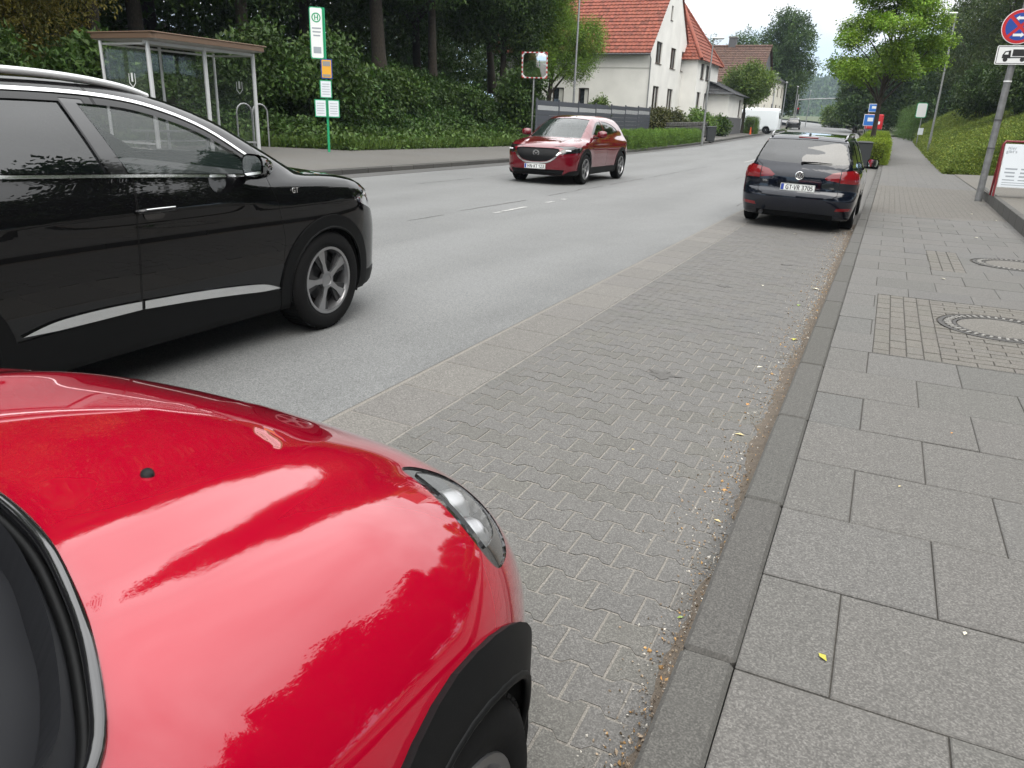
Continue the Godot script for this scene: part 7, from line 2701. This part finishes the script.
func build_right_side():
	round_sign_pole()
	a_board()
	street_lamp(Vector3(2.05, 0.24, -54.0), 7.75, 0.0, "grey street lamp standing at the foot of the clipped green bank", false)
	# clipped ground-cover bank
	var mb := MB.new()
	var rows := []
	for i in 44:
		var z := -33.6 - pow(i / 43.0, 1.5) * 60.0
		var r := []
		for j in 20:
			var x := 2.15 + bend_w(z) + pow(j / 19.0, 1.6) * 16.0
			r.append(Vector3(x, mound_y(x, z) - 0.06, z))
		rows.append(r)
	mb.grid(rows)
	struct("green_bank", mb.mesh(), M.soil)
	var xf := []
	var cols := PackedColorArray()
	for i in 30000:
		var z := -33.9 - pow(rng.randf(), 1.6) * 60.0
		var s := pow(rng.randf(), 1.3) * 8.0
		var x := 2.2 + bend_w(z) + s
		if rng.randf() < 0.16: x = 2.2 + bend_w(z)
		if rng.randf() < 0.12:   # near end face
			z = -33.9 - rng.randf() * 1.6
			x = 2.25 + rng.randf() * 7.0
		var fold := sin(z * 2.3 + s * 1.1) * 0.5 + sin(z * 0.9 - s * 2.3) * 0.5
		xf.append(Transform3D(turn_basis(rng.randf_range(0.8, 1.5), 0.5), Vector3(x, mound_y(x, z) * (rng.randf_range(0.1, 1.0) if x < 2.25 + bend_w(z) else 1.0) + 0.05 * fold + rng.randf_range(-0.04, 0.06), z)))
		cols.append(leaf_col(Color(0.175, 0.205, 0.042).lerp(Color(0.105, 0.155, 0.034), rng.randf()), 0.20))
	var gc := scatter(numbered("ground_cover"), "fine", xf, cols, M.leaf_matte, self)
	gc.set_meta("kind", "stuff"); gc.set_meta("label", "yellow green clipped ground cover on the bank beside the walk"); gc.set_meta("category", "ground cover")
	# shrubs and wood above the bank
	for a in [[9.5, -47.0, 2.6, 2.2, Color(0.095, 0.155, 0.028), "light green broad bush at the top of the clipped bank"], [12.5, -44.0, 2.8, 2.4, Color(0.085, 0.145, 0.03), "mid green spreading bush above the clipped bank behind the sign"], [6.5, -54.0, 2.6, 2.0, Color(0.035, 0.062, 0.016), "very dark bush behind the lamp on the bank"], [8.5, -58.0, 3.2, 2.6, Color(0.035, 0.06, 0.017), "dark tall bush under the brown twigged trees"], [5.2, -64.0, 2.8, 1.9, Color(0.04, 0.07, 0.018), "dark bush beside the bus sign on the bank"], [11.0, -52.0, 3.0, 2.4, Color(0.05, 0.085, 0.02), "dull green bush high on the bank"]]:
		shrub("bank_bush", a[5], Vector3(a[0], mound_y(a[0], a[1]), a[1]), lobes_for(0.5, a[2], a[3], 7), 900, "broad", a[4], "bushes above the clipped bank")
	var wr := [[6.5, -66.0, 13.0, 3.6], [10.0, -60.0, 14.0, 4.0], [14.0, -54.0, 13.0, 4.0], [9.0, -74.0, 15.0, 4.4], [15.0, -66.0, 15.0, 4.6], [19.0, -56.0, 15.0, 4.6], [5.5, -80.0, 13.0, 3.8], [13.0, -84.0, 16.0, 5.0], [20.0, -76.0, 16.0, 5.0], [24.0, -62.0, 15.0, 5.0]]
	for k in wr.size():
		var a: Array = wr[k]
		var y := mound_y(a[0], a[1]) if a[0] < 9.0 else mound_y(9.0, a[1])
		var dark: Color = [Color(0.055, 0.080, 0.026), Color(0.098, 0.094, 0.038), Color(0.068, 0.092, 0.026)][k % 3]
		tree("hillside_tree", ["dark green tree with dense crown above the clipped bank", "brownish green tree with many bare twigs above the clipped bank", "dull green tree with layered limbs above the clipped bank"][k % 3], Vector3(a[0], y - 0.2, a[1]), a[2], 0.22, lobes_for(2.2, a[2] - 1.0, a[3], 13), 2100, "broad", dark, "trees above the clipped bank", 0.25, null, 0.2)
	# trees beside and behind the viewer's side of the road, mirrored in the cars
	for a in [[13.0, -31.0, 12.0, 4.0], [12.5, -23.0, 13.0, 4.0], [13.5, -14.5, 12.0, 4.0], [12.5, -6.5, 13.5, 4.0], [13.0, 2.0, 12.0, 4.0], [18.0, -19.0, 13.0, 4.2], [17.5, -10.0, 12.5, 4.2], [9.0, 14.0, 9.0, 3.8], [0.5, 24.0, 11.0, 4.4]]:
		tree("roadside_tree", "broad green tree standing on the forecourt side of the walk", Vector3(a[0], 0.3, a[1]), a[2], 0.24, lobes_for(1.6, a[2] - 0.8, a[3], 11), 1500, "big", Color(0.045, 0.078, 0.018), "trees beside the forecourt", 0.25, null, 0.2)
	# the young bright tree in the hedge strip
	var lb := []
	for k in 26:   # flat layered sprays of foliage
		var t := (k + 0.5) / 26.0
		var a := k * 2.4 + rng.randfn() * 0.3
		var rad := 2.5 * sin(clampf(0.30 + 0.72 * t, 0.0, 1.0) * PI * 0.92) * rng.randf_range(0.45, 1.0)
		var s := rng.randf_range(0.65, 1.05)
		lb.append([Vector3(cos(a) * rad, 4.1 + t * 5.2 - rad * 0.18 + rng.randfn() * 0.15, sin(a) * rad), Vector3(s, s * 0.42, s)])
	tree("young_maple", "bright yellow green young tree in the hedge strip by the walk", Vector3(-0.95, 0.1, -45.0), 9.2, 0.15, lb, 2500, "maple_small", Color(0.165, 0.265, 0.030), "", 0.22, null, 0.36)
	hedge("box_hedge", "bright yellow green box hedge beside the wheelie bin", Vector3(-0.72, -0.02, -38.3), Vector3(-1.05, 0.40, -66.0), 1.2, 0.98, 9000, Color(0.165, 0.225, 0.026))
	# wheelie bin
	wheelie_bin(Vector3(-1.02, -0.02, -37.2), 0.1, "dark grey wheelie bin at the end of the box hedge")
	# second bus stop sign along the walk
	var t := thing("bus_stop_sign", "white bus stop plate on a thin pole beside the clipped bank", "bus stop sign", Vector3(1.75, 0.62, -70.0))
	mb = MB.new()
	mb.cyl(Vector3(0, -0.2, 0), Vector3(0, 3.1, 0), 0.035, 0.035, 10)
	part("pole", mb.mesh(), M.galvanised, t)
	mb = MB.new()
	mb.prism(round_rect(0.75, 1.1, 0.12), 0.03, Basis.IDENTITY, Vector3(-0.1, 2.55, 0.04))
	part("plate", mb.mesh(), M.sign_green, t)
	mb = MB.new()
	mb.prism(round_rect(0.66, 1.0, 0.1), 0.005, Basis.IDENTITY, Vector3(-0.1, 2.55, 0.07))
	part("face", mb.mesh(), M.sign_white, t)
	mb_box(t, "timetable", Vector3(0.12, 1.0, 0.05), Vector3(0.36, 0.5, 0.03), M.paper, 0.005)
	# tall narrow hedge of conifers further along
	for k in 5:
		shrub("conifer", "tall narrow green conifer in the row beyond the bus sign", Vector3(1.6 + 0.0 - k * 0.25, 0.7, -82.0 - k * 3.2), [[Vector3(0, 0.9, 0), Vector3(0.75, 0.9, 0.75)], [Vector3(0, 1.9, 0), Vector3(0.6, 0.9, 0.6)], [Vector3(0, 2.7, 0), Vector3(0.36, 0.7, 0.36)]], 360, "fine", Color(0.075, 0.135, 0.030), "conifer row", 0.2, "conifer")

func wheelie_bin(at: Vector3, turn: float, label: String):
	var t := thing("wheelie_bin", label, "bin", at, turn, "wheelie bins by the road")
	var mb := MB.new()
	var rows := []
	for i in 2:
		var y := 0.08 + i * 0.9
		var s := 0.24 + i * 0.05
		rows.append([Vector3(-s, y, -s * 1.15), Vector3(s, y, -s * 1.15), Vector3(s, y, s * 1.15), Vector3(-s, y, s * 1.15)])
	for k in 4: mb.quad(rows[0][k], rows[0][(k + 1) % 4], rows[1][(k + 1) % 4], rows[1][k], (rows[0][k] + rows[0][(k + 1) % 4]) * Vector3(1, 0, 1))
	mb.quad(rows[0][0], rows[0][1], rows[0][2], rows[0][3], Vector3.DOWN)
	part("bin_body", mb.mesh(), M.bin_grey, t)
	mb = MB.new()
	mb.box(Vector3(0, 1.01, 0.0), Vector3(0.62, 0.06, 0.74), 0.025)
	mb.box(Vector3(0, 1.045, 0.0), Vector3(0.5, 0.04, 0.6), 0.02)
	part("lid", mb.mesh(), M.bin_grey, t)
	mb = MB.new()
	mb.cyl(Vector3(-0.26, 1.0, -0.40), Vector3(0.26, 1.0, -0.40), 0.018, 0.018, 8)
	part("handle", mb.mesh(), M.bin_grey, t)
	for s in [-1.0, 1.0]:
		mb = MB.new()
		mb.cyl(Vector3(s * 0.25, 0.1, -0.28), Vector3(s * 0.30, 0.1, -0.28), 0.1, 0.1, 14)
		part("wheel", mb.mesh(), M.rubber, t)

# ---------------------------------------------------------------- the road's far end
func traffic_light(parent: Node, at: Vector3, h: float):
	mb_box(parent, "signal_box", at + Vector3(0, h, 0.1), Vector3(0.32, 0.95, 0.25), M.gloss_black, 0.04)
	for k in 3:
		var mb := MB.new()
		mb.cyl(at + Vector3(0, h + 0.29 - k * 0.29, 0.22), at + Vector3(0, h + 0.29 - k * 0.29, 0.30), 0.10, 0.11, 14)
		part("signal_lens", mb.mesh(), M.sign_red if k == 0 else M.liner, parent)

func build_far():
	# wooded hill that closes the valley
	var mb := MB.new()
	var rows := []
	for i in 14:
		var z := -620.0 - i * 55.0
		var r := []
		for j in 41:
			var x := -700.0 + j * 35.0
			var k := 58.0 * exp(-pow((x + 60.0) / 420.0, 2.0)) + 6.0 * sin(x * 0.021) + 3.5 * sin(x * 0.07 + z * 0.03)
			r.append(Vector3(x, -4.0 + k * smoothstep(0.0, 6.0, float(i)), z))
		rows.append(r)
	mb.grid(rows)
	struct("hill", mb.mesh(), M.meadow)
	var xf := []
	var cols := PackedColorArray()
	for i in 5200:
		var z := -640.0 - rng.randf() * 330.0
		var x := -330.0 + rng.randf() * 520.0
		var fi := clampf((-z - 620.0) / 55.0, 0.0, 6.0)
		var k := 58.0 * exp(-pow((x + 60.0) / 420.0, 2.0)) + 6.0 * sin(x * 0.021) + 3.5 * sin(x * 0.07 + z * 0.03)
		xf.append(Transform3D(turn_basis(rng.randf_range(8.0, 15.0)), Vector3(x, -4.0 + k * smoothstep(0.0, 6.0, fi) + 3.0, z)))
		cols.append(leaf_col(Color(0.05, 0.085, 0.03), 0.22))
	var fo := scatter(numbered("hill_forest"), "big", xf, cols, M.leaf_matte, self)
	fo.set_meta("kind", "stuff"); fo.set_meta("label", "far blue green forest covering the hill"); fo.set_meta("category", "forest")
	# round tree before the brown roof, big trees behind the houses
	tree("round_tree", "round yellow green tree in front of the brown roofed house", Vector3(-12.9, 0.7, -77.0), 6.8, 0.18, lobes_for(3.3, 5.7, 2.2, 9), 1400, "broad", Color(0.095, 0.145, 0.030), "", 0.22, null, 0.35)
	for a in [[-16.5, -128.0, 17.0, 4.2, "tall dark broad tree beyond the cream house"], [-26.0, -146.0, 15.5, 5.0, "high tree behind the brown roof"], [-34.0, -140.0, 15.5, 5.4, "spreading tree behind the red roofs"], [-42.0, -130.0, 15.0, 5.5, "massive tree far behind the white gable"], [-24.0, -170.0, 16.0, 5.0, "distant tree crown rising above the houses"]]:
		tree("background_tree", a[4], Vector3(a[0], rise(a[1]) - 0.3, a[1]), a[2], 0.4, lobes_for(3.0, a[2] - 1.5, a[3], 12), 1500, "big", Color(0.045, 0.080, 0.022), "big trees behind the houses", 0.25, null, 0.25)
	for a in [[-4.6, -112.0, 9.5, 3.2, "dark tree behind the blue road signs"], [-2.0, -120.0, 11.0, 3.8, "leafy tree beyond the young bright tree"], [2.0, -112.0, 12.0, 4.2, "tree closing the end of the walk"], [-6.5, -150.0, 8.5, 2.8, "far tree beside the gantry arm"], [6.0, -104.0, 14.0, 4.6, "tall tree behind the conifer row"], [-1.0, -150.0, 14.0, 5.0, "distant tree mass past the red van"]]:
		tree("background_tree", a[4], Vector3(a[0], rise(a[1]) - 0.3, a[1]), a[2], 0.3, lobes_for(1.6, a[2] - 1.0, a[3], 10), 1200, "big", Color(0.050, 0.088, 0.022), "trees at the end of the walk", 0.25, null, 0.25)
	shrub("far_bush", "rounded light bush on the far verge", Vector3(-9.2, 1.9, -142.0), lobes_for(0.6, 3.2, 2.0, 6), 420, "big", Color(0.10, 0.15, 0.045), "bushes on the far verge")
	# verge and continuing slope beyond the bend
	struct("verge", strip_mesh(-0.3, 30.0, -95.0, -420.0, 8.0, 6, func(x): return 0.12 + maxf(0.0, x) * 0.02), M.meadow)
	struct("verge", strip_mesh(-70.0, -15.2, -46.0, -420.0, 8.0, 8, func(x): return 0.30 + maxf(0.0, -x - 16.0) * 0.02), M.meadow)
	# slim poles along the far pavement
	for a in [[-11.75, -86.5, 5.7, "slim grey lamp pole near the white van"], [-13.3, -108.0, 5.6, "slim pole beyond the van"], [-13.0, -118.0, 5.4, "thin pole by the dark parked car"], [-12.6, -132.0, 5.2, "thin pole at the crossing"]]:
		var t := thing("slim_pole", a[3], "pole", Vector3(a[0], rise(a[1]) + 0.1, a[1]), 0.0, "slim poles on the far pavement")
		mb = MB.new()
		mb.cyl(Vector3(0, -0.2, 0), Vector3(0, a[2], 0), 0.07, 0.045, 10)
		part("post", mb.mesh(), M.galvanised, t)
		mb_box(t, "head", Vector3(0, a[2] + 0.03, 0.0), Vector3(0.2, 0.1, 0.4), M.silver_paint, 0.03)
	# signal gantry over the road
	var g := thing("signal_gantry", "grey traffic signal mast with long arm over the road", "traffic light", Vector3(-13.4, rise(-124.0), -124.0))
	mb = MB.new()
	mb.cyl(Vector3(0, -0.2, 0), Vector3(0, 4.6, 0), 0.11, 0.09, 12)
	part("mast", mb.mesh(), M.galvanised, g)
	mb = MB.new()
	mb.tube([Vector3(0, 3.9, 0), Vector3(3.0, 4.1, 0), Vector3(8.6, 4.35, 0)], [0.08, 0.07, 0.05], 8)
	part("arm", mb.mesh(), M.galvanised, g)
	traffic_light(g, Vector3(8.4, 0, 0.0), 4.0)
	traffic_light(g, Vector3(0.25, 0, 0.0), 2.4)
	# van behind the gate, parked car, hedge block and marker
	build_van()
	build_far_car(Vector3(-12.2, rise(-108.0) + 0.12, -112.0), M.gloss_black, "dark car parked on the far pavement beyond the white van")
	build_far_car(Vector3(-9.0, rise(-150.0) + 0.05, -150.0), M.van_white, "white car coming round the far bend")
	hedge("garden_hedge", "bright green upright hedge block beside the orange marker", Vector3(-12.3, 0.7, -77.0), Vector3(-12.4, 0.85, -80.0), 1.0, 1.5, 700, Color(0.10, 0.17, 0.035))
	hedge("garden_hedge", "long dark hedge on a wall past the white van", Vector3(-12.6, 1.0, -89.0), Vector3(-13.8, 1.5, -106.0), 1.0, 1.1, 1500, Color(0.06, 0.10, 0.03))
	var mk := thing("marker_post", "small orange marker post beside the garden hedge", "marker", Vector3(-11.9, 0.72, -75.6))
	mb = MB.new()
	mb.cyl(Vector3(0, 0, 0), Vector3(0, 0.75, 0), 0.11, 0.04, 12)
	part("cone", mb.mesh(), M.orange, mk)
	mb_box(mk, "foot", Vector3(0, 0.02, 0), Vector3(0.34, 0.04, 0.34), M.bin_grey)
	wheelie_bin(Vector3(-11.35, 0.36, -55.4), 0.4, "small dark bin by the street lamp and low hedge")
	# blue signs and red vehicle by the end of the walk
	for a in [[-2.0, -75.0, 1.75, 0.95, 0.85, "blue rectangular road sign on posts beyond the hedge"], [-1.95, -78.0, 2.75, 0.75, 0.6, "smaller blue road sign above and behind the other one"]]:
		var t := thing("blue_sign", a[5], "sign", Vector3(a[0], rise(a[1]), a[1]), 0.0, "blue road signs")
		for s in [-0.35, 0.35]:
			mb = MB.new()
			mb.cyl(Vector3(s, -0.2, 0), Vector3(s, a[2] + a[4] / 2, 0), 0.03, 0.03, 8)
			part("post", mb.mesh(), M.galvanised, t)
		mb_box(t, "plate", Vector3(0, a[2], 0.05), Vector3(a[3] + 0.08, a[4] + 0.08, 0.02), M.sign_white, 0.005)
		mb_box(t, "face", Vector3(0, a[2], 0.064), Vector3(a[3], a[4], 0.006), M.sign_blue_bright)
		mb_box(t, "emblem", Vector3(0, a[2] + 0.05, 0.069), Vector3(a[3] * 0.45, a[4] * 0.35, 0.004), M.sign_white)
	build_red_van()

func build_van():
	var sh := Shell.new()
	sh.W = Tab.new([[-4.6, 0.95], [-3.0, 1.0], [0.0, 1.0], [0.8, 0.94]])
	sh.S = Tab.new([[0.1, 0.94], [0.5, 1.0], [1.2, 1.0], [1.8, 0.97], [2.4, 0.92], [2.7, 0.9]])
	sh.D = Tab.new([[-5.0, 2.4], [-1.6, 2.45], [-1.0, 2.4], [-0.6, 2.1], [-0.1, 1.5], [0.3, 1.2], [0.7, 1.05], [1.0, 0.7]])
	sh.ZF = Tab.new([[0.1, 0.8], [0.5, 0.88], [1.0, 0.8], [1.4, 0.4], [2.6, -0.9]])
	sh.ZR = Tab.new([[0.1, -4.4], [1.0, -4.45], [2.6, -4.35]])
	sh.BF = Tab.new([[0, 0], [0.5, 0.05], [0.8, 0.15], [1.0, 0.4]])
	sh.BR = Tab.new([[0, 0], [0.8, 0.02], [1.0, 0.1]])
	sh.WU = Tab.new([[-5.0, 0.5], [1.0, 0.5]])
	sh.R = Tab.new([[-5.0, 0.5], [1.0, 0.5]])
	sh.ZU = Tab.new([[0.0, -4.0], [3.0, -4.0]])
	sh.BU = Tab.new([[0, 0], [1.0, 0.01]])
	sh.belt = 1.0; sh.k_ab = 0.18; sh.ybot = 0.25; sh.ya = 1.2; sh.za = -0.2; sh.zb = -3.6
	var car := new_car("white_van", "white delivery van parked beside the slate roofed bay", Vector3(-15.0, 0.92, -84.5), PI / 2, sh, [26, 10, 24])
	car.node.set_meta("category", "van")
	for z in [0.0, -3.3]:
		arch_cut(car, z, 0.36, 0.38, 0.0, null)
		for s in [-1.0, 1.0]: make_wheel(car.node, Vector3(s * 0.86, 0.34, -z), s, 0.34, 0.2, 0.2, "dark")
	cut_part(car, "cab_window", "s", poly([[-0.1, 1.35], [-0.55, 1.95], [-1.15, 1.95], [-1.15, 1.35]]), M.tinted_glass, -0.01, true)
	cut_part(car, "rear_window", "r", poly([[0.08, 1.45], [0.75, 1.45], [0.72, 2.0], [0.08, 2.0]]), M.tinted_glass, -0.01, true)
	cut_part(car, "windscreen", "t", poly([[-0.01, 0.0], [0.75, -0.1], [0.68, -0.75], [-0.01, -0.72]]), M.tinted_glass, -0.01, false, null, 1.3)
	part("body", soup_mesh(car.soup), M.van_white, car.node)

func build_far_car(at: Vector3, m: Material, label: String):
	var sh := Shell.new()
	sh.W = Tab.new([[-3.8, 0.82], [-2.6, 0.9], [0.0, 0.9], [0.9, 0.8]])
	sh.S = Tab.new([[0.1, 0.92], [0.5, 0.99], [0.8, 1.0], [1.0, 0.95], [1.4, 0.9]])
	sh.D = Tab.new([[-3.9, 0.95], [-2.5, 1.0], [-0.5, 0.97], [0.3, 0.9], [0.7, 0.8], [1.0, 0.6]])
	sh.ZF = Tab.new([[0.1, 0.8], [0.5, 0.88], [0.8, 0.75], [1.0, 0.2]])
	sh.ZR = Tab.new([[0.1, -3.4], [0.6, -3.5], [1.2, -3.4]])
	sh.BF = Tab.new([[0, 0], [0.6, 0.08], [0.9, 0.4]])
	sh.BR = Tab.new([[0, 0], [0.6, 0.05], [0.9, 0.3]])
	sh.WU = Tab.new([[-3.8, 0.7], [-1.0, 0.8], [0.3, 0.75]])
	sh.R = Tab.new([[-3.8, 1.2], [-2.6, 1.45], [-1.6, 1.48], [-0.9, 1.38], [0.0, 0.98], [0.8, 0.6]])
	sh.ZU = Tab.new([[0.8, -3.4], [1.1, -3.3], [1.5, -2.8]])
	sh.BU = Tab.new([[0, 0], [0.8, 0.2]])
	var car := new_car("distant_car", label, at, 0.1, sh, [16, 8, 20])
	for z in [0.0, -2.6]:
		arch_cut(car, z, 0.32, 0.35, 0.0, null)
		for s in [-1.0, 1.0]: make_wheel(car.node, Vector3(s * 0.78, 0.31, -z), s, 0.31, 0.2, 0.2, "dark")
	cut_part(car, "side_window", "s", poly([[-0.5, 1.03], [-1.0, 1.33], [-2.3, 1.33], [-2.7, 1.05]]), M.tinted_glass, -0.006, true)
	cut_part(car, "rear_window", "r", poly([[-0.01, 1.05], [0.6, 1.05], [0.5, 1.36], [-0.01, 1.36]]), M.tinted_glass, -0.006)
	cut_part(car, "windscreen", "t", poly([[-0.01, -0.1], [0.6, -0.2], [0.52, -0.85], [-0.01, -0.8]]), M.tinted_glass, -0.006, false, null, 1.0)
	part("body", soup_mesh(car.soup), m, car.node)

func build_red_van():
	var t := thing("red_trailer", "small red and white box trailer parked beyond the box hedge", "trailer", Vector3(-2.1, rise(-95.0) + 0.1, -95.0))
	mb_box(t, "box_body", Vector3(0, 1.35, 0), Vector3(1.7, 1.5, 3.0), M.sign_red, 0.06)
	mb_box(t, "white_stripe", Vector3(0, 1.25, 1.503), Vector3(1.2, 0.3, 0.012), M.sign_white)
	mb_box(t, "chassis", Vector3(0, 0.52, 0), Vector3(1.6, 0.12, 3.1), M.plinth)
	for s in [-1.0, 1.0]:
		var mb := MB.new()
		mb.cyl(Vector3(s * 0.7, 0.3, 0), Vector3(s * 0.88, 0.3, 0), 0.3, 0.3, 16)
		part("wheel", mb.mesh(), M.rubber, t)

# ---------------------------------------------------------------- leaves, twigs and scraps on the paving
func build_small():
	var lf := MB.new()
	lf.tri(Vector3(0, 0.001, -0.018), Vector3(0.010, 0.006, 0.0), Vector3(0, 0.002, 0.02), Vector3.UP)
	lf.tri(Vector3(0, 0.001, -0.018), Vector3(-0.010, 0.005, 0.0), Vector3(0, 0.002, 0.02), Vector3.UP)
	var lm := lf.mesh()
	var cl := [lin(0.45, 0.22, 0.06), lin(0.35, 0.33, 0.05), lin(0.50, 0.42, 0.22), lin(0.20, 0.28, 0.06), lin(0.55, 0.52, 0.42)]
	var mats := []
	for k in cl.size(): mats.append(mat("fallen_leaf_%d" % k, cl[k], 0.8))
	var spots := [[-0.33, -0.148, -1.86, 0, 1.4], [-0.36, -0.148, -2.18, 3, 0.7], [0.075, 0.003, -1.98, 1, 1.0], [0.16, 0.003, -1.52, 4, 0.8], [0.45, 0.003, -2.30, 4, 0.6], [0.72, 0.003, -8.9, 4, 1.6], [-0.45, -0.146, -8.3, 4, 2.6], [-0.42, -0.146, -6.1, 1, 2.0], [-0.52, -0.146, -7.4, 3, 1.8], [-0.95, -0.134, -8.1, 4, 1.3], [-0.50, -0.146, -4.4, 0, 1.1], [-0.46, -0.146, -3.9, 2, 1.4], [-0.55, -0.145, -5.2, 4, 1.3], [1.35, 0.003, -13.0, 4, 1.8], [-1.1, -0.13, -12.6, 4, 1.6], [0.28, 0.003, -3.3, 2, 0.5], [0.52, 0.003, -4.1, 0, 0.5], [-0.38, -0.147, -2.9, 2, 0.9], [-0.41, -0.147, -3.2, 0, 0.8], [-0.9, -0.135, -3.4, 2, 0.5], [1.6, 0.004, -17.0, 4, 1.8], [1.9, 0.004, -16.0, 4, 1.5]]
	for s in spots:
		var o := single("fallen_leaf", lm, mats[s[3]], ["orange brown dry leaf curled on the ground", "yellow green fallen leaf lying on the ground", "pale straw coloured leaf scrap on the ground", "small green fallen leaf on the ground", "whitish dry leaf scrap on the ground"][s[3]], "leaf", "fallen leaves on the paving")
		o.position = Vector3(s[0], s[1], s[2])
		o.scale = Vector3.ONE * s[4]
		o.rotation.y = rng.randf() * TAU
	# green weed by the near manhole
	var w := thing("weed", "small green weed growing beside the near manhole cover", "weed", Vector3(1.32, 0.0, -6.6))
	var xf := []
	var cols := PackedColorArray()
	for i in 9:
		xf.append(Transform3D(turn_basis(rng.randf_range(0.3, 0.5)), Vector3(rng.randfn() * 0.05, 0.02 + rng.randf() * 0.04, rng.randfn() * 0.05)))
		cols.append(leaf_col(Color(0.06, 0.14, 0.025), 0.2))
	scatter("leaves", "ivy", xf, cols, M.leaf, w).set_meta("kind", "stuff")
